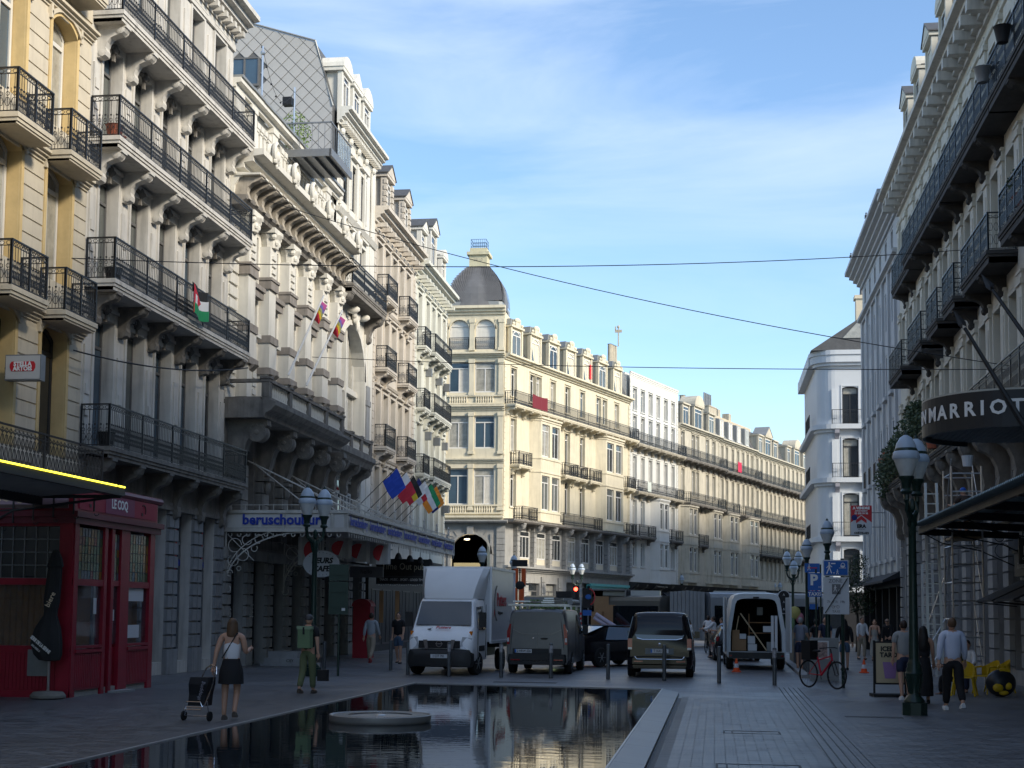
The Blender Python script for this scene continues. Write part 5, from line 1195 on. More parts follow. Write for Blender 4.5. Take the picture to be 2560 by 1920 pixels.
for z0, z1, q in ((18.8, 19.6, .5), (14.3, 14.62, .42), (10.7, 11.02, .42), (6.75, 7.08, .42)): M.box(-1.15-q, -1.1, 1.15, 14, z0, z1)
for o in ops: surround(M, o[0], o[1], o[2], o[3], .1, .04); M.box(o[0]-.7, o[0]-.35, -.05, .01, o[2]+.4, o[3]-.2)
M.out('wall', [eram], er); MB().box(-1.2, 8, 0, .4, 0, 3.4).out('shopfront', [blackm], er); MB().box(-.6, 8, .6, 14, 0, 19.4).out('wall_body', [eram], er)
MB().prism([(-1.6, 19.6), (9, 19.6), (9, 22.6), (2.6, 22.4)], -.5+.1, 13, 'y').out('roof', [slate], er)
MB().add([(.5, -.46, 20.4), (1.6, -.46, 21.6), (2.8, -.46, 21.6), (2.4, -.46, 20.4)], [(0, 3, 2, 1), (0, 1, 2, 3)]).out('skylight', [gcurt], er)
for o in ops: window(er, o[0]+.02, o[2]+.02, o[1]-o[0]-.04, o[3]-o[2]-.04, .22, 'tm', fdark, (gcurt, gdark))
for z in (14.62, 11.02, 7.08):
    M = railing(3.3, .95, 'plain', .13, 3.4); A = MB(); A.add([(x-.25, -.40+y, q+z) for x, y, q in M.v], M.f); A.out('railing', [iron], er)
    for c in (.1, 1.9): M = MB(); mold(M, c-.15, c+.15, [(-.01, z-.35), (.38, z-.35), (.34, z-.6), (.12, z-.8), (-.01, z-1.0)]); M.out('bracket', [mat('lilac_stone', (.30, .30, .34), .8, .1)], er)
    M = railing(4, .95, 'plain', .13, 3.4); A = MB(); A.add([(-1.55+y, 2.2+x, q+z) for x, y, q in M.v], M.f); A.out('railing', [iron], er)
o = emp('roof_chimney', (10.0, 100, 22), 0, 'small beige chimney rising above the rounded white house', 'chimney'); MB().box(-.4, .4, -.4, .4, -1, 1.6).box(-.5, .5, -.5, .5, 1.5, 1.75).out('stack', [cream], o); MB().lathe([(.12, 0), (.1, .5)], (0, 0, 1.75), 8).out('chimney_pot', [slate], o)
o = emp('for_sale_board', (7.08, 72.0, 5.78), 0, 'red and white estate agent board reading A VENDRE with ERA emblem', 'sign')
MB().box(-.5, .5, -.05, .05, 0, 1.45).out('board', [signw], o); MB().prism([(-.5, .62), (-.5, 1.45), (.5, 1.45), (.5, .62), (0, 1.0)], -.058, -.052, 'y').out('red_field', [signr], o)
MB().prism([(-.25, .58), (0, .76), (.25, .58), (.25, .74), (0, .95), (-.25, .74)], -.066, -.06, 'y').out('roof_emblem', [signr], o); MB().ball((-.33, -.062, .86), (.14, .01, .14), 12, 8).out('blue_badge', [fc['navy']], o)
for s_, sz, z, m_, b_ in (('A VENDRE', .17, 1.32, lettw, .012), ('APPARTEMENT', .09, 1.18, lettw, .004), ('03 535 99 98', .12, 1.06, lettw, .006), ('ERA', .24, .43, lettk, .012), ('REAL ESTATE', .055, .28, lettk, 0), ('CHÂTELAIN', .13, .1, lettk, .006)): text(s_, sz, m_, o, (0, -.07, z), bold=b_)
MB().bar((.5, 0, .4), (1.15, 0, .4), .04).bar((.5, 0, 1.1), (1.15, 0, 1.1), .04).out('bracket', [galv], o)
# hotel drum sign
hx, hy, hr = 6.7, 33.6, 2.0
o = emp('hotel_drum_canopy', (hx, hy, 5.92), 0, 'curved black hotel canopy drum lettered MARRIOTT in white capitals', 'canopy')
M = MB(); n = 40
P = [(hr*cos(a), hr*sin(a)) for a in [pi*.5+pi*i/n*1.0 for i in range(n+1)]]
P = [(hr*cos(a), hr*sin(a)) for a in [pi*.62+pi*1.2*i/n for i in range(n+1)]]
for i in range(n): M.prism([P[i], P[i+1], (P[i+1][0]*.97, P[i+1][1]*.97), (P[i][0]*.97, P[i][1]*.97)], 0, .80, 'z')
M.out('fascia', [mat('drum_black', (.016, .018, .021), .5, .05)], o)
M = MB()
for i in range(n): M.prism([P[i], P[i+1], (P[i+1][0]*.98, P[i+1][1]*.98), (P[i][0]*.98, P[i][1]*.98)], 0.80, .84, 'z')
M.out('edge_trim', [MC['cream_frame']], o)
M = MB()
for i in range(34): x = -hr+.06+i*.138; h_ = sqrt(max(0, hr*hr*.93-x*x)); M.box(x, x+.12, -h_, h_, .10, .14)
M.box(-.3, 1.6, -1.85, 1.85, .4, .7); M.out('soffit_planks', [mat('soffit_wood', (.035, .025, .03), .6, .3, 3)], o)
word = 'JW MARRIOTT'; ang = -pi/2-.04; 
pos = {k: v-pi/2 for k, v in {'E': -1.584, 'N': -1.455, 'M': -1.219, 'A': -1.035, 'R1': -.855, 'R2': -.664, 'I': -.519, 'O': -.351, 'T1': -.156, 'T2': .03}.items()}
for kk, a in pos.items():
    t_ = text(kk[0], .44, lettw, o, ((hr+.012)*cos(a), (hr+.012)*sin(a), .42), rot=(pi/2, 0, a+pi/2), bold=.012, sx=1.0)
for i, (tx, tz, bx, bz, ty) in enumerate(((2412, 815, 2600, 1120, 31.5), (2482, 725, 2640, 930, 32.2))):
    pass
for i, (tp, bt) in enumerate((((5.39, 32.0, 8.13), (7.15, 31.2, 4.6)), ((5.99, 32.0, 8.96), (7.6, 30.5, 5.7)))):
    o = emp('hotel_flagpole', bt, 0, ['bare dark spear-tipped flagpole leaning out across the hotel drum sign', 'bare dark spear-tipped flagpole, the upper one at the right edge'][i], 'flagpole', 'hotel flagpoles'); d = Vector(tp)-Vector(bt); M = MB().tube([(0, 0, 0), tuple(d)], [.07, .04], 8); dd = d.normalized()
    side = dd.cross(Vector((0, 1, 0))).normalized()
    a = d; M.add([tuple(a-side*.05), tuple(a+dd*.12-side*.09), tuple(a+dd*.5), tuple(a+dd*.12+side*.09), tuple(a+side*.05), tuple(a+Vector((0, -.03, 0))+dd*.1), tuple(a+Vector((0, .03, 0))+dd*.1)], [(0, 1, 5), (1, 2, 5), (2, 3, 5), (3, 4, 5), (1, 0, 6), (2, 1, 6), (3, 2, 6), (4, 3, 6)]); M.out('pole', [iron], o)
# glazed corrugated canopy over the cafe
o = emp('corrugated_canopy', (5.6, 22.0, 4.30), 0, 'dark canopy of corrugated translucent sheets on iron beams at the right edge', 'canopy'); M = MB(); n = 118; Lr = 19.0
for i in range(n):
    y = i*Lr/n; w = Lr/n; h = .055; x0 = -.28
    M.add([(x0, y, .02), (2.7, y, .40), (2.7, y+w*.5, .40+h), (x0, y+w*.5, .02+h)], [(0, 1, 2, 3)]); M.add([(x0, y+w*.5, .02+h), (2.7, y+w*.5, .40+h), (2.7, y+w, .40), (x0, y+w, .02)], [(0, 1, 2, 3)])
M.out('corrugated_sheet', [mat('greenish_sheet', (.30, .38, .39), .35, .15, 2)], o, kind='stuff')
MB().box(-.03, .06, 0, Lr, -.16, .0).out('front_beam', [mat('brown_grey_beam', (.09, .085, .08), .6, .2)], o)
for k in range(6):
    y = Lr-.05-k*3.3; M = MB(); M.bar((-.02, y, -.10), (2.7, y, -.22), .08, .18); 
    if k < 3:
        M.tube([(2.65, y, -1.1), (1.6, y, -.62), (.6, y, -.42), (.2, y, -.2)], .018, 6); ring(M, 2.2, -.62, .2, .2, .02, y, 10, 0, 5.4); ring(M, 1.5, -.42, .12, .12, .018, y, 8, 1, 6.5); ring(M, .75, -.32, .07, .07, .016, y, 8, 1, 6)
    M.out('cross_beam', [blackm], o)
for y in (1.4, 2.4): MB().bar((y*.9, 0, .1), (y*.9, Lr, .1), .07, .1).out('purlin', [MC['brown_grey_beam']], o)
o = emp('coffee_sign', (7.0, 33.4, 3.05), 0, 'black square hanging sign lettered izy coffee at the right edge', 'sign'); MB().box(-.29, .29, -.04, .04, 0, .58).out('board', [blackm], o); text('ızy', .36, lettw, o, (0, -.045, .33), bold=.02); text('COFFEE', .07, lettw, o, (-.05, -.045, .12), spacing=1.6)
M = MB(); M.bar((-.2, 0, .58), (-.2, 0, .9), .015); M.bar((.2, 0, .58), (.2, 0, .9), .015); ring(M, .0, .72, .14, .12, .02, 0, 10); ring(M, .48, .5, .16, .16, .02, 0, 10, 1, 7); ring(M, .6, .15, .12, .12, .018, 0, 10, 0, 6); M.bar((.3, 0, .2), (.9, 0, -.1), .02); M.out('scroll_hanger', [iron], o)
for i, (y, lb) in enumerate(((36.4, 'grey shop fascia lettered cosmeticary, the one nearer the coffee sign'), (39.1, 'grey shop fascia lettered cosmeticary, the one beside the scaffold'))):
    o = emp('shop_fascia', (8.15, y, 2.95), -pi/2, lb, 'sign', 'cosmetics shop fascias'); MB().box(-1.15, 1.15, -.18, 0, 0, .62).out('fascia', [mat('taupe_fascia', (.13, .12, .105), .6, .05)], o); MB().box(-1.2, 1.2, -.24, 0, .62, .7).out('cap', [blackm], o); text('cosmeticary', .34, lettw, o, (0, -.19, .3), sx=.85)
    aw = emp('fabric_awning', (8.1, y, 2.85), -pi/2, ['dark fabric awning sloping out beneath the fascia nearer the coffee sign', 'dark fabric awning sloping out beneath the fascia beside the scaffold'][i], 'awning', 'cosmetics shop awnings'); MB().prism([(0, 0), (-1.15, -.55), (-1.15, -.6), (0, -.06)], -1.1, 1.1, 'x').out('canvas', [mat('dark_canvas', (.02, .022, .03), .8, .1)], aw); MB().bar((-1.05, -.1, -.7), (-1.05, -1.12, -.6), .03).bar((1.05, -.1, -.7), (1.05, -1.12, -.6), .03).out('arm', [blackm], aw)
o = emp('torn_poster_banner', (7.9, 34.6, 3.05), -pi/2, 'pale creased poster hanging under the canopy behind the coffee sign', 'poster'); M = MB()
for i in range(10): a = i*.09; M.add([(a-.45, -.03*sin(i*1.7), -.1), (a-.36, -.03*sin(i*1.7+1.7), -.1), (a-.36, -.03*sin(i*1.7+1.7), .85), (a-.45, -.03*sin(i*1.7), .85)], [(0, 1, 2, 3)])
M.out('paper', [mat('poster_paper', (.42, .38, .33), .8, .25, 5)], o)
# plants on the balcony at first floor
def leafy(par, c, r, n, mt, ls=.05, name='leaves', seed=1, up=.5):
    rnd = random.Random(seed); M = MB()
    for i in range(n):
        while True:
            p = Vector((rnd.uniform(-1, 1), rnd.uniform(-1, 1), rnd.uniform(-1, 1)))
            if p.length < 1: break
        q = Vector(c)+Vector((p.x*r[0], p.y*r[1], p.z*r[2]))
        a = Vector((rnd.uniform(-1, 1), rnd.uniform(-1, 1), rnd.uniform(-.4, 1))).normalized()*ls*rnd.uniform(.6, 1.5); b = a.cross(Vector((rnd.uniform(-1, 1), rnd.uniform(-1, 1), .3))).normalized()*ls*.32
        M.add([tuple(q), tuple(q+a*.5+b), tuple(q+a), tuple(q+a*.5-b)], [(0, 1, 2, 3)])
    return M.out(name, [mt], par)
leafm = mat('olive_leaf', (.075, .11, .06), .6, .3, 5); leafd = mat('dark_leaf', (.03, .055, .025), .6, .3, 5); dryl = mat('dry_leaf', (.22, .17, .06), .8, .3, 5); leafl = mat('light_leaf', (.13, .20, .05), .6, .25, 5)
terra = mat('terracotta', (.38, .11, .06), .7, .12, 5)
o = emp('balcony_olive_tree', (7.55, 56.5, 7.5), 0, 'large grey-green olive bush spilling over the low hotel balcony', 'plant')
MB().tube([(0, 0, 0), (-.1, .1, .8), (.05, .3, 1.6)], [.05, .04, .02], 6).out('trunk', [wood], o)
for k, (x, y, z, a, b, c) in enumerate(((0, -1.6, 1.5, .55, .9, .75), (-.1, 0, 1.1, .6, 1.1, .8), (-.15, 1.6, .9, .55, 1.2, .7), (-.2, 3.4, .8, .5, 1.2, .7), (-.2, 5.6, .7, .45, 1.3, .7), (0, -.9, 2.0, .35, .5, .4), (-.2, 7.2, .2, .4, .8, .8))): leafy(o, (x, y, z), (a*1.15, b, c*1.15), 900, leafm, .13, seed=k+3)
for k, (y, z, lb) in enumerate(((64.0, 8.25, 'terracotta pot on the low balcony, furthest one below the olive bush'), (62.3, 8.35, 'terracotta pot on the low balcony, nearer one below the olive bush'), (50.0, 7.55, 'tall red-brown pot on the low balcony under the drum sign'))):
    M = MB(); M.lathe([(.16, 0), (.24, .36), (.27, .38), (.27, .44), (.2, .44)], (0, 0, 0), 12); tag(M.out('plant_pot', [terra], None, (7.3, y, z-.02), smooth=True), lb, 'plant pot', 'terracotta pots on the low balcony')
for k, (y, z, lb, mm_) in enumerate(((37.0, 16.1, 'dark bucket planter clipped outside the top balcony railing', blackm), (39.8, 16.1, 'pale bucket planter clipped outside the top balcony railing', galv))):
    M = MB(); M.lathe([(.14, 0), (.22, .4), (.24, .42), (.001, .40)], (0, 0, 0), 12); tag(M.out('bucket_planter', [mm_], None, (7.28, y, z+.35), smooth=True), lb, 'planter')
o = emp('balcony_plant', (7.7, 37.5, 12.02), 0, 'red pot with a spiky plant on the middle balcony at the right edge', 'plant'); MB().lathe([(.14, 0), (.2, .34), (.001, .3)], (0, 0, .3), 10).out('pot', [terra], o); leafy(o, (0, 0, .95), (.25, .3, .35), 90, leafd, .12, seed=22)
# unseen rows behind the viewer; the right one is added to shade the street
M = MB(); bk = rb('rear_shade_building', 17.9, 'plain pale building added unseen behind the viewer to shade the street'); ops = [(1.5+2.6*k-.5, 1.5+2.6*k+.5, z, z+2.4) for k in range(20) for z in (5, 9, 13, 17)]; wall(M, 0, 54, 0, 23, ops, .3); cornice(M, 0, 54, 22, 23, .8); M.out('wall', [hotel], bk); MB().box(0, 54, .5, 12, 0, 24).out('wall_body', [hotel], bk)
M = MB(); bl = emp('rear_left_building', (LX, -34, 0), pi/2, 'plain building continuing the left row behind the viewer, darkened to dim its reflection', 'building'); wall(M, 0, 55.7, 0, 21, [(1.5+2.6*k-.5, 1.5+2.6*k+.5, z, z+2.4) for k in range(20) for z in (5, 9, 13, 17)], .3); cornice(M, 0, 55.7, 20, 21, .8); brk = mat('darkened_brown_render', (.17, .13, .10), .9, .15, 1); M.out('wall', [brk], bl); MB().box(0, 55.7, .5, 10, 0, 21).out('wall_body', [brk], bl)  # wall colour darkened to dim its reflection in the black people carrier

o = emp('far_shade_block', (8.6, 114, 0), pi/2-R(18.3), 'plain pale block added out of view beyond the rounded white house to shade the far row', 'building')  # mostly hidden block, added to shade the lower floors of the far row
M = MB(); wall(M, 0, 84, 0, 20, [(1.5+2.8*k-.5, 1.5+2.8*k+.5, z, z+2.4) for k in range(29) for z in (5, 9, 13, 16.6)], .3, y=0); Q_ = MB(); Q_.add([(x, -y, z) for x, y, z in M.v], [tuple(reversed(q)) for q in M.f]); Q_.out('wall', [hotel], o); MB().box(0, 84, -12, -.5, 0, 20.5).out('wall_body', [hotel], o)
# ============================================================ ground, paving, water
def brickmat(name, c1, c2, mortar, rough):
    m = bpy.data.materials.new(name); m.use_nodes = True; t = m.node_tree; N = t.nodes; lk = t.links.new; b = N['Principled BSDF']
    tx = N.new('ShaderNodeTexCoord'); br = N.new('ShaderNodeTexBrick'); br.inputs['Scale'].default_value = 1; br.inputs['Brick Width'].default_value = .30; br.inputs['Row Height'].default_value = .13
    br.inputs['Mortar Size'].default_value = .006; br.inputs['Color1'].default_value = (*c1, 1); br.inputs['Color2'].default_value = (*c2, 1); br.inputs['Mortar'].default_value = (*mortar, 1); br.inputs['Bias'].default_value = -.1
    no = N.new('ShaderNodeTexNoise'); no.inputs['Scale'].default_value = .35; no.inputs['Detail'].default_value = 8; no.inputs['Roughness'].default_value = .65
    mr = N.new('ShaderNodeMapRange'); mr.inputs['From Min'].default_value = .3; mr.inputs['From Max'].default_value = .7; mr.inputs['To Min'].default_value = .72; mr.inputs['To Max'].default_value = 1.25
    v = N.new('ShaderNodeVectorMath'); v.operation = 'SCALE'
    lk(tx.outputs['Object'], br.inputs['Vector']); lk(tx.outputs['Object'], no.inputs['Vector']); lk(no.outputs['Fac'], mr.inputs['Value']); lk(br.outputs['Color'], v.inputs[0]); lk(mr.outputs[0], v.inputs['Scale']); lk(v.outputs[0], b.inputs['Base Color'])
    m2 = N.new('ShaderNodeMapRange'); m2.inputs['From Min'].default_value = .3; m2.inputs['From Max'].default_value = .7; m2.inputs['To Min'].default_value = rough-.12; m2.inputs['To Max'].default_value = rough+.15
    lk(no.outputs['Fac'], m2.inputs['Value']); lk(m2.outputs[0], b.inputs['Roughness'])
    bp = N.new('ShaderNodeBump'); bp.inputs['Strength'].default_value = .35; bp.inputs['Distance'].default_value = .006; lk(br.outputs['Fac'], bp.inputs['Height']); bp.invert = True; lk(bp.outputs[0], b.inputs['Normal'])
    return m
pave = brickmat('grey_clinker_paving', (.115, .118, .128), (.138, .140, .150), (.060, .061, .065), .42)
G = MB().add([(-250, -120, -.004), (250, -120, -.004), (250, 700, -.004), (-250, 700, -.004)], [(0, 1, 2, 3)]).out('ground', [pave], kind='structure')
# individually laid pavers close to the viewer
PX0, PX1, PY0, PY1 = -7.62, -.74, 8.0, 35.6
pav = mat('paver_stone', (.125, .128, .138), .42, .25, .5, fine=0); pav2 = mat('paver_stone_dark', (.103, .105, .114), .38, .25, .5); pav3 = mat('paver_stone_light', (.148, .151, .162), .45, .25, .5)
rnd = random.Random(3); M = MB()
for (xa, xb) in ((-15.4, PX0-.12), (PX1+.14, 8.2)):
    n = int((33.0-15.5)/.125)
    for j in range(n):
        y = 15.5+j*.125; x = xa-(.15 if j % 2 else 0)
        lim = .13*(y)+1.5
        while x < xb:
            w = .29; x1 = min(x+w, xb)
            if -.48*y-1.2 < x < .26*y+.5 and x1-x > .05:
                h = rnd.uniform(-.0016, .0016); k = rnd.uniform(-.0012, .0012); e = .004
                M.add([(x+e, y+e, h), (x1-e, y+e, h+k), (x1-e, y+.125-e, h-k), (x+e, y+.125-e, h)], [(0, 1, 2, 3)], rnd.choice((0, 0, 1, 2)))
            x = x+w+.004
M.v = [(a, b, c+.004) for a, b, c in M.v]
M.out('paving_stones', [pav, pav2, pav3], kind='stuff')
# water basin
wm = bpy.data.materials.new('still_water'); wm.use_nodes = True; b = wm.node_tree.nodes['Principled BSDF']; b.inputs['Base Color'].default_value = (.012, .018, .022, 1); b.inputs['Roughness'].default_value = .015; b.inputs['IOR'].default_value = 1.5; b.inputs['Specular IOR Level'].default_value = .8
N = wm.node_tree.nodes; lk = wm.node_tree.links.new; tx = N.new('ShaderNodeTexCoord'); mp = N.new('ShaderNodeMapping'); mp.inputs['Scale'].default_value = (1.2, 3.5, 1); no = N.new('ShaderNodeTexNoise'); no.inputs['Scale'].default_value = 1.3; no.inputs['Detail'].default_value = 3
bp = N.new('ShaderNodeBump'); bp.inputs['Strength'].default_value = .05; bp.inputs['Distance'].default_value = .03; lk(tx.outputs['Object'], mp.inputs[0]); lk(mp.outputs[0], no.inputs['Vector']); lk(no.outputs['Fac'], bp.inputs['Height']); lk(bp.outputs[0], b.inputs['Normal'])
zl = .075
MB().add([(-7.45, 6, zl), (-1.2, 6, zl), (-1.2, 34.65, zl), (-7.45, 35.65, zl)], [(0, 1, 2, 3)]).out('water', [wm], kind='structure')
rim = mat('rim_stone', (.15, .155, .165), .4, .12, 1.5); riml = mat('rim_edge_steel', (.36, .37, .39), .35, .08, 3, metal=.3)
o = emp('water_basin', (0, 0, 0), 0, 'long rectangular reflecting basin with low stone rim in the paving', 'fountain basin')
nn = 12
for i in range(nn):
    a = 6+(33.9-6)*i/nn; c = 6+(33.9-6)*(i+1)/nn-.008
    MB().prism([(-1.24, 0), (-1.24, .095), (-1.19, .10), (-.86, .06), (-.82, .0)], 0, 1, 'y').mesh('x', [rim])
    MB().add([(-1.24, a, 0), (-1.24, a, .095), (-.84, a, .055), (-.84, a, 0), (-1.24, c, 0), (-1.24, c, .095), (-.84, c, .055), (-.84, c, 0)], [(1, 2, 6, 5), (0, 1, 5, 4), (2, 3, 7, 6), (0, 3, 2, 1), (4, 5, 6, 7)]).out('rim_slab', [rim], o)
MB().add([(-1.24, 33.9, .095), (-.84, 33.9, .055), (-.80, 32.9, .05), (-.84, 33.9, 0), (-1.24, 34.7, .095), (-1.24, 34.7, 0), (-1.24, 33.9, 0)], [(0, 1, 4), (1, 3, 5, 4)]).out('rim_end_slab', [rim], o)
M = MB(); M.box(-.83, -.74, 6, 32.6, -.003, .001); M.out('drain_gap', [blackm], o)
M = MB(); M.box(-7.56, -7.50, 6, 35.8, -.01, .07); M.box(-7.50, -7.44, 6, 35.74, -.01, .092); M.box(-7.66, -7.60, 6, 35.9, -.01, .03); M.bar((-7.56, 35.78, .04), (-1.2, 34.78, .04), .10, .07); M.bar((-7.5, 35.7, .085), (-1.2, 34.68, .085), .04, .02); M.box(-1.26, -1.235, 6, 34.66, .0, .104); M.out('metal_edging', [riml], o)
o = emp('fountain_disc', (-5.42, 23.2, zl), 0, 'round grey metal fountain disc with radial slots standing in the water', 'fountain'); dm_ = mat('matt_steel_disc', (.26, .26, .255), .45, .12, 3, metal=.4)
M = MB(); M.lathe([(.78, -.02), (.82, .01), (.83, .045), (.83, .115), (.815, .125), (.80, .115), (.78, .095), (.01, .10)], (0, 0, 0), 56); M.out('rim_ring', [dm_], o, smooth=True)
M = MB()
for i in range(84):
    a = 2*pi*i/84; M.bar((.52*cos(a), .52*sin(a), .112), (.76*cos(a), .76*sin(a), .108), .03, .014)
M.out('radial_slats', [dm_], o, kind='stuff'); MB().lathe([(.09, 0), (.06, .02), (.001, .025)], (0, 0, .105), 14).out('centre_cap', [steel], o)
def strip(name, x0, y0, x1, y1, w, mt, label, cat, z=.006):
    M = MB().bar((x0, y0, z), (x1, y1, z), w, .004); return M
M = MB()
for k in range(5): M.bar((1.62+.12*k, 38, .003), (1.45+.12*k, 15.5, .003), .018, .006)
M.out('drain_slots', [blackm], kind='structure')
M = MB(); M.box(2.38, 3.42, 27.35, 27.72, .002, .008); tag(M.out('drain_grate', [blackm]), 'dark rectangular drain grate in the paving beside the right lamp post', 'drain grate')
for k, (x, y, w, d, lb) in enumerate(((.0, 17.95, 1.05, .55, 'rectangular inspection cover outlined in the paving near the basin, front one'), (.12, 23.2, .9, .5, 'small rectangular inspection cover outlined in the paving behind the front one'))):
    M = MB(); 
    for a, b_, c, e in ((x, x+w, y, y+.03), (x, x+w, y+d-.03, y+d), (x, x+.03, y, y+d), (x+w-.03, x+w, y, y+d), (x+.13, x+.15, y, y+d)): M.box(a, b_, c, e, .004, .009)
    tag(M.out('inspection_cover', [blackm]), lb, 'manhole cover')
tag(MB().box(-5.9, -4.2, 38.4, 38.75, 0, .006).out('road_grate', [blackm]), 'dark strip grate in the road behind the basin', 'drain grate')
# kerb along the right footpath
M = MB()
for k in range(40): M.box(2.55+.012*k*1.2, 2.80+.012*k*1.2, 44+k*1.5, 45.48+k*1.5, -.01, .10)
M.out('kerb', [bluest], kind='structure'); 
# ============================================================ lamps, signs, bollards
lglass = mat('lamp_clear_glass', (.55, .58, .58), .12, .1, 6, spec=.8)
opal = mat('opal_dome', (.36, .44, .54), .35, .05, 4)
def lamphead():
    o = bpy.data.objects.new('lantern', None)
    return o
LM = {}
def lampmeshes():
    if LM: return LM
    M = MB(); M.lathe([(.09, 0), (.12, .05), (.08, .10), (.10, .24), (.15, .30), (.15, .34)], (0, 0, 0), 12); LM['cup'] = M.mesh('lantern_cup', [dgreen], True)
    M = MB(); M.lathe([(.12, .34), (.21, .58), (.24, .66)], (0, 0, 0), 12); LM['glass'] = M.mesh('lantern_glass', [lglass], True)
    M = MB(); M.lathe([(.245, .66), (.26, .70), (.235, .80), (.215, .82)], (0, 0, 0), 16); M.lathe([(.20, .87), (.185, .95), (.11, 1.08), (.05, 1.12), (.02, 1.16), (.001, 1.17)], (0, 0, 0), 16); LM['dome'] = M.mesh('lantern_dome', [opal], True)
    M = MB(); M.lathe([(.215, .81), (.22, .84), (.20, .875)], (0, 0, 0), 16); M.lathe([(.045, 1.11), (.05, 1.15), (.001, 1.22)], (0, 0, 0), 8); LM['band'] = M.mesh('lantern_band', [dgreen], True)
    P = [(.245, 0), (.245, .25), (.20, .26), (.19, .30), (.105, .40), (.098, .42), (.132, .62), (.160, .78), (.168, .82), (.15, .85), (.152, .90), (.128, .95), (.132, 1.0), (.10, 1.06), (.092, 1.12), (.078, 2.5), (.072, 3.7), (.10, 3.75), (.08, 3.95)]
    M = MB(); M.lathe(P[:2], (0, 0, 0), 8); M.lathe(P[2:], (0, 0, 0), 16); 
    for i in range(12): a = 2*pi*i/12; M.bar((.10*cos(a), .10*sin(a), .44), (.158*cos(a), .158*sin(a), .76), .022)
    LM['post'] = M.mesh('post', [dgreen], True)
    return LM
def lamp(x, y, heads, label, rz=0, h=1.0, grp='green cast-iron street lamps'):
    L_ = lampmeshes(); o = emp('street_lamp', (x, y, 0), rz, label, 'street lamp', grp); put(L_['post'], 'post', o, sc=(1, 1, h))
    zt = 3.9*h; M = MB(); hs = []
    if heads == 1: hs = [(0, 0, zt+.1)]; M.tube([(0, 0, zt-.1), (0, 0, zt+.15)], .07, 8)
    else:
        for q in ((-1, 1) if heads == 2 else (-1, 1)):
            M.tube([(0, 0, zt-.15), (q*.10, 0, zt), (q*.27, 0, zt+.12), (q*.34, 0, zt+.32), (q*.33, 0, zt+.5)], [.07, .065, .055, .05, .05], 8); hs.append((q*.33, 0, zt+.42-(.0 if q < 0 else .0)))
            M.tube([(0, 0, zt-.5), (q*.12, 0, zt-.2), (q*.20, 0, zt+.05)], .02, 5)
        M.ball((0, 0, zt+.22), (.07, .07, .15), 8, 6)
        if heads == 3: hs.append((0, -.25, zt-.1))
    M.out('arms', [dgreen], o, smooth=True)
    for p in hs:
        hd = put(L_['cup'], 'lantern', o, p)
        for k in ('glass', 'dome', 'band'): put(L_[k], 'lantern_'+k, hd)
    return o
lamp(3.74, 28.36, 2, 'tall dark green twin lamp post standing nearest on the right by the cafe', rz=R(66), h=.965)
lamp(-11.42, 40.3, 2, 'dark green twin lamp post in front of the oval cafe sign', rz=R(58), h=.985)
for x, y, k, lb in ((3.83, 50.7, 1, 'single-globe lamp post behind the blue zone sign'), (3.9, 63, 1, 'single-globe lamp post just left of the blue P sign'), (-11.52, 71, 1, 'single-globe lamp post rising above the white box truck'), (-11.45, 82, 1, 'single-globe lamp post right of the white box truck'), (-10.0, 105, 2, 'twin-globe lamp post in front of the turquoise shopfront'), (-3.4, 135, 2, 'twin-globe lamp post behind the grey articulated bus'), (6.9, 165, 2, 'distant twin-globe lamp post above the white open van'), (4.35, 83, 3, 'three-globe lamp post behind the oval tram signal')):
    lamp(x, y, k, lb, rz=R(10))
def bollard(x, y, label, h=1.0, grp='grey steel bollards', m=None, r=.055, ring_=True):
    k = ('bol', h, r); 
    if k not in PC: PC[k] = MB().lathe([(r, 0), (r, h-.05), (r*.9, h-.01), (r*.4, h)], (0, 0, 0), 12).mesh('bollard', [m or mat('bollard_steel', (.10, .11, .12), .45, .1, 4, metal=.5)], True)
    o = put(PC[k], 'bollard', None, (x, y, 0)); tag(o, label, 'bollard', grp); return o
bl_ = [(-7.62, 41.2, 'steel bollard with stickers in front of the box truck'), (-6.11, 41.3, 'steel bollard between the box truck and the grey van'), (-4.67, 41.3, 'steel bollard with stickers in front of the grey van number plate side'), (-3.02, 41.2, 'steel bollard between the grey van and the black people carrier'), (-1.42, 40.9, 'steel bollard in front of the black people carrier plate'), (.1, 39.9, 'steel bollard between the people carrier and the open white van'), (1.56, 39.2, 'steel bollard in front of the open white van')]
for x, y, lb in bl_: bollard(x, y, lb)
for i in (0, 1, 2, 6):
    x, y, lb = bl_[i]; q = MB().lathe([(.057, .72), (.057, .95)], (0, 0, 0), 12, a0=.2).out('sticker_band', [mat('sticker_paper', (.34, .34, .36), .6, .6, 14)], bpy.data.objects['bollard'+('.%03d' % i if i else '')])
for x, y, lb in ((-11.6, 42.2, 'slim dark bollard beside the green sign board post'), (-10.2, 45.0, 'slim dark bollard left of the phone box walker'), (-9.3, 45.6, 'slim dark bollard near the man in black'), (-9.0, 42.0, 'steel bollard at the left corner of the box truck')): bollard(x, y, lb, .95)
for k in range(16): bollard(2.85+.015*k*1.2, 44.5+k*1.15, 'slim grey bollard in the row along the right footpath kerb', .95, 'bollards along the right kerb', r=.04)
def post(x, y, h, label, cat='sign', name='road_sign', r=.035, m=None, grp=None, rz=0):
    o = emp(name, (x, y, 0), rz, label, cat, grp); MB().lathe([(r, 0), (r, h)], (0, 0, 0), 10).out('post', [m or dgreen], o); return o
def panel(o, w, h, z, m, x=0, y=-.06, t=.02, name='panel', r=0): return MB().box(x-w/2, x+w/2, y-t, y, z-h/2, z+h/2).out(name, [m], o)
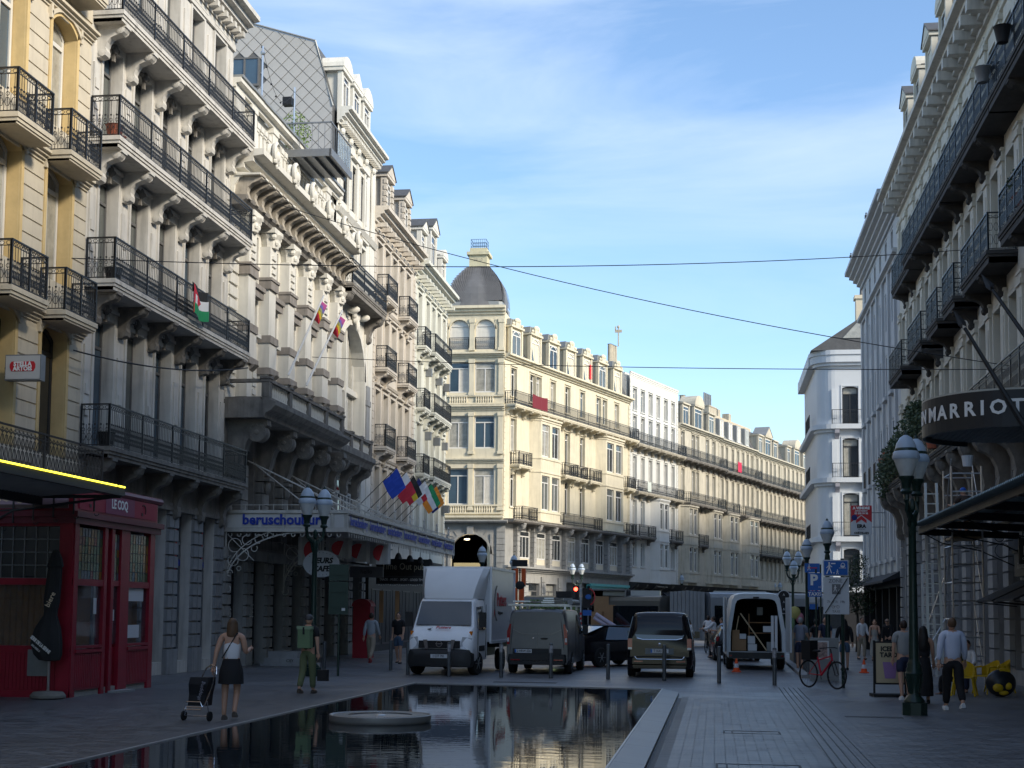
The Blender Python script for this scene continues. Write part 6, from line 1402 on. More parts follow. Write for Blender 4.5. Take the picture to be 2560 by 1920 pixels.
def walker(M, x, z, s, y):
    M.ball((x, y, z+.40*s), (.07*s, .006, .07*s), 8, 5); M.prism([(x-.06*s, z+.32*s), (x+.07*s, z+.32*s), (x+.06*s, z+.02*s), (x-.06*s, z+.02*s)], y-.004, y+.004, 'y')
    M.bar((x-.03*s, y, z+.04*s), (x-.18*s, y, z-.36*s), .008, .07*s); M.bar((x+.03*s, y, z+.04*s), (x+.17*s, y, z-.34*s), .008, .07*s); M.bar((x, y, z+.28*s), (x-.19*s, y, z+.05*s), .008, .05*s); M.bar((x, y, z+.28*s), (x+.2*s, y, z+.12*s), .008, .05*s)
zb = post(3.28, 38.4, 3.35, 'large white ZONE board struck through under a blue walking-zone sign', rz=R(4), r=.045)
panel(zb, .66, .42, 3.10, signw, x=-.18); panel(zb, .60, .36, 3.10, blues, x=-.18, y=-.083)
M = MB(); walker(M, -.35, 3.08, .36, -.109); M.box(-.30, -.19, -.112, -.108, 3.20, 3.23); M.box(-.06, .03, -.112, -.108, 3.13, 3.16); ring(M, .0, 3.17, .05, .06, .014, -.11, 8); M.bar((-.1, -.11, 3.1), (.08, -.11, 3.1), .012); walker(M, -.14, 2.99, .16, -.11); M.ball((-.23, -.11, 2.97), (.015, .004, .015), 6, 4); M.out('white_pictograms', [lettw], zb)
panel(zb, .66, .96, 2.38, signw, x=-.17, name='zone_board')
text('ZONE', .13, mat('grey_print', (.16, .16, .17), .6, 0), zb, (-.19, -.085, 2.76)); M = MB(); M.box(-.28, -.06, -.086, -.081, 2.42, 2.68); M.out('grey_square', [MC['grey_print']], zb)
M = MB(); walker(M, -.2, 2.56, .2, -.09); walker(M, -.10, 2.50, .1, -.09); M.out('white_figures', [lettw], zb)
text('- - - - - - -', .07, MC['grey_print'], zb, (-.18, -.085, 2.33)); text('7h  11h  19h', .10, MC['grey_print'], zb, (-.18, -.085, 2.22), sx=.9); text('TAXI', .09, MC['grey_print'], zb, (-.18, -.085, 1.97)); M = MB(); ring(M, -.25, 2.09, .035, .035, .008, -.085, 8); ring(M, -.13, 2.09, .035, .035, .008, -.085, 8); M.bar((-.25, -.085, 2.09), (-.13, -.085, 2.13), .008); M.out('bicycle_mark', [MC['grey_print']], zb)
M = MB(); M.bar((.12, -.09, 2.84), (-.46, -.09, 1.93), .02, .045, up=(0, 1, 0)); M.out('black_diagonal', [lettk], zb)
ps = post(3.55, 52.3, 3.5, 'blue parking sign with white P above a TAXIS plate'); panel(ps, .48, .62, 3.05, blues, x=-.05); panel(ps, .48, .2, 2.62, blues, x=-.05, name='taxis_plate'); text('P', .52, lettw, ps, (-.08, -.085, 3.1), bold=.02); text('TAXIS', .17, lettw, ps, (-.05, -.085, 2.61), bold=.004); text('1€', .1, lettw, ps, (.12, -.085, 2.86))
ss = post(4.4, 62, 4.0, 'stack of small road signs with blue panels and a red ring behind the P sign'); panel(ss, .62, .38, 3.85, blues, x=-.35); panel(ss, .34, .52, 3.35, blues, x=-.3)
M = MB(); M.lathe([(.2, 0), (.2, .02)], (0, 0, 0), 20); Q = MB().add([(x-.3, -.07-z, y+2.85) for x, y, z in M.v], M.f).out('red_disc', [signr], ss); M = MB(); M.lathe([(.15, 0), (.15, .02)], (0, 0, 0), 20); MB().add([(x-.3, -.09-z, y+2.85) for x, y, z in M.v], M.f).out('white_disc', [signw], ss)
M = MB(); M.bar((-.3-.1, -.115, 2.95), (-.3+.1, -.115, 2.75), .02, .04); M.box(-.55, -.15, -.09, -.085, 3.83, 3.87) ; M.out('red_bar', [signr], ss); M = MB(); walker(M, -.48, 3.85, .3, -.09); walker(M, -.3, 3.4, .4, -.09); M.out('white_figures', [lettw], ss); panel(ss, .34, .2, 2.5, signw, x=-.3); panel(ss, .34, .22, 2.22, blues, x=-.3)
gs = post(-10.75, 40.6, 3.2, 'back of a tall dark green sign board on a green pole beside the cafe sign', rz=R(8)); dg = mat('sign_back_green', (.012, .035, .025), .5, .1)
for i, z in enumerate((2.95, 2.45, 1.98)): panel(gs, .56, .47, z+.02, dg, x=-.02); 
M = MB(); M.box(-.25, .22, -.10, -.082, 2.9, 2.92); M.box(-.25, .22, -.10, -.082, 2.4, 2.42); M.box(-.25, .22, -.1, -.082, 1.95, 1.97); M.out('ribs', [dg], gs); MB().box(.08, .18, -.09, -.083, 1.87, 1.95).out('sticker', [signw], gs)
# tram signal, traffic lights, temporary orange lights
ts = post(2.55, 55.2, 2.6, 'black oval tram signal with three arrow lights and a white outline', 'traffic light', 'tram_signal'); 
def oval(M, w, h, z, y0, y1):
    P = [(w/2*cos(a), z+(h-w)/2+w/2*sin(a)) for a in [pi*i/10 for i in range(11)]]+[(w/2*cos(a), z-(h-w)/2+w/2*sin(a)) for a in [pi+pi*i/10 for i in range(11)]]; M.prism(P, y0, y1, 'y')
M = MB(); oval(M, .46, .90, 2.35, -.10, -.06); M.out('outline', [signw], ts); M = MB(); oval(M, .40, .84, 2.35, -.13, -.10); M.out('board', [blackm], ts); M = MB()
for z in (2.62, 2.35, 2.08): M.bar((-.03, -.14, z-.04), (0, -.14, z+.04), .014); M.bar((.03, -.14, z-.04), (0, -.14, z+.04), .014)
M.out('arrow_lights', [signw], ts)
tl = post(-6.1, 66, 3.0, 'traffic light showing red beside the parked black car', 'traffic light', 'traffic_light', m=signw); M = MB(); M.box(-.36, -.08, -.15, .1, 2.2, 3.1); M.box(.08, .5, -.1, .1, 2.1, 3.0); M.out('signal_box', [blackm], tl); MB().ball((-.22, -.16, 2.95), (.09, .04, .09), 10, 6).out('red_lens', [mat('red_light', (1, .05, .03), .4, 0, emit=(1, .04, .02, 6))], tl)
M = MB(); ring(M, .35, 2.6, .3, .38, .05, -.12, 16, -1.2, 1.4); M.out('red_ring_sign', [signr], tl); MB().ball((.35, -.12, 2.6), (.14, .01, .12), 8, 5).box(.1, .5, -.12, -.1, 1.75, 2.0).out('blue_sign', [blues], tl)
M = MB()
for k in range(5): M.lathe([(.05, .9+k*.22), (.05, 1.01+k*.22)], (0, 0, 0), 8)
M.out('red_white_bands', [signr], tl)
og = plain('signal_orange', (.62, .09, .01), .5); ot = post(-9.0, 66.5, 3.9, 'temporary orange traffic light casings on a dark pole above the grey van', 'traffic light', 'temporary_signal', m=blackm); M = MB()
M.box(-.28, -.08, -.1, .1, 3.15, 3.9); M.box(.08, .28, -.1, .1, 3.15, 3.9); M.box(-.4, -.1, -.1, .1, 2.3, 3.0); M.box(-.02, .2, -.1, .1, 2.3, 3.0); M.out('orange_casing', [og], ot); MB().ball((.02, -.1, 3.12), (.22, .04, .2), 12, 8).box(-.35, .35, -.12, .1, 4.0, 4.3).out('black_round_board', [blackm], ot)
# overhead wires
wires = [((-15.3, 36.0, 15.6), (8.0, 58, 13.1), 'thin cable crossing high from the grey building to the hotel'), ]
def cat_(pa, pb, sag, label, r=.012):
    a = Vector(pa); b = Vector(pb); P = [tuple(a.lerp(b, t/24)-Vector((0, 0, sag*4*(t/24)*(1-t/24)))) for t in range(25)]
    tag(MB().tube(P, r, 4).out('overhead_cable', [mat('cable_black', (.012, .014, .018), .6, 0)]), label, 'cable', 'overhead cables')
cat_((-15.2, 46.4, 15.8), (8.0, 39.7, 8.56), .5, 'overhead cable slanting down from the theatre cornice to the hotel')
cat_((-15.2, 32.0, 10.2), (7.6, 45.4, 13.2), .35, 'overhead cable crossing from the cream house up to the hotel balcony')
cat_((-15.2, 52.7, 11.5), (8.0, 39.75, 8.5), .15, 'overhead cable crossing below the other two towards the drum sign')
cat_((-15.25, 32.4, 8.05), (-15.0, 44.6, 9.7), .25, 'slack knotted cable strung along the grey building front', .02)
# closed parasol, navy parasol edge
o = emp('closed_parasol', (-13.65, 28.35, 0), 0, 'folded black parasol with white lettering on a concrete foot in front of the red cafe', 'parasol')
MB().lathe([(.30, 0), (.36, .03), (.36, .08), (.30, .15), (.05, .17)], (0, 0, 0), 16).out('concrete_foot', [mat('concrete_foot_grey', (.17, .165, .15), .9, .2, 5)], o, smooth=True); MB().lathe([(.028, .1), (.028, 2.9)], (0, 0, 0), 10).out('pole', [steel], o)
M = MB(); rings = []
for z, rx, ry, dx in ((.78, .08, .08, .02), (.80, .20, .14, .0), (.92, .27, .17, -.04), (1.15, .30, .19, -.08), (1.45, .25, .16, -.06), (1.72, .13, .11, -.01), (1.80, .125, .10, 0), (2.0, .15, .12, .01), (2.4, .145, .12, .04), (2.72, .13, .1, .06), (2.73, .16, .12, .06), (2.9, .12, .09, .07), (3.08, .05, .05, .07)):
    rings.append([(dx+rx*(1+.16*(k % 2))*cos(2*pi*k/18), ry*(1+.16*(k % 2))*sin(2*pi*k/18), z) for k in range(18)])
M.loft(rings); M.out('canvas', [mat('black_canvas', (.016, .017, .019), .8, .15, 4)], o, smooth=True)
t_ = text('SERIE DE LA SENNE', .10, lettw, o, (-.10, -.215, 1.12), rot=(pi/2, R(38), 0), sx=.62, bold=.004); text('BRUSSELS', .055, lettw, o, (-.2, -.215, 1.05), rot=(pi/2, R(38), 0)); text('biere', .16, plain('cream_lettering', (.75, .62, .45)), o, (.05, -.145, 2.05), rot=(pi/2, R(-65), 0))
o = emp('navy_parasol', (-16.2, 26.2, 0), 0, 'dark navy parasol edge with a pink logo cut by the left frame edge', 'parasol'); MB().lathe([(.03, 0), (.03, 2.6)], (0, 0, 0), 8).out('pole', [steel], o)
M = MB(); M.lathe([(1.5, 2.05), (1.52, 2.30), (.7, 2.58), (.001, 2.7)], (0, 0, 0), 8, 0, pi/8); M.out('canopy', [plain('navy_canvas', (.018, .026, .04), .8)], o); M = MB(); ring(M, 1.22, 2.22, .05, .10, .03, -.72, 10); M.bar((1.19, -.72, 2.2), (1.19, -.72, 2.08), .03); M.bar((1.26, -.72, 2.2), (1.26, -.72, 2.08), .03); M.out('pink_logo', [plain('pink_print', (.55, .10, .18))], o)
# A-board, chairs, bag, cones
o = emp('drinks_board', (4.02, 34.7, 0), R(6), 'pavement poster board lettered ICED TARO with a purple drink', 'sign'); MB().box(-.36, .36, -.05, .0, .28, 1.28).out('frame', [blackm], o); MB().box(-.32, .32, -.06, -.051, .32, 1.24).out('poster', [plain('cream_poster', (.45, .37, .24), .6)], o)
MB().box(-.38, -.34, -.05, .0, .0, 1.3).box(.34, .38, -.05, 0, 0, 1.3).box(-.42, .42, -.25, .25, .0, .07).out('stand', [blackm], o); text('ICED', .15, lettk, o, (-.05, -.065, 1.10), bold=.006); text('TARO', .15, lettk, o, (-.03, -.065, .96), bold=.006)
MB().prism([(-.17, .80), (.17, .80), (.12, .42), (-.12, .42)], -.068, -.062, 'y').out('purple_drink', [plain('taro_purple', (.30, .17, .36))], o); MB().bar((.02, -.07, .8), (.08, -.07, .92), .012).out('straw', [lettk], o)
yl = plain('yellow_plastic', (.52, .34, .01), .5)
def chair(x, y, rz, label):
    o = emp('yellow_chair', (x, y, 0), rz, label, 'chair', 'yellow cafe chairs'); 
    MB().prism([(-.24, -.22), (.24, -.22), (.22, .24), (-.22, .24)], .42, .45, 'z').out('seat', [yl], o)
    M = MB(); rr_ = []
    for z, e in ((.45, 0), (.62, .02), (.82, .08)): pass
    for i in range(8):
        a0 = pi+pi*i/8*1.0; a1 = pi+pi*(i+1)/8
        def Q(a, z): k = .26+(.05 if z > .7 else 0); return (k*cos(a), k*sin(a)-.0, z+(.16*abs(sin(a))**2 if z > .6 else 0))
        M.add([Q(a0, .45), Q(a1, .45), Q(a1, .66), Q(a0, .66)], [(0, 1, 2, 3), (3, 2, 1, 0)])
    M.out('backrest', [yl], o)
    for sx_, sy_ in ((-1, -1), (1, -1), (-1, 1), (1, 1)): MB().bar((sx_*.2, sy_*.2, .43), (sx_*.27, sy_*.29, 0), .035).out('leg', [yl], o)
    MB().bar((-.26, 0, .66), (-.25, .2, .64), .04).bar((.26, 0, .66), (.25, .2, .64), .04).bar((-.25, .2, .64), (-.22, .22, .45), .04).bar((.25, .2, .64), (.22, .22, .45), .04).out('armrests', [yl], o)
chair(5.05, 38.0, R(-80), 'yellow cafe chair just right of the near lamp post'); chair(5.85, 35.6, R(165), 'yellow cafe chair in which the man in the olive shirt sits'); chair(6.6, 36.6, R(120), 'yellow cafe chair behind the black and yellow bag'); chair(7.0, 37.4, R(100), 'yellow cafe chair furthest back against the wall')
o = emp('round_backpack', (6.65, 35.4, 0), R(10), 'round black and yellow bag lying on the paving beside the yellow chairs', 'bag'); M = MB(); M.ball((0, 0, .32), (.36, .24, .32), 16, 10); M.out('bag_body', [mat('bag_black', (.015, .018, .025), .4, .1)], o, smooth=True)
M = MB(); M.ball((-.14, -.2, .22), (.13, .06, .10), 10, 6); M.ball((.10, -.2, .26), (.09, .06, .09), 10, 6); M.ball((0, -.18, .1), (.12, .06, .06), 10, 6); M.box(-.05, .18, -.1, .1, .58, .66); M.out('yellow_patches', [yl], o); M = MB(); ring(M, .05, .66, .12, .1, .03, 0, 8, 0, pi); M.out('handle', [yl], o)
def cone(x, y, label):
    k = 'cone'
    if k not in PC: PC['cone'] = MB().box(-.15, .15, -.15, .15, 0, .03).lathe([(.11, .03), (.085, .14)], (0, 0, 0), 12).lathe([(.06, .27), (.025, .42), (.001, .44)], (0, 0, 0), 12).mesh('cone_body', [plain('cone_orange', (.75, .09, .02), .5)]); PC['coneb'] = MB().lathe([(.085, .14), (.06, .27)], (0, 0, 0), 12).mesh('white_band', [signw])
    o = put(PC['cone'], 'traffic_cone', None, (x, y, 0)); tag(o, label, 'traffic cone', 'traffic cones'); put(PC['coneb'], 'white_band', o)
cone(.68, 47.9, 'small orange and white cone at the left rear wheel of the open white van'); cone(4.83, 48.7, 'orange and white cone by the foot of the prop, left one of the footpath pair'); cone(5.1, 46.9, 'orange and white cone, right one of the footpath pair')
# scaffold tower with worker, ladders
o = emp('scaffold_tower', (6.9, 41.5, 0), -pi/2, 'aluminium scaffold tower with many ladder rungs against the hotel arcade', 'scaffold'); 
for q, (x, y) in enumerate(((-.7, -.45), (.7, -.45), (-.7, .35), (.7, .35))): MB().tube([(x, y, 0), (x, y, 6.0)], .028, 6).out('upright', [alum], o)
M = MB()
for z in [.3+.5*i for i in range(12)]:
    for x in (-.7, .7): M.tube([(x, -.45, z), (x, .35, z)], .02, 5)
    if int(z*2) % 2: M.tube([(-.7, -.45, z), (.7, -.45, z)], .018, 5)
M.out('rungs', [alum], o); M = MB(); 
for z in (.3, 2.3, 4.3): M.tube([(-.7, -.45, z), (.7, -.45, z+1.9)], .016, 5); M.tube([(-.7, .35, z+1.9), (.7, .35, z)], .016, 5)
M.out('braces', [alum], o); MB().box(-.7, .7, -.45, .35, 4.0, 4.06).out('platform', [mat('ply_platform', (.30, .22, .13), .8, .1)], o)
MB().tube([(.7, -.45, 1.6), (2.6, -1.6, .05)], .022, 6).tube([(-.7, -.45, 1.8), (2.2, -1.9, .05)], .022, 6).tube([(-.7, -.45, 3.0), (-.7, -1.5, .1)], .02, 6).out('outriggers', [alum], o)
for i, (x, y, h, tl_, lb) in enumerate(((6.6, 46.4, 3.5, .3, 'tall aluminium ladder leaning left of the scaffold'), (6.0, 41.0, 5.6, .5, 'long aluminium ladder rising behind the near lamp post'))):
    l_ = emp('ladder', (x, y, 0), 0, lb, 'ladder'); M = MB().bar((-.2, 0, 0), (-.15, tl_, h), .035, .07).bar((.2, 0, 0), (.15, tl_, h), .035, .07); M.out('stile', [alum], l_); M = MB()
    for k in range(int(h/.28)): z = .25+k*.28; M.bar((-.2, tl_*z/h, z), (.2, tl_*z/h, z), .03)
    M.out('rungs', [alum], l_)
tag(MB().lathe([(.12, 0), (.16, .3), (.165, .3), (.001, .02)], (0, 0, 0), 12).out('white_bucket', [signw], None, (6.9, 40.9, 6.0)), 'white bucket hanging at the top of the scaffold tower', 'bucket')
# footpath tree and sidewalk clutter far right
o = emp('street_tree', (7.2, 76, 0), 0, 'small dark leafy street tree in front of the rounded white house', 'tree'); MB().tube([(0, 0, 0), (.05, 0, 1.5), (0, .1, 3.2)], [.09, .07, .04], 8).tube([(0, 0, 2), (.5, 0, 3.3)], [.04, .02], 6).tube([(0, 0, 1.9), (-.5, .2, 3.2)], [.04, .02], 6).out('trunk', [mat('bark', (.05, .04, .03), .9, .3)], o)
for k, (x, y, z, a, b, c, n_) in enumerate(((0, 0, 3.4, .9, .8, .9, 900), (.35, 0, 2.4, .7, .7, .6, 500), (-.45, .1, 2.6, .6, .6, .7, 450), (.1, 0, 4.5, .5, .5, .6, 350))): leafy(o, (x, y, z), (a, b, c), n_, leafd, .11, name='crown', seed=k+40)
o = emp('balloon_sign', (3.1, 58, 0), 0, 'cluster of pastel yellow green and pink balloon shapes on a footpath board', 'sign'); M = MB(); M.ball((0, 0, 1.95), (.24, .1, .26), 12, 8); M.out('yellow_balloon', [plain('pastel_yellow', (.42, .38, .12))], o); MB().ball((-.18, -.03, 1.55), (.2, .1, .28), 12, 8).out('green_balloon', [plain('pastel_green', (.16, .26, .13))], o); MB().ball((.2, .03, 1.75), (.16, .1, .22), 12, 8).out('pink_balloon', [plain('pastel_pink', (.45, .16, .2))], o); MB().box(-.2, .3, -.02, .05, 0, 1.4).out('board', [plain('beige_board', (.3, .26, .2))], o)
o = emp('red_info_totem', (2.6, 61, 0), 0, 'narrow red totem with white arrows beside the white van door', 'sign'); MB().box(-.14, .14, -.05, .05, 0, 2.2).out('board', [signr], o); M = MB()
for z in (1.9, 1.3, .7): M.prism([(-.1, z+.12), (.1, z+.12), (0, z-.1)], -.056, -.051, 'y')
M.out('white_arrows', [lettw], o)
o = emp('poster_cabinet', (3.1, 42.5, 0), 0, 'grey street cabinet with a framed colourful poster behind the bicycle', 'cabinet'); MB().box(-.4, .4, -.15, .15, 0, 1.22).out('cabinet', [galv], o); MB().box(-.33, .12, -.17, -.151, .62, 1.14).out('poster_frame', [signw], o); MB().box(-.29, .08, -.176, -.171, .66, 1.1).out('poster', [mat('poster_print', (.30, .22, .20), .6, .9, 9)], o)
o = emp('planter_hedge', (-8.6, 74, 0), 0, 'planter hedge with green and yellow leaves behind the grey van roof rack', 'plant'); MB().box(-1.6, 1.6, -.3, .3, 0, 1.6).out('planter', [blackm], o); leafy(o, (0, 0, 2.0), (1.7, .4, .55), 1100, leafl, .12, seed=77)
o = emp('parapet_grasses', (-15.9, 44.45, 19.4), pi/2, 'dry grasses and weeds growing in the gutter along the theatre parapet', 'plant')
for k in range(9):
    leafy(o, (.6+k*1.25, .25, .18+.1*(k % 3)), (.5, .15, .22), 110, dryl if k % 3 else leafl, .14, seed=k+60)
leafy(o, (7.2, -.2, .55), (.9, .5, .75), 420, leafl, .10, seed=90); leafy(o, (8.3, .1, .5), (.6, .4, .6), 220, leafl, .09, seed=91); MB().box(0, 4.5, .05, .35, .0, .18).out('planter_box', [slate], o)
o = emp('roof_lamp_mast', (-15.6, 51.0, 19.3), 0, 'slim steel mast with a black floodlight and string lights on the theatre parapet', 'lamp mast'); MB().tube([(0, 0, 0), (0, 0, 2.15)], .035, 8).out('mast', [steel], o); MB().box(-.42, -.08, -.15, .15, 1.45, 1.75).out('floodlight', [blackm], o)
M = MB(); P = [(-.05*t, -3.8*t, 2.0-1.1*sin(pi*t)+.25*t) for t in [i/14 for i in range(15)]]; M.tube([(0, 0, 2.05)]+P, .008, 4)
for p in P[::2]: M.ball((p[0], p[1], p[2]-.06), .04, 6, 4)
M.out('string_lights', [blackm], o)
o = emp('roof_lamp_mast', (-15.6, 47.15, 19.3), 0, 'slim steel mast at the left of the theatre parapet near the roof window', 'lamp mast'); MB().tube([(0, 0, 0), (0, 0, 2.2)], .035, 8).out('mast', [steel], o); MB().ball((0, 0, 1.95), .09, 8, 6).out('lamp_head', [steel], o)
for k, (y, z, lb, mt_) in enumerate(((34.2, 13.8, 'terracotta pots on the third balcony of the grey building, left end', terra), (34.4, 10.13, 'black crate with blue base on the second balcony of the grey building', blackm), (34.3, 5.9, 'large black tub on the lowest balcony of the grey building', blackm))):
    M = MB(); M.lathe([(.16, 0), (.22, .38), (.24, .40), (.001, .38)], (0, 0, 0), 12); (M.lathe([(.1, 0), (.14, .25), (.001, .22)], (-.35 if False else 0, .42, 0), 10) if k == 0 else None); tag(M.out('plant_tub', [mt_], None, (-15.2, y, z)), lb, 'tub')
for x, z, lb in ((8.0, 20.9, 'pigeon perched on the far cornice of the grey-white house'), (7.6, 21.3, 'pigeon perched high on the cornice of the grey-white house')):
    M = MB(); M.ball((0, 0, .1), (.07, .15, .08), 8, 6); M.ball((0, -.13, .2), .045, 6, 5); M.prism([(-.03, .1), (.03, .1), (.05, .32), (-.05, .32)], .06, .09, 'z'); M.bar((0, -.17, .2), (0, -.2, .19), .012); tag(M.out('pigeon', [slate], None, (7.36, 79 if x > 7.8 else 71, 21.3), smooth=True), lb, 'pigeon')
# ============================================================ vehicles (local: +y forward, x right, z up)
def vsec(y, w, z0, zb, zt, wt, rt=.12, wl=None):
    """half outline mirrored; returns closed ring"""
    wl = w*.95 if wl is None else wl
    H = [(wl, z0), (w, z0+.12), (w, (z0+zb)/2), (w*.992, zb), (wt+(w-wt)*.35, zb+(zt-rt-zb)*.62), (wt, zt-rt), (wt-rt*.35, zt-rt*.35), (wt-rt, zt-.02), (wt*.5, zt)]
    return [(x, y, z) for x, z in H]+[(-x, y, z) for x, z in reversed(H)]
def wheel(par, x, y, r=.33, w=.21, rim=True, rz=0):
    o = put(MB().add(*(lambda b: ([(z, x_, y_) for x_, y_, z in b.v], b.f))(MB().lathe([(r*.6, -w/2), (r*.93, -w/2), (r, -w*.35), (r, w*.35), (r*.93, w/2), (r*.6, w/2)], (0, 0, 0), 24))).mesh('tyre', [tyre], True), 'tyre', par, (x, y, r), rz)
    if rim:
        sg_ = 1 if x > 0 else -1; M = MB(); b = MB().lathe([(r*.60, 0), (r*.62, .03), (r*.5, .02), (r*.45, -.03), (.001, -.02)], (0, 0, 0), 20)
        M.add([(sg_*(z+w/2-.03), x_, y_) for x_, y_, z in b.v], b.f)
        for k in range(6): a = k*pi/3; M.bar((sg_*(w/2-.0), 0, 0), (sg_*(w/2-.01), r*.55*cos(a), r*.55*sin(a)), .05, .02)
        M.out('rim', [galv], o)
    return o
def plate(par, s, x, y, z, back=True, m=signw, eu=True, col=lettk, w=.52):
    o = MB().box(x-w/2, x+w/2, y-.008, y+.008, z-.055, z+.055).out('number_plate', [m], par); sg_ = -1 if back else 1
    text(s, .105, col, par, (x+.02, y+sg_*.012, z), rot=(pi/2, 0, 0 if back else pi), name='plate_lettering', bold=.002, sx=.84, ext=.002)
    if eu: MB().box(x-w/2, x-w/2+.05, y-.012, y+.0, z-.05, z+.05).out('blue_band', [blues], par)
def panelq(par, pts, mt, name, t=.012, nrm=None):
    """slightly proud panel from an outline in space"""
    P = [Vector(p) for p in pts]; n = (P[1]-P[0]).cross(P[2]-P[0]).normalized() if nrm is None else Vector(nrm); k = len(P)
    M = MB().add([tuple(p) for p in P]+[tuple(p+n*t) for p in P], [tuple(range(k, 2*k)), tuple(range(k-1, -1, -1))]+[(i, (i+1) % k, k+(i+1) % k, k+i) for i in range(k)]); return M.out(name, [mt], par)
carglass = mat('car_glass', (.006, .009, .012), .03, 0, spec=1.0); tail = mat('tail_lamp_red', (.25, .006, .012), .12, 0, spec=.8)
# ---- white box truck (front to the camera: local +y forward, turned round)
tk = emp('box_truck', (-7.92, 45.15, 0), R(180-2), 'white box delivery truck with wind deflector facing the camera, lettered Putters', 'truck')
M = MB(); secs = []
for y, w, z0, zb, zt, wt in ((1.05, .99, .42, 1.25, 2.28, .88), (2.0, .99, .42, 1.28, 2.30, .86), (2.30, .99, .42, 1.30, 2.20, .84), (2.72, .985, .42, 1.28, 1.46, .93), (3.05, .97, .42, 1.10, 1.28, .88), (3.22, .93, .42, .95, 1.10, .82), (3.28, .88, .45, .85, .98, .76)): secs.append(vsec(y, w, z0, zb, zt, wt, .10 if zt > 1.6 else .05))
M.loft(secs); M.out('cab', [whitep], tk, smooth=True)
panelq(tk, [(.84, 2.74, 1.47), (-.84, 2.74, 1.47), (-.76, 2.34, 2.17), (.76, 2.34, 2.17)], carglass, 'windscreen', .03, (0, 1, .5))
M = MB(); M.loft([[(-.9, 1.9, 2.29), (.9, 1.9, 2.29), (.86, 2.28, 2.2), (-.86, 2.28, 2.2)], [(-1.0, 1.2, 3.1), (1.0, 1.2, 3.1), (1.0, 1.25, 3.08), (-1.0, 1.25, 3.08)]]) if False else None
sp_ = MB(); rg = []
for t_ in [i/8 for i in range(9)]:
    z = 2.26+.95*t_; yf = 2.16-.30*t_-.62*t_*t_; w = .86+.18*t_; rg.append([(-w, .86, z), (-w, yf-.32, z), (-w*.86, yf-.04, z), (-w*.4, yf+.03, z), (w*.4, yf+.03, z), (w*.86, yf-.04, z), (w, yf-.32, z), (w, .86, z)])
sp_.loft(rg); sp_.out('wind_deflector', [mat('deflector_white', (.66, .67, .68), .4, .04)], tk, smooth=True)
MB().box(-1.06, 1.06, -3.35, .86, .95, 3.26).out('cargo_box', [mat('box_side_white', (.62, .63, .66), .25, .04)], tk)
M = MB()
for x in (-1.06, 1.06):
    for y in (-3.35, .86): M.box(x-.03, x+.03, y-.03, y+.03, .93, 3.28)
    M.box(x-.03, x+.03, -3.35, .86, 3.2, 3.28); M.box(x-.03, x+.03, -3.35, .86, .9, .98)
M.box(-1.06, 1.06, .83, .89, 3.2, 3.28); M.out('box_edging', [whitep], tk)
M = MB(); M.box(-.45, .45, -3.2, 1.2, .45, .9); M.box(-.98, .98, -3.2, -1.0, .75, .93); M.out('chassis', [tblack], tk)
M = MB(); M.loft([vsec(3.0, .99, .25, .62, .80, .95, .05), vsec(3.30, .95, .25, .60, .78, .90, .05), vsec(3.37, .80, .28, .55, .70, .76, .05)]); M.out('bumper', [tblack], tk, smooth=True)
M = MB(); M.box(-.62, .62, 3.27, 3.33, .80, 1.02); 
for k in range(4): M.box(-.5, .5, 3.33, 3.345, .82+k*.05, .835+k*.05)
M.out('grille', [blackm], tk)
for q in (-1, 1):
    MB().prism([(q*.36, 1.05), (q*.48, 1.05), (q*.42, .78), (q*.33, .78)], 3.30, 3.36, 'y').out('chrome_strip', [chrome], tk)
    MB().loft([[(q*.62, 3.20, .80), (q*.86, 3.1, .76), (q*.93, 2.9, 1.06), (q*.66, 3.05, 1.10)], [(q*.62, 3.335, .80), (q*.87, 3.27, .76), (q*.945, 3.12, 1.10), (q*.68, 3.26, 1.14)]]).out('headlight', [lwhite], tk)
    MB().prism([(q*.92, 1.18), (q*.80, 1.18), (q*.86, 1.30), (q*.94, 1.30)], 2.98, 3.06, 'y').out('indicator', [plain('amber_lens', (.6, .18, .02), .2)], tk)
    MB().box(q*1.03-.0, q*1.03+q*.20, 2.42, 2.54, 1.42, 1.86).out('mirror', [tblack], tk) if q > 0 else MB().box(-1.23, -1.03, 2.42, 2.54, 1.42, 1.86).out('mirror', [tblack], tk)
    xx = q*.995; panelq(tk, [(xx*.99, 1.35, 1.34), (xx*.99, 2.45, 1.34), (q*.875, 2.2, 2.02), (q*.885, 1.35, 2.06)], carglass, 'side_window', .02, (q, 0, 0))
    MB().box(min(q*.99, q*1.005), max(q*.99, q*1.005), 1.28, 1.295, .5, 2.1).box(min(q*.99, q*1.005), max(q*.99, q*1.005), 2.5, 2.515, .5, 1.3).out('door_gap', [blackm], tk)
    MB().prism([(1.5, .70), (2.3, .70), (2.3, .86), (1.5, .86)], min(q*.99, q*1.01), max(q*.99, q*1.01), 'x').out('side_rubber', [tblack], tk)
for x in (-.88, .88): wheel(tk, x, 2.35, .35, .22, rz=R(-14) if True else 0); wheel(tk, x, -1.75, .35, .24)
M = MB(); ring(M, 0, .93, .085, .085, .022, 3.345, 14); M.box(-.11, .11, 3.34, 3.36, .915, .945); M.out('round_badge', [chrome], tk)
plate(tk, '1·CIT·701', -.02, 3.395, .57, back=False, eu=False)
text('Putters', .155, lettr, tk, (-.04, 2.98, 1.405), rot=(R(38), 0, pi), shear=.25, bold=.004, name='bonnet_lettering'); MB().prism([(.42, 1.37), (.30, 1.30), (.22, 1.37), (.30, 1.37), (.26, 1.42)], 2.9, 2.91, 'y')
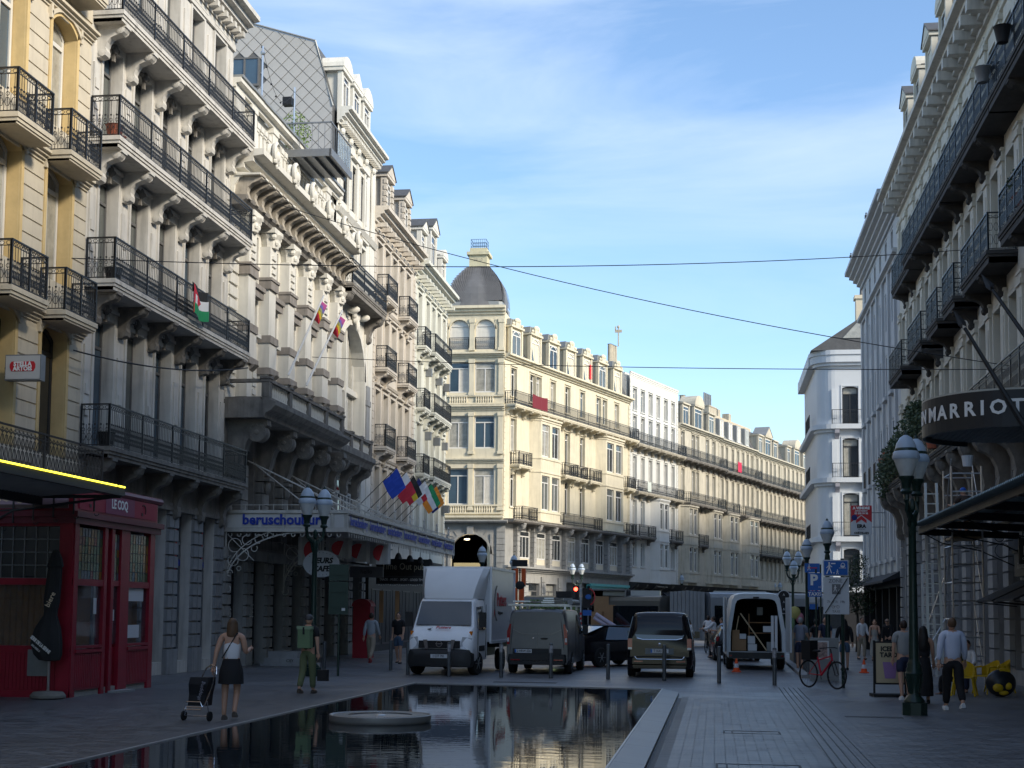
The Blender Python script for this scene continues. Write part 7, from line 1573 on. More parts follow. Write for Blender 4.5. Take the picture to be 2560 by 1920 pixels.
M = MB(); M.add([(.46, 2.98, 1.35), (.28, 3.06, 1.315), (.36, 2.98, 1.355), (.28, 2.88, 1.41)], [(0, 1, 2), (0, 2, 3), (2, 1, 0), (3, 2, 0)]); M.out('bonnet_emblem', [plain('emblem_grey', (.12, .12, .12))], tk)
sx0 = -1.066     # side seen by the camera (local -x)
M = MB(); P = []
for i in range(13): a = pi*.72+pi*.56*i/12; P.append((-.0+.9*cos(a)+.75, 2.15+.72*sin(a)))
for i in range(13): a = pi*1.28-pi*.56*i/12; P.append((.0+1.15*cos(a)+1.12, 2.15+.72*sin(a)*1.0))
M.prism([(-y+.15, z) for y, z in P], sx0-.006, sx0, 'x'); M.out('side_emblem', [plain('emblem_grey', (.12, .12, .12))], tk)
MB().prism([(.35, 1.98), (.22, 1.85), (.35, 1.70)], sx0-.009, sx0-.007, 'x').out('red_arrow', [lettr], tk)
text('Putters', .60, lettr, tk, (sx0-.008, -.95, 2.25), rot=(pi/2, 0, -pi/2), sx=.95, bold=.008); text('Displaying more', .14, lettk, tk, (sx0-.008, -.72, 1.85), rot=(pi/2, 0, -pi/2), sx=.9)
M = MB(); M.box(-.55, -.15, 2.57, 2.62, 1.49, 1.50); M.box(.0, .35, 2.6, 2.65, 1.5, 1.51); M.out('dashboard_papers', [signw], tk)
# ---- grey van
gv = emp('grey_van', (-5.33, 46.3, 0), R(-1), 'grey metallic panel van with loaded roof rack seen from behind', 'van'); W = .965
M = MB(); M.loft([vsec(y, w, .30, zb, zt, wt, .14) for y, w, zb, zt, wt in ((-2.52, .93, 1.15, 1.90, .80), (-2.45, .955, 1.15, 1.96, .83), (-2.0, W, 1.15, 1.98, .85), (1.0, W, 1.15, 1.98, .85), (1.35, W, 1.15, 1.90, .82), (2.0, W, 1.10, 1.28, .86), (2.4, .90, .95, 1.12, .8), (2.55, .80, .8, .9, .7))]); M.out('body', [greyp], gv, smooth=True)
for q in (-1, 1):
    door = [(q*.012, -2.525, .55), (q*.83, -2.525, .55), (q*.80, -2.53, 1.15), (q*.70, -2.50, 1.86), (q*.012, -2.50, 1.88)]
    o_ = panelq(gv, door if q > 0 else door[::-1], greyp, 'rear_door', .014, (0, -1, 0)); M = MB(); M.bar((q*.02, -2.552, 1.22), (q*.45, -2.552, 1.22), .012); M.bar((q*.45, -2.552, 1.22), (q*.76, -2.548, 1.36), .012); M.out('pressed_line', [mat('pressed_line_grey', (.2, .2, .21), .3, 0, metal=.6)], o_)
    MB().prism([(q*.845, .90), (q*.93, .90), (q*.925, 1.30), (q*.845, 1.52), (q*.80, 1.52)] if q > 0 else [(q*.80, 1.52), (q*.845, 1.52), (q*.925, 1.30), (q*.93, .90), (q*.845, .90)], -2.57, -2.45, 'y').out('tail_light', [tail], gv)
    MB().box(min(q*.86, q*.92), max(q*.86, q*.92), -2.585, -2.57, .98, 1.10).out('reversing_lens', [lwhite], gv)
    panelq(gv, [(q*.955, .35, 1.20), (q*.955, 1.45, 1.20), (q*.85, 1.15, 1.78), (q*.87, .35, 1.80)], carglass, 'side_window', .02, (q, 0, 0)); MB().box(min(q*.98, q*1.16), max(q*.98, q*1.16), 1.15, 1.27, 1.18, 1.48).out('mirror', [tblack], gv)
    MB().box(min(q*.96, q*.975), max(q*.96, q*.975), -.6, -.59, .45, 1.8).box(min(q*.96, q*.975), max(q*.96, q*.975), .28, .29, .45, 1.8).out('door_gap', [blackm], gv)
    for y in (-1.68, 1.55): wheel(gv, q*.87, y, .34, .22)
M = MB(); M.loft([vsec(-2.60, .86, .30, .50, .62, .84, .06), vsec(-2.45, .95, .28, .50, .64, .93, .06), vsec(-2.05, .975, .28, .48, .56, .96, .04)]); M.out('rear_bumper', [tblack], gv, smooth=True)
MB().box(-.75, .75, -2.56, -2.53, .56, .78).out('lower_door_panel', [tblack], gv); plate(gv, '2·HRW·226', -.42, -2.575, .70); MB().ball((.22, -2.55, 1.08), (.12, .02, .03), 10, 5).out('door_handle', [blackm], gv); MB().ball((-.12, -2.55, 1.09), (.035, .015, .02), 8, 5).out('badge', [chrome], gv)
for q in (-1, 1): MB().box(q*.66-.14, q*.66+.14, -2.62, -2.60, .42, .455).out('reflector', [tail], gv)
M = MB()
for y in (-2.2, -.6, .9): M.bar((-.95, y, 2.09), (.95, y, 2.09), .05); M.box(-.84, -.78, y-.03, y+.03, 1.96, 2.1); M.box(.78, .84, y-.03, y+.03, 1.96, 2.1)
M.bar((-.95, -2.3, 2.11), (.95, -2.3, 2.11), .04); M.out('roof_rack', [alum], gv)
for k, (a, b, z, y) in enumerate(((.05, .45, 2.16, -2.3), (.08, .43, 2.22, -2.2), (.1, .4, 2.29, -2.0), (-.85, -.3, 2.19, -2.2))): tag(MB().box(a, b, 0, 3.0, 0, .045).out('stacked_ladder', [alum], None, (-5.33, 46.3+y, z)), ['lowest aluminium ladder stacked on the grey van roof rack', 'middle aluminium ladder stacked on the grey van roof rack', 'top aluminium ladder stacked on the grey van roof rack', 'flat aluminium ladder at the left of the grey van roof rack'][k], 'ladder', 'ladders on the grey van')
tag(MB().add(*(lambda b: ([(x, z, y) for x, y, z in b.v], b.f))(MB().lathe([(.09, 0), (.09, 2.4)], (0, 0, 0), 12))).out('grey_pipe', [galv], None, (-4.45, 44.6, 2.2)), 'grey pipe tube strapped at the right of the grey van roof rack', 'pipe')
tag(MB().box(0, .5, 0, 1.2, 0, .2).out('tool_case', [blackm], None, (-5.0, 45.5, 2.35)), 'black case strapped on top of the grey van roof rack', 'case')
# ---- black people carrier
mv = emp('people_carrier', (-1.62, 45.25, 0), R(0), 'glossy black people carrier seen from behind with a wide rear window', 'car')
M = MB(); M.loft([vsec(y, w, .26, zb, zt, wt, .13) for y, w, zb, zt, wt in ((-2.58, .86, 1.05, 1.42, .78), (-2.50, .93, 1.05, 1.80, .74), (-2.38, .955, 1.05, 1.90, .77), (-1.8, .962, 1.05, 1.92, .79), (.7, .962, 1.05, 1.90, .79), (1.3, .96, 1.05, 1.66, .76), (1.75, .955, 1.0, 1.18, .84), (2.35, .90, .90, 1.02, .78), (2.57, .75, .75, .82, .62))]); M.out('body', [blackp], mv, smooth=True)
panelq(mv, [(-.66, -2.575, 1.13), (.66, -2.575, 1.13), (.72, -2.56, 1.26), (.64, -2.475, 1.79), (-.64, -2.475, 1.79), (-.72, -2.56, 1.26)], carglass, 'rear_window', .02, (0, -1, .1)); M = MB(); M.tube([(-.66, -2.60, 1.15), (-.5, -2.61, 1.11), (.5, -2.61, 1.11), (.66, -2.60, 1.15)], .018, 6); M.out('chrome_trim', [chrome], mv)
for q in (-1, 1):
    MB().box(min(q*.80, q*.93), max(q*.80, q*.93), -2.60, -2.4, .82, 1.14).out('tail_light', [tail], mv); MB().box(min(q*.81, q*.92), max(q*.81, q*.92), -2.612, -2.60, .82, .88).out('reversing_lens', [lwhite], mv)
    panelq(mv, [(q*.955, -2.2, 1.12), (q*.955, 1.1, 1.12), (q*.80, .8, 1.76), (q*.80, -2.1, 1.78)], carglass, 'side_window', .02, (q, 0, 0)); MB().box(min(q*.97, q*1.14), max(q*.97, q*1.14), .9, 1.0, 1.1, 1.32).out('mirror', [blackp], mv)
    for y in (-1.75, 1.45): wheel(mv, q*.86, y, .34, .22)
M = MB(); M.loft([vsec(-2.68, .80, .28, .46, .60, .78, .05), vsec(-2.55, .94, .26, .48, .64, .92, .05), vsec(-2.1, .97, .26, .46, .56, .96, .04)]); M.out('rear_bumper', [blackp], mv, smooth=True)
for q in (-1, 1): MB().box(q*.62-.13, q*.62+.13, -2.70, -2.675, .46, .49).out('reflector', [tail], mv)
MB().box(-.42, .42, -2.62, -2.6, .68, .86).out('plate_recess', [mat('grey_blue_panel', (.08, .10, .12), .3, 0)], mv); plate(mv, 'T·XAS·992', .0, -2.635, .78); M = MB(); M.tube([(-.72, -2.66, .62), (-.66, -2.69, .54), (.66, -2.69, .54), (.72, -2.66, .62)], .012, 6); M.out('lower_trim', [chrome], mv); MB().ball((0, -2.63, .97), (.05, .02, .05), 8, 6).out('badge', [chrome], mv)
# ---- black saloon turning
bc = emp('black_saloon', (-3.75, 51.8, 0), R(-38), 'dark saloon with pale glass roof turning right between the vans', 'car')
M = MB(); M.loft([vsec(y, w, .22, zb, zt, wt, rt) for y, w, zb, zt, wt, rt in ((-2.35, .80, .62, .92, .74, .05), (-2.2, .90, .72, 1.08, .84, .05), (-1.7, .92, .80, 1.12, .84, .05), (-.9, .925, .88, 1.40, .60, .08), (-.1, .925, .88, 1.45, .62, .08), (.6, .925, .86, 1.36, .60, .08), (1.2, .92, .84, .98, .82, .05), (2.0, .88, .66, .78, .78, .05), (2.33, .74, .5, .58, .6, .05))]); M.out('body', [blackp], bc, smooth=True)
panelq(bc, [(-.56, -.95, 1.40), (.56, -.95, 1.40), (.66, -1.95, 1.14), (-.66, -1.95, 1.14)], mat('sky_glass', (.10, .16, .24), .08, 0, spec=1), 'rear_window', .015, (0, -.3, 1)); panelq(bc, [(-.55, -.9, 1.43), (.55, -.9, 1.43), (.55, .5, 1.43), (-.55, .5, 1.43)], MC['sky_glass'], 'roof_glass', .02, (0, 0, 1))
for q in (-1, 1):
    panelq(bc, [(q*.90, -1.2, .94), (q*.90, .9, .92), (q*.63, .45, 1.34), (q*.62, -.75, 1.38)], MC['sky_glass'], 'side_window', .03, (q, 0, .4)); MB().box(min(q*.62, q*.88), max(q*.62, q*.88), -2.34, -2.28, .80, .92).out('tail_light', [tail], bc)
    for y in (-1.45, 1.42): wheel(bc, q*.84, y, .34, .22)
MB().ball((-.55, -2.33, .48), (.09, .03, .07), 10, 6).out('lit_rear_lamp', [mat('pale_lit_lamp', (.8, 1, .5), .4, 0, emit=(.75, 1, .45, 5))], bc)
# ---- open white van
wv = emp('open_white_van', (1.32, 52.6, 0), R(1), 'white high-roof van with both rear doors open showing tools and boxes', 'van'); wvp = plain('van_pale_blue_white', (.50, .54, .58), .35)
M = MB(); rr_ = []
L_, W_, T_ = 2.9, 1.0, 2.62
M.loft([vsec(y, w, .42, 1.3, zt, wt, .22) for y, w, zt, wt in ((-2.9, .985, 2.58, .80), (-2.6, 1.0, 2.62, .82), (1.3, 1.0, 2.62, .82), (1.7, 1.0, 2.45, .78), (2.3, .99, 1.55, .86), (2.8, .92, 1.2, .8), (3.0, .8, 1.0, .7))], cap=False); M.out('body', [wvp], wv, smooth=True)
fr = vsec(-2.91, .985, .42, 1.3, 2.58, .80, .22); inn = [(x*.87, y, .62+(z-.62)*.915 if z > .62 else .62) for x, y, z in fr]
M = MB(); k = len(fr); M.add(fr+inn+[(x, y+.12, z) for x, y, z in inn], [(i, k+i, k+(i+1) % k, (i+1) % k) for i in range(k)]+[(k+i, 2*k+i, 2*k+(i+1) % k, k+(i+1) % k) for i in range(k)]); M.out('rear_door_frame', [wvp], wv)
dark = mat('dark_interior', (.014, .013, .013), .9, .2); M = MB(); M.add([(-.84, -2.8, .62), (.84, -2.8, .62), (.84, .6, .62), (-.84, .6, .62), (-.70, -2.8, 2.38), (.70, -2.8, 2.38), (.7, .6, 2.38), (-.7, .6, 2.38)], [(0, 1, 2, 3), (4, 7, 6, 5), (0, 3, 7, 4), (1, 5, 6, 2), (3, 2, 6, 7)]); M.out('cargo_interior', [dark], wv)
MB().box(-.92, .92, -3.02, -2.8, .38, .60).out('rear_step', [tblack], wv)
for q in (-1, 1):
    MB().prism([(q*.98, -2.92), (q*1.08, -3.75), (q*1.13, -3.75), (q*1.04, -2.9)] if q > 0 else [(q*1.04, -2.9), (q*1.13, -3.75), (q*1.08, -3.75), (q*.98, -2.92)], .62, 2.45, 'z').out('open_rear_door', [wvp], wv)
    MB().box(q*.86-.04, q*.86+.04, -3.04, -3.02, .46, .5).out('reflector', [tail], wv)
    for y in (-1.9, 1.9): wheel(wv, q*.87, y, .35, .23)
MB().box(-.1, .1, -2.93, -2.90, 2.42, 2.47).out('high_brake_light', [blackm], wv)
WVX, WVY = 1.32, 49.8
pine = mat('pale_pine', (.46, .36, .22), .6, .1, 6); card = mat('cardboard', (.28, .17, .09), .85, .1, 5)
def T1(o, lb, cat, g=None): return tag(o, lb, cat, g)
T1(MB().bar((-.42, .1, 1.25), (.45, -.1, -.0), .09, .03).out('timber_board', [pine], None, (WVX-.05, WVY, .66+.0)), 'long pale timber board leaning diagonally inside the open van', 'plank')
T1(MB().bar((-.02, 0, 0), (.10, 0, .62), .08, .03).out('timber_offcut', [pine], None, (WVX-.62, WVY+.2, 1.2)), 'short pale timber offcut at the left inside the open van', 'plank')
for i, (x, z, w, h, m_, lb) in enumerate(((-.76, .64, .26, .70, card, 'tall brown cardboard box at the lower left in the open van'), (-.52, .64, .24, .38, card, 'small brown cardboard box beside the tall one in the open van'), (-.50, 1.04, .22, .17, signw, 'white labelled parcel on the small brown box in the open van'), (-.22, .64, .30, .22, signw, 'white paper pack on the floor of the open van'), (-.22, .88, .24, .26, signw, 'white parcel above the paper pack in the open van'), (.30, 1.28, .26, .2, signw, 'pale tub on the right shelf of the open van'), (.42, .64, .34, .3, galv, 'grey crate at the lower right in the open van'))):
    T1(MB().box(0, w, 0, .35, 0, h).out('parcel' if m_ is not galv else 'crate', [m_], None, (WVX+x, WVY+.1+.02*i, z)), lb, 'box', 'goods in the open van')
o_ = MB().box(-.2, .72, 2.2, 2.5, 1.22, 1.25).box(-.2, .72, 2.2, 2.5, 1.58, 1.61).box(-.22, -.19, 2.2, 2.5, .62, 1.9).out('van_shelf', [wood], wv); o_.location.y = -4.4+.0
MB().box(.0, .2, 0, .04, 0, .28).out('lamp_panel', [galv], wv, (.1, -1.4, 1.85))
T1(MB().box(0, .09, 0, .03, 0, 1.18).out('white_plank', [signw], None, (WVX+.52, WVY-.9, .66)), 'white plank standing upright at the right of the open van, left one', 'plank', 'white planks in the open van'); T1(MB().box(0, .09, 0, .03, 0, 1.18).out('white_plank', [signw], None, (WVX+.64, WVY-.9, .66)), 'white plank standing upright at the right of the open van, right one', 'plank', 'white planks in the open van')
# ---- parked dark car in front of the white van (only its flank shows)
dc = emp('dark_parked_car', (-.1, 60.6, 0), R(4), 'dark parked car mostly hidden behind the left door of the white van', 'car'); M = MB(); M.loft([vsec(y, w, .22, zb, zt, wt, rt) for y, w, zb, zt, wt, rt in ((-2.1, .80, .62, 1.0, .74, .05), (-1.9, .88, .9, 1.3, .66, .07), (-1.2, .9, .9, 1.45, .64, .07), (.5, .9, .9, 1.42, .64, .07), (1.1, .9, .85, 1.0, .8, .05), (2.1, .75, .6, .75, .65, .05))]); M.out('body', [blackp], dc, smooth=True); dc.location = (.75, 60.6, 0)
for q in (-1, 1):
    for y in (-1.3, 1.3): wheel(dc, q*.82, y, .32, .2)
    MB().box(min(q*.65, q*.85), max(q*.65, q*.85), -2.08, -1.95, .8, .98).out('tail_light', [tail], dc)
# ---- black box lorry with open back
bo = emp('open_black_lorry', (-5.6, 87.5, 0), R(-16), 'black box lorry lettered BOLIA with its open back full of cardboard', 'truck'); bk_ = plain('lorry_black', (.02, .021, .024), .35)
M = MB(); M.box(1.12, 1.18, -2.6, 2.6, .95, 3.25); M.box(-1.18, -1.12, -2.6, 2.6, .95, 3.25); M.box(-1.18, 1.18, -2.6, 2.6, 3.2, 3.27); M.box(-1.18, 1.18, 2.5, 2.6, .9, 3.2); M.box(-1.18, 1.18, -2.6, 2.6, .85, .95); M.out('box_body', [bk_], bo)
M = MB()
for x in (-1.16, 1.16): M.box(x-.04, x+.04, -2.65, -2.58, .85, 3.3); M.box(x-.04, x+.04, -2.1, -2.05, .95, 3.28)
M.box(-1.2, 1.2, -2.65, -2.58, 3.2, 3.3); M.out('box_frame', [galv], bo); text('BOLIA', 1.0, lettw, bo, (1.19, -.2, 2.05), rot=(pi/2, 0, pi/2), sx=.72, bold=.02)
MB().box(-1.0, 1.0, 2.6, 4.2, .5, 2.3).out('cab', [bk_], bo); MB().box(-1.15, 1.15, -2.7, -2.6, .55, .85).out('rear_bumper', [tblack], bo); MB().box(.7, 1.0, -2.74, -2.7, .65, .78).box(-1.0, -.7, -2.74, -2.7, .65, .78).out('lit_tail_light', [mat('lit_tail', (1, .05, .03), .4, 0, emit=(1, .05, .02, 4))], bo)
for x in (-.95, .95):
    for y in (-1.6, 3.2): wheel(bo, x, y, .40, .28)
for i, (x, y, z, w, h, lb) in enumerate(((-.95, -2.2, .95, .7, 1.0, 'large cardboard carton low at the left in the black lorry'), (-.2, -2.2, .95, 1.2, 1.4, 'large flat cardboard carton at the right in the black lorry'), (-.8, -2.0, 1.95, .9, .9, 'tilted cardboard carton high in the black lorry'))):
    c_ = MB().box(0, w, 0, .8, 0, h).out('carton', [card], None, (-6.4+x+.1, 87.2+y, z), R(-16+i*3)); T1(c_, lb, 'box', 'cartons in the black lorry')
T1(MB().tube([(0, 0, 1.0), (1.3, -.4, .2)], .12, 8).tube([(-.1, 0, .8), (1.0, -.4, .1)], .10, 8).out('fabric_roll', [plain('lilac_wrap', (.36, .33, .42), .7)], None, (-6.9, 84.2, .8)), 'pale lilac wrapped rolls sliding out of the black lorry', 'rolls')
# ---- articulated bus
bs = emp('articulated_bus', (-1.6, 84.0, 0), 0, 'silver-grey articulated bus crossing behind the open white van', 'bus'); bg_ = plain('bus_silver', (.28, .30, .33), .3, metal=.3); bb_ = plain('bus_bronze', (.10, .095, .085), .3)
def busbox(M, x0, y0, x1, y1, w, z0=.35, z1=3.1, r=.3):
    a = Vector((x0, y0, 0)); b = Vector((x1, y1, 0)); d = (b-a).normalized(); n = Vector((-d.y, d.x, 0)); rg = []
    for p in (a, b): rg.append([tuple(p+n*o_+Vector((0, 0, z))) for o_, z in ((-w, z0), (-w, z1-r), (-w+r*.3, z1-r*.3), (-w+r, z1), (w-r, z1), (w-r*.3, z1-r*.3), (w, z1-r), (w, z0))])
    M.loft(rg); return d, n
M = MB(); busbox(M, .9, -.4, 8.5, 2.6, 1.25); M.out('rear_section', [bg_], bs); M = MB(); busbox(M, -9.5, 5.5, -.9, .3, 1.25, z1=2.9); M.out('front_section', [bb_], bs)
M = MB()
for i in range(9): x = -.95+i*.22; M.box(x, x+.2, -1.42+.02*(i % 2), 1.2, .4, 3.2-.02*abs(i-4))
M.out('joint_bellows', [mat('bellows_grey', (.24, .25, .26), .8, .1)], bs)
M = MB(); 
a = Vector((1.1, -.32, 0)); b = Vector((8.4, 2.56, 0)); d = (b-a).normalized(); n = Vector((d.y, -d.x, 0))
M.add([tuple(a+n*1.27+Vector((0, 0, 1.1))), tuple(b+n*1.27+Vector((0, 0, 1.1))), tuple(b+n*1.27+Vector((0, 0, 2.35))), tuple(a+n*1.27+Vector((0, 0, 2.35)))], [(0, 1, 2, 3)]); M.out('window_band', [carglass], bs)
a = Vector((-9.4, 5.4, 0)); b = Vector((-1.0, .34, 0)); d = (b-a).normalized(); n = Vector((d.y, -d.x, 0)); M = MB(); M.add([tuple(a+n*1.27+Vector((0, 0, 1.1))), tuple(b+n*1.27+Vector((0, 0, 1.1))), tuple(b+n*1.27+Vector((0, 0, 2.3))), tuple(a+n*1.27+Vector((0, 0, 2.3)))], [(0, 1, 2, 3)]); M.out('window_band', [carglass], bs)
M = MB(); M.box(-5.0, -3.6, 1.6, 3.0, 2.9, 3.15); M.box(-3.3, -1.6, .6, 2.2, 2.88, 3.2); M.box(1.5, 4.5, -.3, 1.5, 3.08, 3.2); M.out('roof_units', [bg_], bs)
MB().box(1.2, 2.4, -1.72, -1.5, .45, .95).out('red_skirt', [plain('bus_red', (.30, .04, .02), .4)], bs)
for x, y in ((3.0, -.6), (6.6, .9), (-3.5, 1.1)): wheel(bs, x, y-.55, .45, .3)
# ---- bicycle
def cyl2(M, a, b, r): M.tube([a, b], r, 6)
def bike(x, y, rz, label, frame, grp=None, basket=False):
    o = emp('bicycle', (x, y, 0), rz, label, 'bicycle', grp)   # local x = forward
    for wx, nm in ((-.53, 'wheel'), (.53, 'wheel')):
        P = [(wx+.335*cos(2*pi*i/28), 0, .36+.335*sin(2*pi*i/28)) for i in range(28)]; M = MB().tube(P, .024, 6, closed=True); w_ = M.out(nm, [tyre], o); M = MB().ball((wx, 0, .36), (.03, .05, .03), 8, 5)
        for i in range(14): a = 2*pi*i/14; M.bar((wx, 0, .36), (wx+.32*cos(a), 0, .36+.32*sin(a)), .004)
        M.out('spokes', [galv], w_)
    M = MB(); M.tube([(-.05, 0, .34), (-.18, 0, .80)], .022, 6); M.tube([(-.05, 0, .34), (.36, 0, .74)], .03, 6); M.tube([(-.16, 0, .72), (.34, 0, .84)], .02, 6) if not basket else None; M.tube([(.36, 0, .70), (.33, 0, .90)], .026, 6); M.tube([(-.53, 0, .36), (-.05, 0, .34)], .015, 5); M.tube([(-.53, 0, .36), (-.16, 0, .72)], .012, 5); M.out('frame', [frame], o, smooth=True)
    MB().tube([(.38, .05, .72), (.53, .06, .36)], .016, 5).tube([(.38, -.05, .72), (.53, -.06, .36)], .016, 5).tube([(.33, 0, .90), (.30, 0, 1.02)], .018, 6).out('fork', [blackm], o)
    MB().tube([(.22, -.30, 1.03), (.32, -.12, 1.05), (.32, .12, 1.05), (.22, .30, 1.03)], .014, 6).out('handlebar', [blackm], o); MB().tube([(-.18, 0, .80), (-.21, 0, .92)], .014, 6).ball((-.22, 0, .95), (.14, .08, .04), 10, 6).out('saddle', [blackm], o)
    MB().bar((-.05, -.02, .34), (.06, -.1, .24), .02).bar((-.05, .02, .34), (-.16, .1, .44), .02).out('pedals', [blackm], o); return o
bike(2.72, 37.9, R(-52), 'red-framed bicycle with black bag parked at the zone sign post', plain('bike_red', (.42, .01, .03), .35))
tag(MB().box(-.16, .16, -.14, .14, .0, .5).out('pannier_bag', [blackm], None, (2.42, 38.3, .72), R(-50)), 'black pannier bag over the rear wheel of the red bicycle', 'bag')
bike(-.35, 70.7, R(80), 'bicycle ridden away by the person in the white T-shirt', blackm)
# ---- shopping trolley pulled by the woman
o = emp('shopping_trolley', (-8.62, 23.55, 0), R(-10), 'black two-wheeled shopping trolley pulled by the woman in white', 'trolley')
M = MB(); M.loft([[(-.15, -.14, .26), (.17, -.14, .26), (.17, .10, .26), (-.15, .10, .26)], [(-.13, -.14, .45), (.19, -.14, .45), (.19, .10, .45), (-.13, .10, .45)], [(-.11, -.20, .62), (.24, -.20, .62), (.24, .08, .62), (-.11, .08, .62)], [(-.09, -.18, .74), (.26, -.18, .74), (.26, .05, .74), (-.09, .05, .74)]]); M.out('fabric_bag', [mat('black_nylon', (.013, .014, .018), .6, .1)], o)
M = MB(); M.tube([(-.20, -.17, .20), (-.17, -.18, .24), (.15, -.18, .24), (.19, -.17, .28), (.27, -.1, .55), (.30, -.02, .86)], .012, 6); M.tube([(-.20, -.17, .20), (.12, -.17, .20)], .012, 6); M.tube([(-.17, -.19, .23), (-.14, -.19, .33), (.12, -.19, .33), (.16, -.19, .25)], .011, 6); M.tube([(-.26, -.05, .085), (.21, -.05, .085)], .01, 6); M.tube([(-.26, -.05, .085), (-.18, -.15, .22)], .01, 6); M.tube([(.21, -.05, .085), (.22, -.15, .35)], .01, 6); M.tube([(-.02, .08, .72), (.05, .1, .88), (.14, .12, .94), (.24, .1, .9), (.29, .02, .78)], .014, 6); M.out('chrome_frame', [chrome], o)
for x in (-.27, .22): MB().add(*(lambda b: ([(z+x, x_-.05, y_+.085) for x_, y_, z in b.v], b.f))(MB().lathe([(.06, -.015), (.083, -.015), (.083, .015), (.06, .015)], (0, 0, 0), 16))).out('wheel', [tyre], o)
text('shopping', .10, plain('grey_print_light', (.25, .25, .3)), o, (.13, -.21, .52), rot=(pi/2, R(-76), 0), ext=.002, sx=.9)
# ============================================================ people
def skinned(name, pts, edges, mt, parent, lv=1, root=0):
    me = bpy.data.meshes.new(name); me.from_pydata([p[0] for p in pts], edges, []); o = bpy.data.objects.new(name, me); COL.objects.link(o)
    md = o.modifiers.new('skin', 'SKIN'); md.use_smooth_shade = True
    sv_ = me.skin_vertices[0].data
    for i, p in enumerate(pts):
        rr_ = p[1]; rr_ = rr_ if isinstance(rr_, tuple) else (rr_, rr_); sv_[i].radius = (rr_[0]*1.13, rr_[1]*1.13)
    sv_[root].use_root = True
    sb = o.modifiers.new('sub', 'SUBSURF'); sb.levels = lv; sb.render_levels = lv
    dg = bpy.context.evaluated_depsgraph_get(); nm = bpy.data.meshes.new_from_object(o.evaluated_get(dg)); bpy.data.objects.remove(o); bpy.data.meshes.remove(me)
    nm.materials.clear(); nm.materials.append(mt); nm.name = name
    return put(nm, name, parent)
def person(loc, rz, label, h=1.72, legs=((12, 5), (-14, 20)), arms=((-15, 8, 15), (15, 8, 15)), top=None, bot=None, kind='trousers', sleeve='short', shoe=None, hair=None, hs='short', sk=None, lean=3, width=1.0, seat=False, head=(0, 0), belly=0, drop=0, grp=None):
    sk = sk or skin; hair = hair or mat('dark_brown_hair', (.035, .02, .013), .6, .2, 8); shoe = shoe or blackm
    o = emp('person', loc, rz, label, 'person', grp); s = h/1.72
    def V(x, y, z): return Vector((x, y, z))
    J = {}; hz = .90-drop; L = R(lean)
    J['pel'] = V(0, 0, hz); up = V(0, sin(L), cos(L))
    J['waist'] = J['pel']+up*.16; J['chest'] = J['pel']+up*.36; J['neckb'] = J['pel']+up*.52; J['neck'] = J['pel']+up*.575+V(0, .01, 0); hd = J['pel']+up*.68+V(0, sin(R(head[0]))*.10, 0)
    for q, nm, (a, k) in ((-1, 'l', legs[0]), (1, 'r', legs[1])):
        a, k = R(a), R(k); hp = J['pel']+V(q*.088*width, 0, -.04); kn = hp+V(q*.005, sin(a), -cos(a))*.42; an = kn+V(0, sin(a-k), -cos(a-k))*.41; J['hip'+nm] = hp; J['kn'+nm] = kn; J['an'+nm] = an
        ft = max(a-k, -1.1)*.5; J['toe'+nm] = an+V(0, cos(ft), sin(ft)*.8)*.17+V(0, 0, -.035); J['heel'+nm] = an+V(0, -.045, -.045)
    for q, nm, (a, ab, k) in ((-1, 'l', arms[0]), (1, 'r', arms[1])):
        a, ab, k = R(a), R(ab), R(k); sh = J['neckb']+V(q*.175*width, 0, -.045); d = V(q*sin(ab), sin(a)*cos(ab), -cos(a)*cos(ab)); el = sh+d*.28; d2 = V(q*sin(ab)*.5, sin(a+k), -cos(a+k)).normalized(); wr = el+d2*.245; J['sh'+nm] = sh; J['el'+nm] = el; J['wr'+nm] = wr; J['ha'+nm] = wr+d2*.06; J['hd'+nm] = d2
    if not seat:          # plant the lower foot
        low = min(J['anl'].z, J['anr'].z)-.085; dz = -low
        for k_ in J:
            if not k_.startswith('hd'): J[k_] = J[k_]+V(0, 0, dz)
        hd = hd+V(0, 0, dz)
    S_ = lambda v: tuple(v*s)
    w = width
    pts = [(S_(J['pel']), (.13*s*w, .095*s)), (S_(J['waist']), (.115*s*w, .085*s)), (S_(J['chest']), (.145*s*w, .095*s)), (S_(J['neckb']), (.09*s, .06*s)), (S_(J['neck']), .050*s)]
    ed = [(0, 1), (1, 2), (2, 3), (3, 4)]
    def chain(st, seq):
        pv = st
        for k_, rr_ in seq: pts.append((S_(J[k_]), rr_*s if not isinstance(rr_, tuple) else rr_)); ed.append((pv, len(pts)-1)); pv = len(pts)-1
    for nm in 'lr':
        chain(0, [('hip'+nm, .085), ('kn'+nm, .056), ('an'+nm, .036), ('toe'+nm, .03)]); chain(3, [('sh'+nm, .055), ('el'+nm, .040), ('wr'+nm, .026), ('ha'+nm, .030)])
    bd = skinned('body', pts, ed, sk, o)
    # head with nose, ears, eyes
    M = MB(); c = hd*s; M.ball((c.x, c.y, c.z), (.073*s, .092*s, .112*s), 14, 10); M.ball((c.x, c.y+.03*s, c.z-.05*s), (.055*s, .065*s, .065*s), 10, 6); M.ball((c.x, c.y+.098*s, c.z-.01*s), (.012*s, .02*s, .022*s), 6, 4)
    for q in (-1, 1): M.ball((c.x+q*.075*s, c.y, c.z-.005), (.012*s, .02*s, .03*s), 6, 4)
    H_ = M.out('head', [sk], bd, smooth=True); M = MB()
    for q in (-1, 1): M.ball((c.x+q*.03*s, c.y+.084*s, c.z+.012*s), (.012*s, .008*s, .007*s), 6, 4)
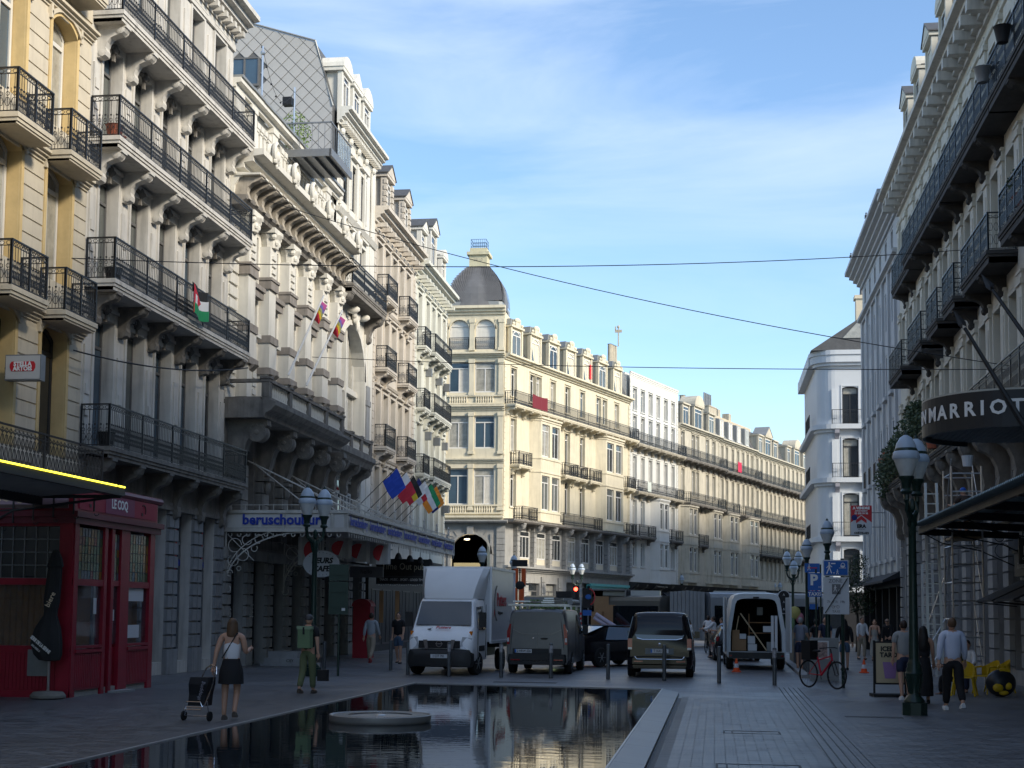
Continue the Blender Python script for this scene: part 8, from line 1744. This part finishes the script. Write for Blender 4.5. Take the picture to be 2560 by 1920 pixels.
    M.out('eyes', [lettk], H_); MB().ball((c.x, c.y+.09*s, c.z-.052*s), (.024*s, .008*s, .006*s), 6, 4).out('mouth', [plain('lip', (.30, .10, .09))], H_)
    M = MB()
    if hs == 'cap': M.ball((c.x, c.y-.005, c.z+.035*s), (.085*s, .103*s, .09*s), 12, 8); M.lathe([(.09*s, 0), (.001, .02*s)], (c.x, c.y+.08*s, c.z+.04*s), 10)
    elif hs != 'bald':
        M.ball((c.x, c.y-.018*s, c.z+.022*s), (.084*s, .095*s, .108*s), 12, 8)
        if hs == 'bob': M.loft([[(c.x+.088*s*k_*cos(a), c.y-.02*s+.09*s*k_*sin(a), c.z+z*s) for a in [pi*.97+pi*1.06*i/9 for i in range(10)]]+[(c.x+.05*s*k_, c.y-.01*s, c.z+z*s), (c.x-.05*s*k_, c.y-.01*s, c.z+z*s)] for k_, z in ((.95, .06), (1.08, 0), (1.12, -.08), (1.22, -.17), (1.1, -.20))])
        if hs == 'long': M.loft([[(c.x+.09*s*k_*cos(a), c.y-.03*s+.085*s*k_*sin(a), c.z+z*s) for a in [pi*.95+pi*1.1*i/9 for i in range(10)]]+[(c.x+.05*s*k_, c.y-.01*s, c.z+z*s), (c.x-.05*s*k_, c.y-.01*s, c.z+z*s)] for k_, z in ((.95, .06), (1.1, -.02), (1.35, -.15), (1.5, -.30), (1.25, -.44), (.8, -.50))])
        if hs == 'curly': M.ball((c.x, c.y-.02*s, c.z+.04*s), (.115*s, .12*s, .115*s), 10, 7)
    if M.v: M.out('hair' if hs != 'cap' else 'cap', [hair], H_, smooth=True)
    # hands: palm with four fingers and a thumb
    for nm, q in (('l', -1), ('r', 1)):
        p = J['ha'+nm]*s; d = J['hd'+nm]; x_ = V(1, 0, 0); fw = d.cross(x_).normalized(); M = MB(); M.bar(tuple(p-d*.03*s), tuple(p+d*.045*s), .032*s, .075*s, up=(1, 0, 0))
        for k_ in range(4):
            b = p+d*.045*s+fw*(.028-.019*k_)*s; ln = (.055, .065, .06, .045)[k_]*s; m_ = b+d*ln*.55; M.tube([tuple(b), tuple(m_), tuple(m_+(d*.7-x_*q*.6).normalized()*ln*.5)], [.0095*s, .009*s, .007*s], 5)
        M.tube([tuple(p+fw*.03*s), tuple(p+fw*.055*s+d*.02*s), tuple(p+fw*.05*s+d*.05*s)], [.011*s, .010*s, .008*s], 5); M.out('hand', [sk], bd, smooth=True)
    # clothes
    def cl(name, seqs, mt, base=None):
        P = []; E_ = []; ids = {}
        for sq in seqs:
            pv = None
            for k_, rr_ in sq:
                if k_ not in ids: ids[k_] = len(P); P.append((S_(J[k_]) if isinstance(J[k_], Vector) else J[k_], tuple(a*s for a in rr_) if isinstance(rr_, tuple) else rr_*s))
                if pv is not None and (pv, ids[k_]) not in E_: E_.append((pv, ids[k_]))
                pv = ids[k_]
        return skinned(name, P, E_, mt, o)
    for nm in 'lr':
        J['mida'+nm] = J['shl' if nm == 'l' else 'shr'].lerp(J['el'+nm], .72); J['midf'+nm] = J['el'+nm].lerp(J['wr'+nm], .9); J['midt'+nm] = J['hip'+nm].lerp(J['kn'+nm], .82); J['mids'+nm] = J['kn'+nm].lerp(J['an'+nm], .93)
    J['tb'] = J['pel']-up*.05; J['wl'] = J['pel']+up*.08
    if top:
        b_ = .015
        sq = [[('tb', (.15*w+belly, .115)), ('waist', (.135*w+belly, .108+belly)), ('chest', (.165*w, .115)), ('neckb', (.095, .07))]]
        for nm in 'lr':
            if sleeve == 'short': sq.append([('neckb', (.095, .07)), ('sh'+nm, .072), ('mida'+nm, .060)])
            elif sleeve == 'long': sq.append([('neckb', (.095, .07)), ('sh'+nm, .072), ('el'+nm, .058), ('midf'+nm, .042)])
        if sleeve == 'none': sq = [[('pel', (.142*w, .108)), ('waist', (.130*w, .100)), ('chest', (.156*w, .108)), ('neckb', (.085, .062))]]
        cl('shirt' if sleeve != 'none' else 'tank_top', sq, top)
    if bot and kind in ('trousers', 'shorts'):
        e_ = 'mids' if kind == 'trousers' else 'midt'; sq = []
        for nm in 'lr':
            sq.append([('wl', (.130*w, .10)), ('pel', (.145*w, .112)), ('hip'+nm, .105)]+([('kn'+nm, .078), (e_+nm, .062)] if kind == 'trousers' else [(e_+nm, .085)]))
        cl(kind, sq, bot)
    if bot and kind in ('skirt', 'dress'):
        ln = {'skirt': .43, 'dress': .86}[kind]; M = MB(); rg = []; c0 = J['pel']+up*.10
        for t_ in [i/5 for i in range(6)]:
            z = c0.z-ln*t_; cy_ = c0.y-.03*t_; rx = (.135+.055*min(1, t_*2)+(.02*t_))*w; ry = .11+.05*min(1, t_*2)+.04*t_
            rg.append([((rx*cos(a)*(1+.03*sin(a*7)*t_))*s, (cy_+ry*sin(a))*s, z*s) for a in [2*pi*i/20 for i in range(20)]])
        M.loft(rg); M.out(kind, [bot], o, smooth=True)
    for nm in 'lr':
        a = J['heel'+nm]*s; t_ = J['toe'+nm]*s; an = J['an'+nm]*s; M = MB(); d = (t_-a).normalized(); rg = []
        for f_, w_, hh in ((0, .034, .06), (.3, .040, .085), (.6, .046, .06), (.9, .042, .04), (1.12, .02, .025)):
            p = a.lerp(t_, f_); rg.append([tuple(p+V(x*w_*s, 0, z*hh*s-.02*s)) for x, z in ((-1, -.35), (-1, .5), (-.5, 1), (.5, 1), (1, .5), (1, -.35))])
        M.loft(rg); M.out('shoe', [shoe], bd, smooth=True)
    o['_s'] = s; o['_J'] = 1; del o['_s']; del o['_J']
    return o, J, s
C = lambda n, c, r_=.85: plain('cloth_'+n, c, r_)
wt = C('white', (.62, .62, .64)); nv = C('navy', (.02, .028, .06)); bk = C('black', (.010, .010, .012)); gt = C('grey_tee', (.26, .27, .27)); lb_ = C('light_blue', (.36, .43, .55)); ol = C('olive', (.11, .13, .065)); gp = C('backpack_green', (.13, .20, .11)); dn = C('denim', (.06, .10, .16)); bg2 = C('beige', (.30, .25, .19)); gpo = C('grey_polo', (.17, .19, .24)); fl_ = C('floral', (.30, .30, .28)); brn_h = mat('light_brown_hair', (.10, .055, .028), .6, .25, 8); gryh = plain('grey_hair', (.32, .31, .30)); boot = plain('brown_boot', (.06, .045, .035))
o, J, s = person((-8.22, 23.95, 0), R(8), 'woman in white tank top and black skirt seen from behind pulling a black trolley', 1.70, ((-4, 4), (10, 42)), ((-12, 16, 8), (8, 10, 95)), wt, bk, 'skirt', 'none', boot, brn_h, 'bob', width=1.05)
MB().bar(tuple(J['shr']*s+Vector((-.09, -.08, .06))), tuple(J['waist']*s+Vector((-.15, -.09, -.05))), .035, .02).bar(tuple(J['shr']*s+Vector((-.09, .07, .06))), tuple(J['shr']*s+Vector((-.09, -.08, .06))), .035, .02).out('bag_strap', [blackm], o)
o, J, s = person((-9.10, 31.7, 0), R(-8), 'person in grey cap with a green roll-top backpack and olive trousers walking away', 1.76, ((-6, 20), (10, 5)), ((25, 6, 60), (-8, 10, 10)), bk, ol, 'trousers', 'short', boot, gryh and plain('cap_grey', (.05, .05, .055)), 'cap')
MB().loft([[(x*.16*s, (-.10-.14*y)*s, z*s) for x, y in ((-1, 0), (1, 0), (.9, 1), (-.9, 1))] for z in (J['pel'].z+.06, J['pel'].z+.3, J['neckb'].z-.02)]).out('backpack', [gp], o); MB().box(-.17*s, .17*s, -.25*s, -.10*s, J['neckb'].z*s-.05, J['neckb'].z*s+.02).out('roll_top', [C('pale_green', (.22, .30, .20))], o); MB().box(-.02, .02, -.262*s, -.24*s, (J['neckb'].z-.16)*s, J['neckb'].z*s).out('buckle_strap', [blackm], o)
MB().box(.28, .50, -.1, .06, .30, .55).out('held_bag', [blackm], o)
person((-12.3, 51.0, 0), R(-4), 'person in pale grey shirt and beige trousers walking away past the phone box', 1.78, ((14, 6), (-16, 25)), ((-18, 8, 10), (16, 8, 20)), C('pale_shirt', (.30, .33, .37)), bg2, 'trousers', 'long', C('red_shoe', (.25, .03, .03)))
person((-11.2, 50.6, 0), R(175), 'man in black T-shirt and denim shorts facing the camera left of the box truck', 1.80, ((8, 12), (-10, 14)), ((12, 6, 20), (-8, 6, 15)), bk, dn, 'shorts', 'short', belly=.02, hs='short')
person((4.70, 29.9, 0), R(4), 'man in white shirt and black trousers walking away at the right', 1.83, ((14, 4), (-12, 26)), ((-14, 12, 8), (10, 10, 15)), C('white_blue', (.52, .56, .68)), bk, 'trousers', 'long', plain('white_trainer', (.6, .6, .6)), brn_h, 'short', width=1.08)
person((4.42, 32.0, 0), R(-8), 'woman with long dark hair in a black midi dress walking at the right', 1.64, ((-6, 6), (14, 8)), ((-6, 8, 12), (6, 6, 20)), bk, bk, 'dress', 'none', blackm, plain('black_hair', (.008, .007, .007)), 'long')
person((4.22, 33.6, 0), R(6), 'man in grey T-shirt and navy shorts half hidden behind the near lamp post', 1.76, ((-10, 4), (16, 30)), ((-8, 8, 12), (10, 8, 15)), gt, nv, 'shorts', 'short', plain('white_trainer', (.6, .6, .6)), width=1.08)
person((5.8, 35.9, -.02), R(60), 'seated man in olive T-shirt on a yellow cafe chair', 1.70, ((88, 85), (80, 80)), ((25, 8, 60), (30, 8, 60)), ol, bk, 'trousers', 'short', blackm, plain('black_hair', (.008, .007, .007)), 'curly', sk=skind, lean=8, seat=True, drop=.40)
person((6.3, 37.6, -.02), R(150), 'seated man in white shirt facing the man in olive at the cafe', 1.74, ((88, 85), (80, 80)), ((25, 8, 60), (30, 8, 60)), wt, nv, 'trousers', 'long', blackm, None, 'short', lean=10, seat=True, drop=.40)
person((2.80, 49.2, 0), R(-25), 'grey-haired man in blue-grey polo shirt and navy shorts by the kerb bollards', 1.76, ((3, 2), (-4, 3)), ((12, 6, 30), (18, 6, 30)), gpo, nv, 'shorts', 'short', blackm, gryh, 'short', lean=6, belly=.02)
person((4.40, 50.8, 0), R(5), 'woman with very long black hair in black top and denim shorts seen from behind', 1.72, ((-5, 3), (6, 4)), ((5, 12, 20), (-8, 10, 15)), bk, dn, 'shorts', 'long', blackm, plain('black_hair', (.008, .007, .007)), 'long', width=1.12)
person((4.1, 55.5, 0), R(170), 'bald man in dark shirt standing behind the zone sign post', 1.76, ((2, 2), (-3, 3)), ((12, 6, 50), (10, 6, 30)), nv, bk, 'trousers', 'short', hs='bald')
person((3.8, 56.0, 0), R(10), 'person with dark bushy hair standing behind the sign post', 1.66, ((2, 2), (-3, 3)), ((2, 6, 20), (4, 6, 20)), bk, bk, 'trousers', 'short', hs='curly', hair=plain('black_hair', (.008, .007, .007)))
person((6.15, 62.8, 0), R(200), 'dark-haired person in white shirt and brown trousers further along the footpath', 1.76, ((5, 4), (-8, 8)), ((8, 6, 40), (2, 6, 10)), wt, bg2, 'trousers', 'long')
person((6.55, 61.5, 0), R(170), 'woman in a long pale patterned dress further along the footpath', 1.68, ((3, 4), (-4, 8)), ((15, 6, 80), (2, 6, 10)), fl_, fl_, 'dress', 'none', hs='long', hair=brn_h)
person((7.0, 60.5, 0), R(150), 'man in black with a tan cap leaning near the shop doors', 1.72, ((3, 4), (-4, 8)), ((15, 6, 40), (2, 6, 10)), bk, bk, 'trousers', 'long', hs='cap', hair=plain('tan_cap', (.25, .17, .12)), lean=12)
person((-.35, 70.55, .16), R(-8), 'cyclist in white T-shirt and beige trousers riding away from the camera', 1.74, ((55, 70), (25, 25)), ((40, 14, 10), (40, 14, 10)), C('white', (.62, .62, .64)), bg2, 'trousers', 'short', hs='short', sk=skind, lean=12, seat=True, drop=.06)
person((.25, 60.2, 0), R(75), 'man in light blue shirt leaning against the dark parked car looking down', 1.76, ((28, 4), (20, 2)), ((35, 6, 60), (35, 6, 60)), lb_, nv, 'trousers', 'short', lean=-6, hs='short', head=(25, 0))
person((-.05, 64.5, 0), R(80), 'person in white shirt behind the man in light blue', 1.74, ((5, 4), (-5, 2)), ((45, 6, 40), (35, 6, 60)), wt, bg2, 'trousers', 'long', hs='short')
person((6.95, 41.3, 4.06), R(20), 'worker with a bright blue cap and bare legs crouching on the scaffold', 1.70, ((70, 95), (60, 95)), ((40, 8, 60), (30, 8, 60)), C('dark_brown', (.06, .045, .04)), C('dark_brown', (.06, .045, .04)), 'shorts', 'short', hs='cap', hair=plain('cap_blue', (.01, .09, .45)), lean=20, seat=False)
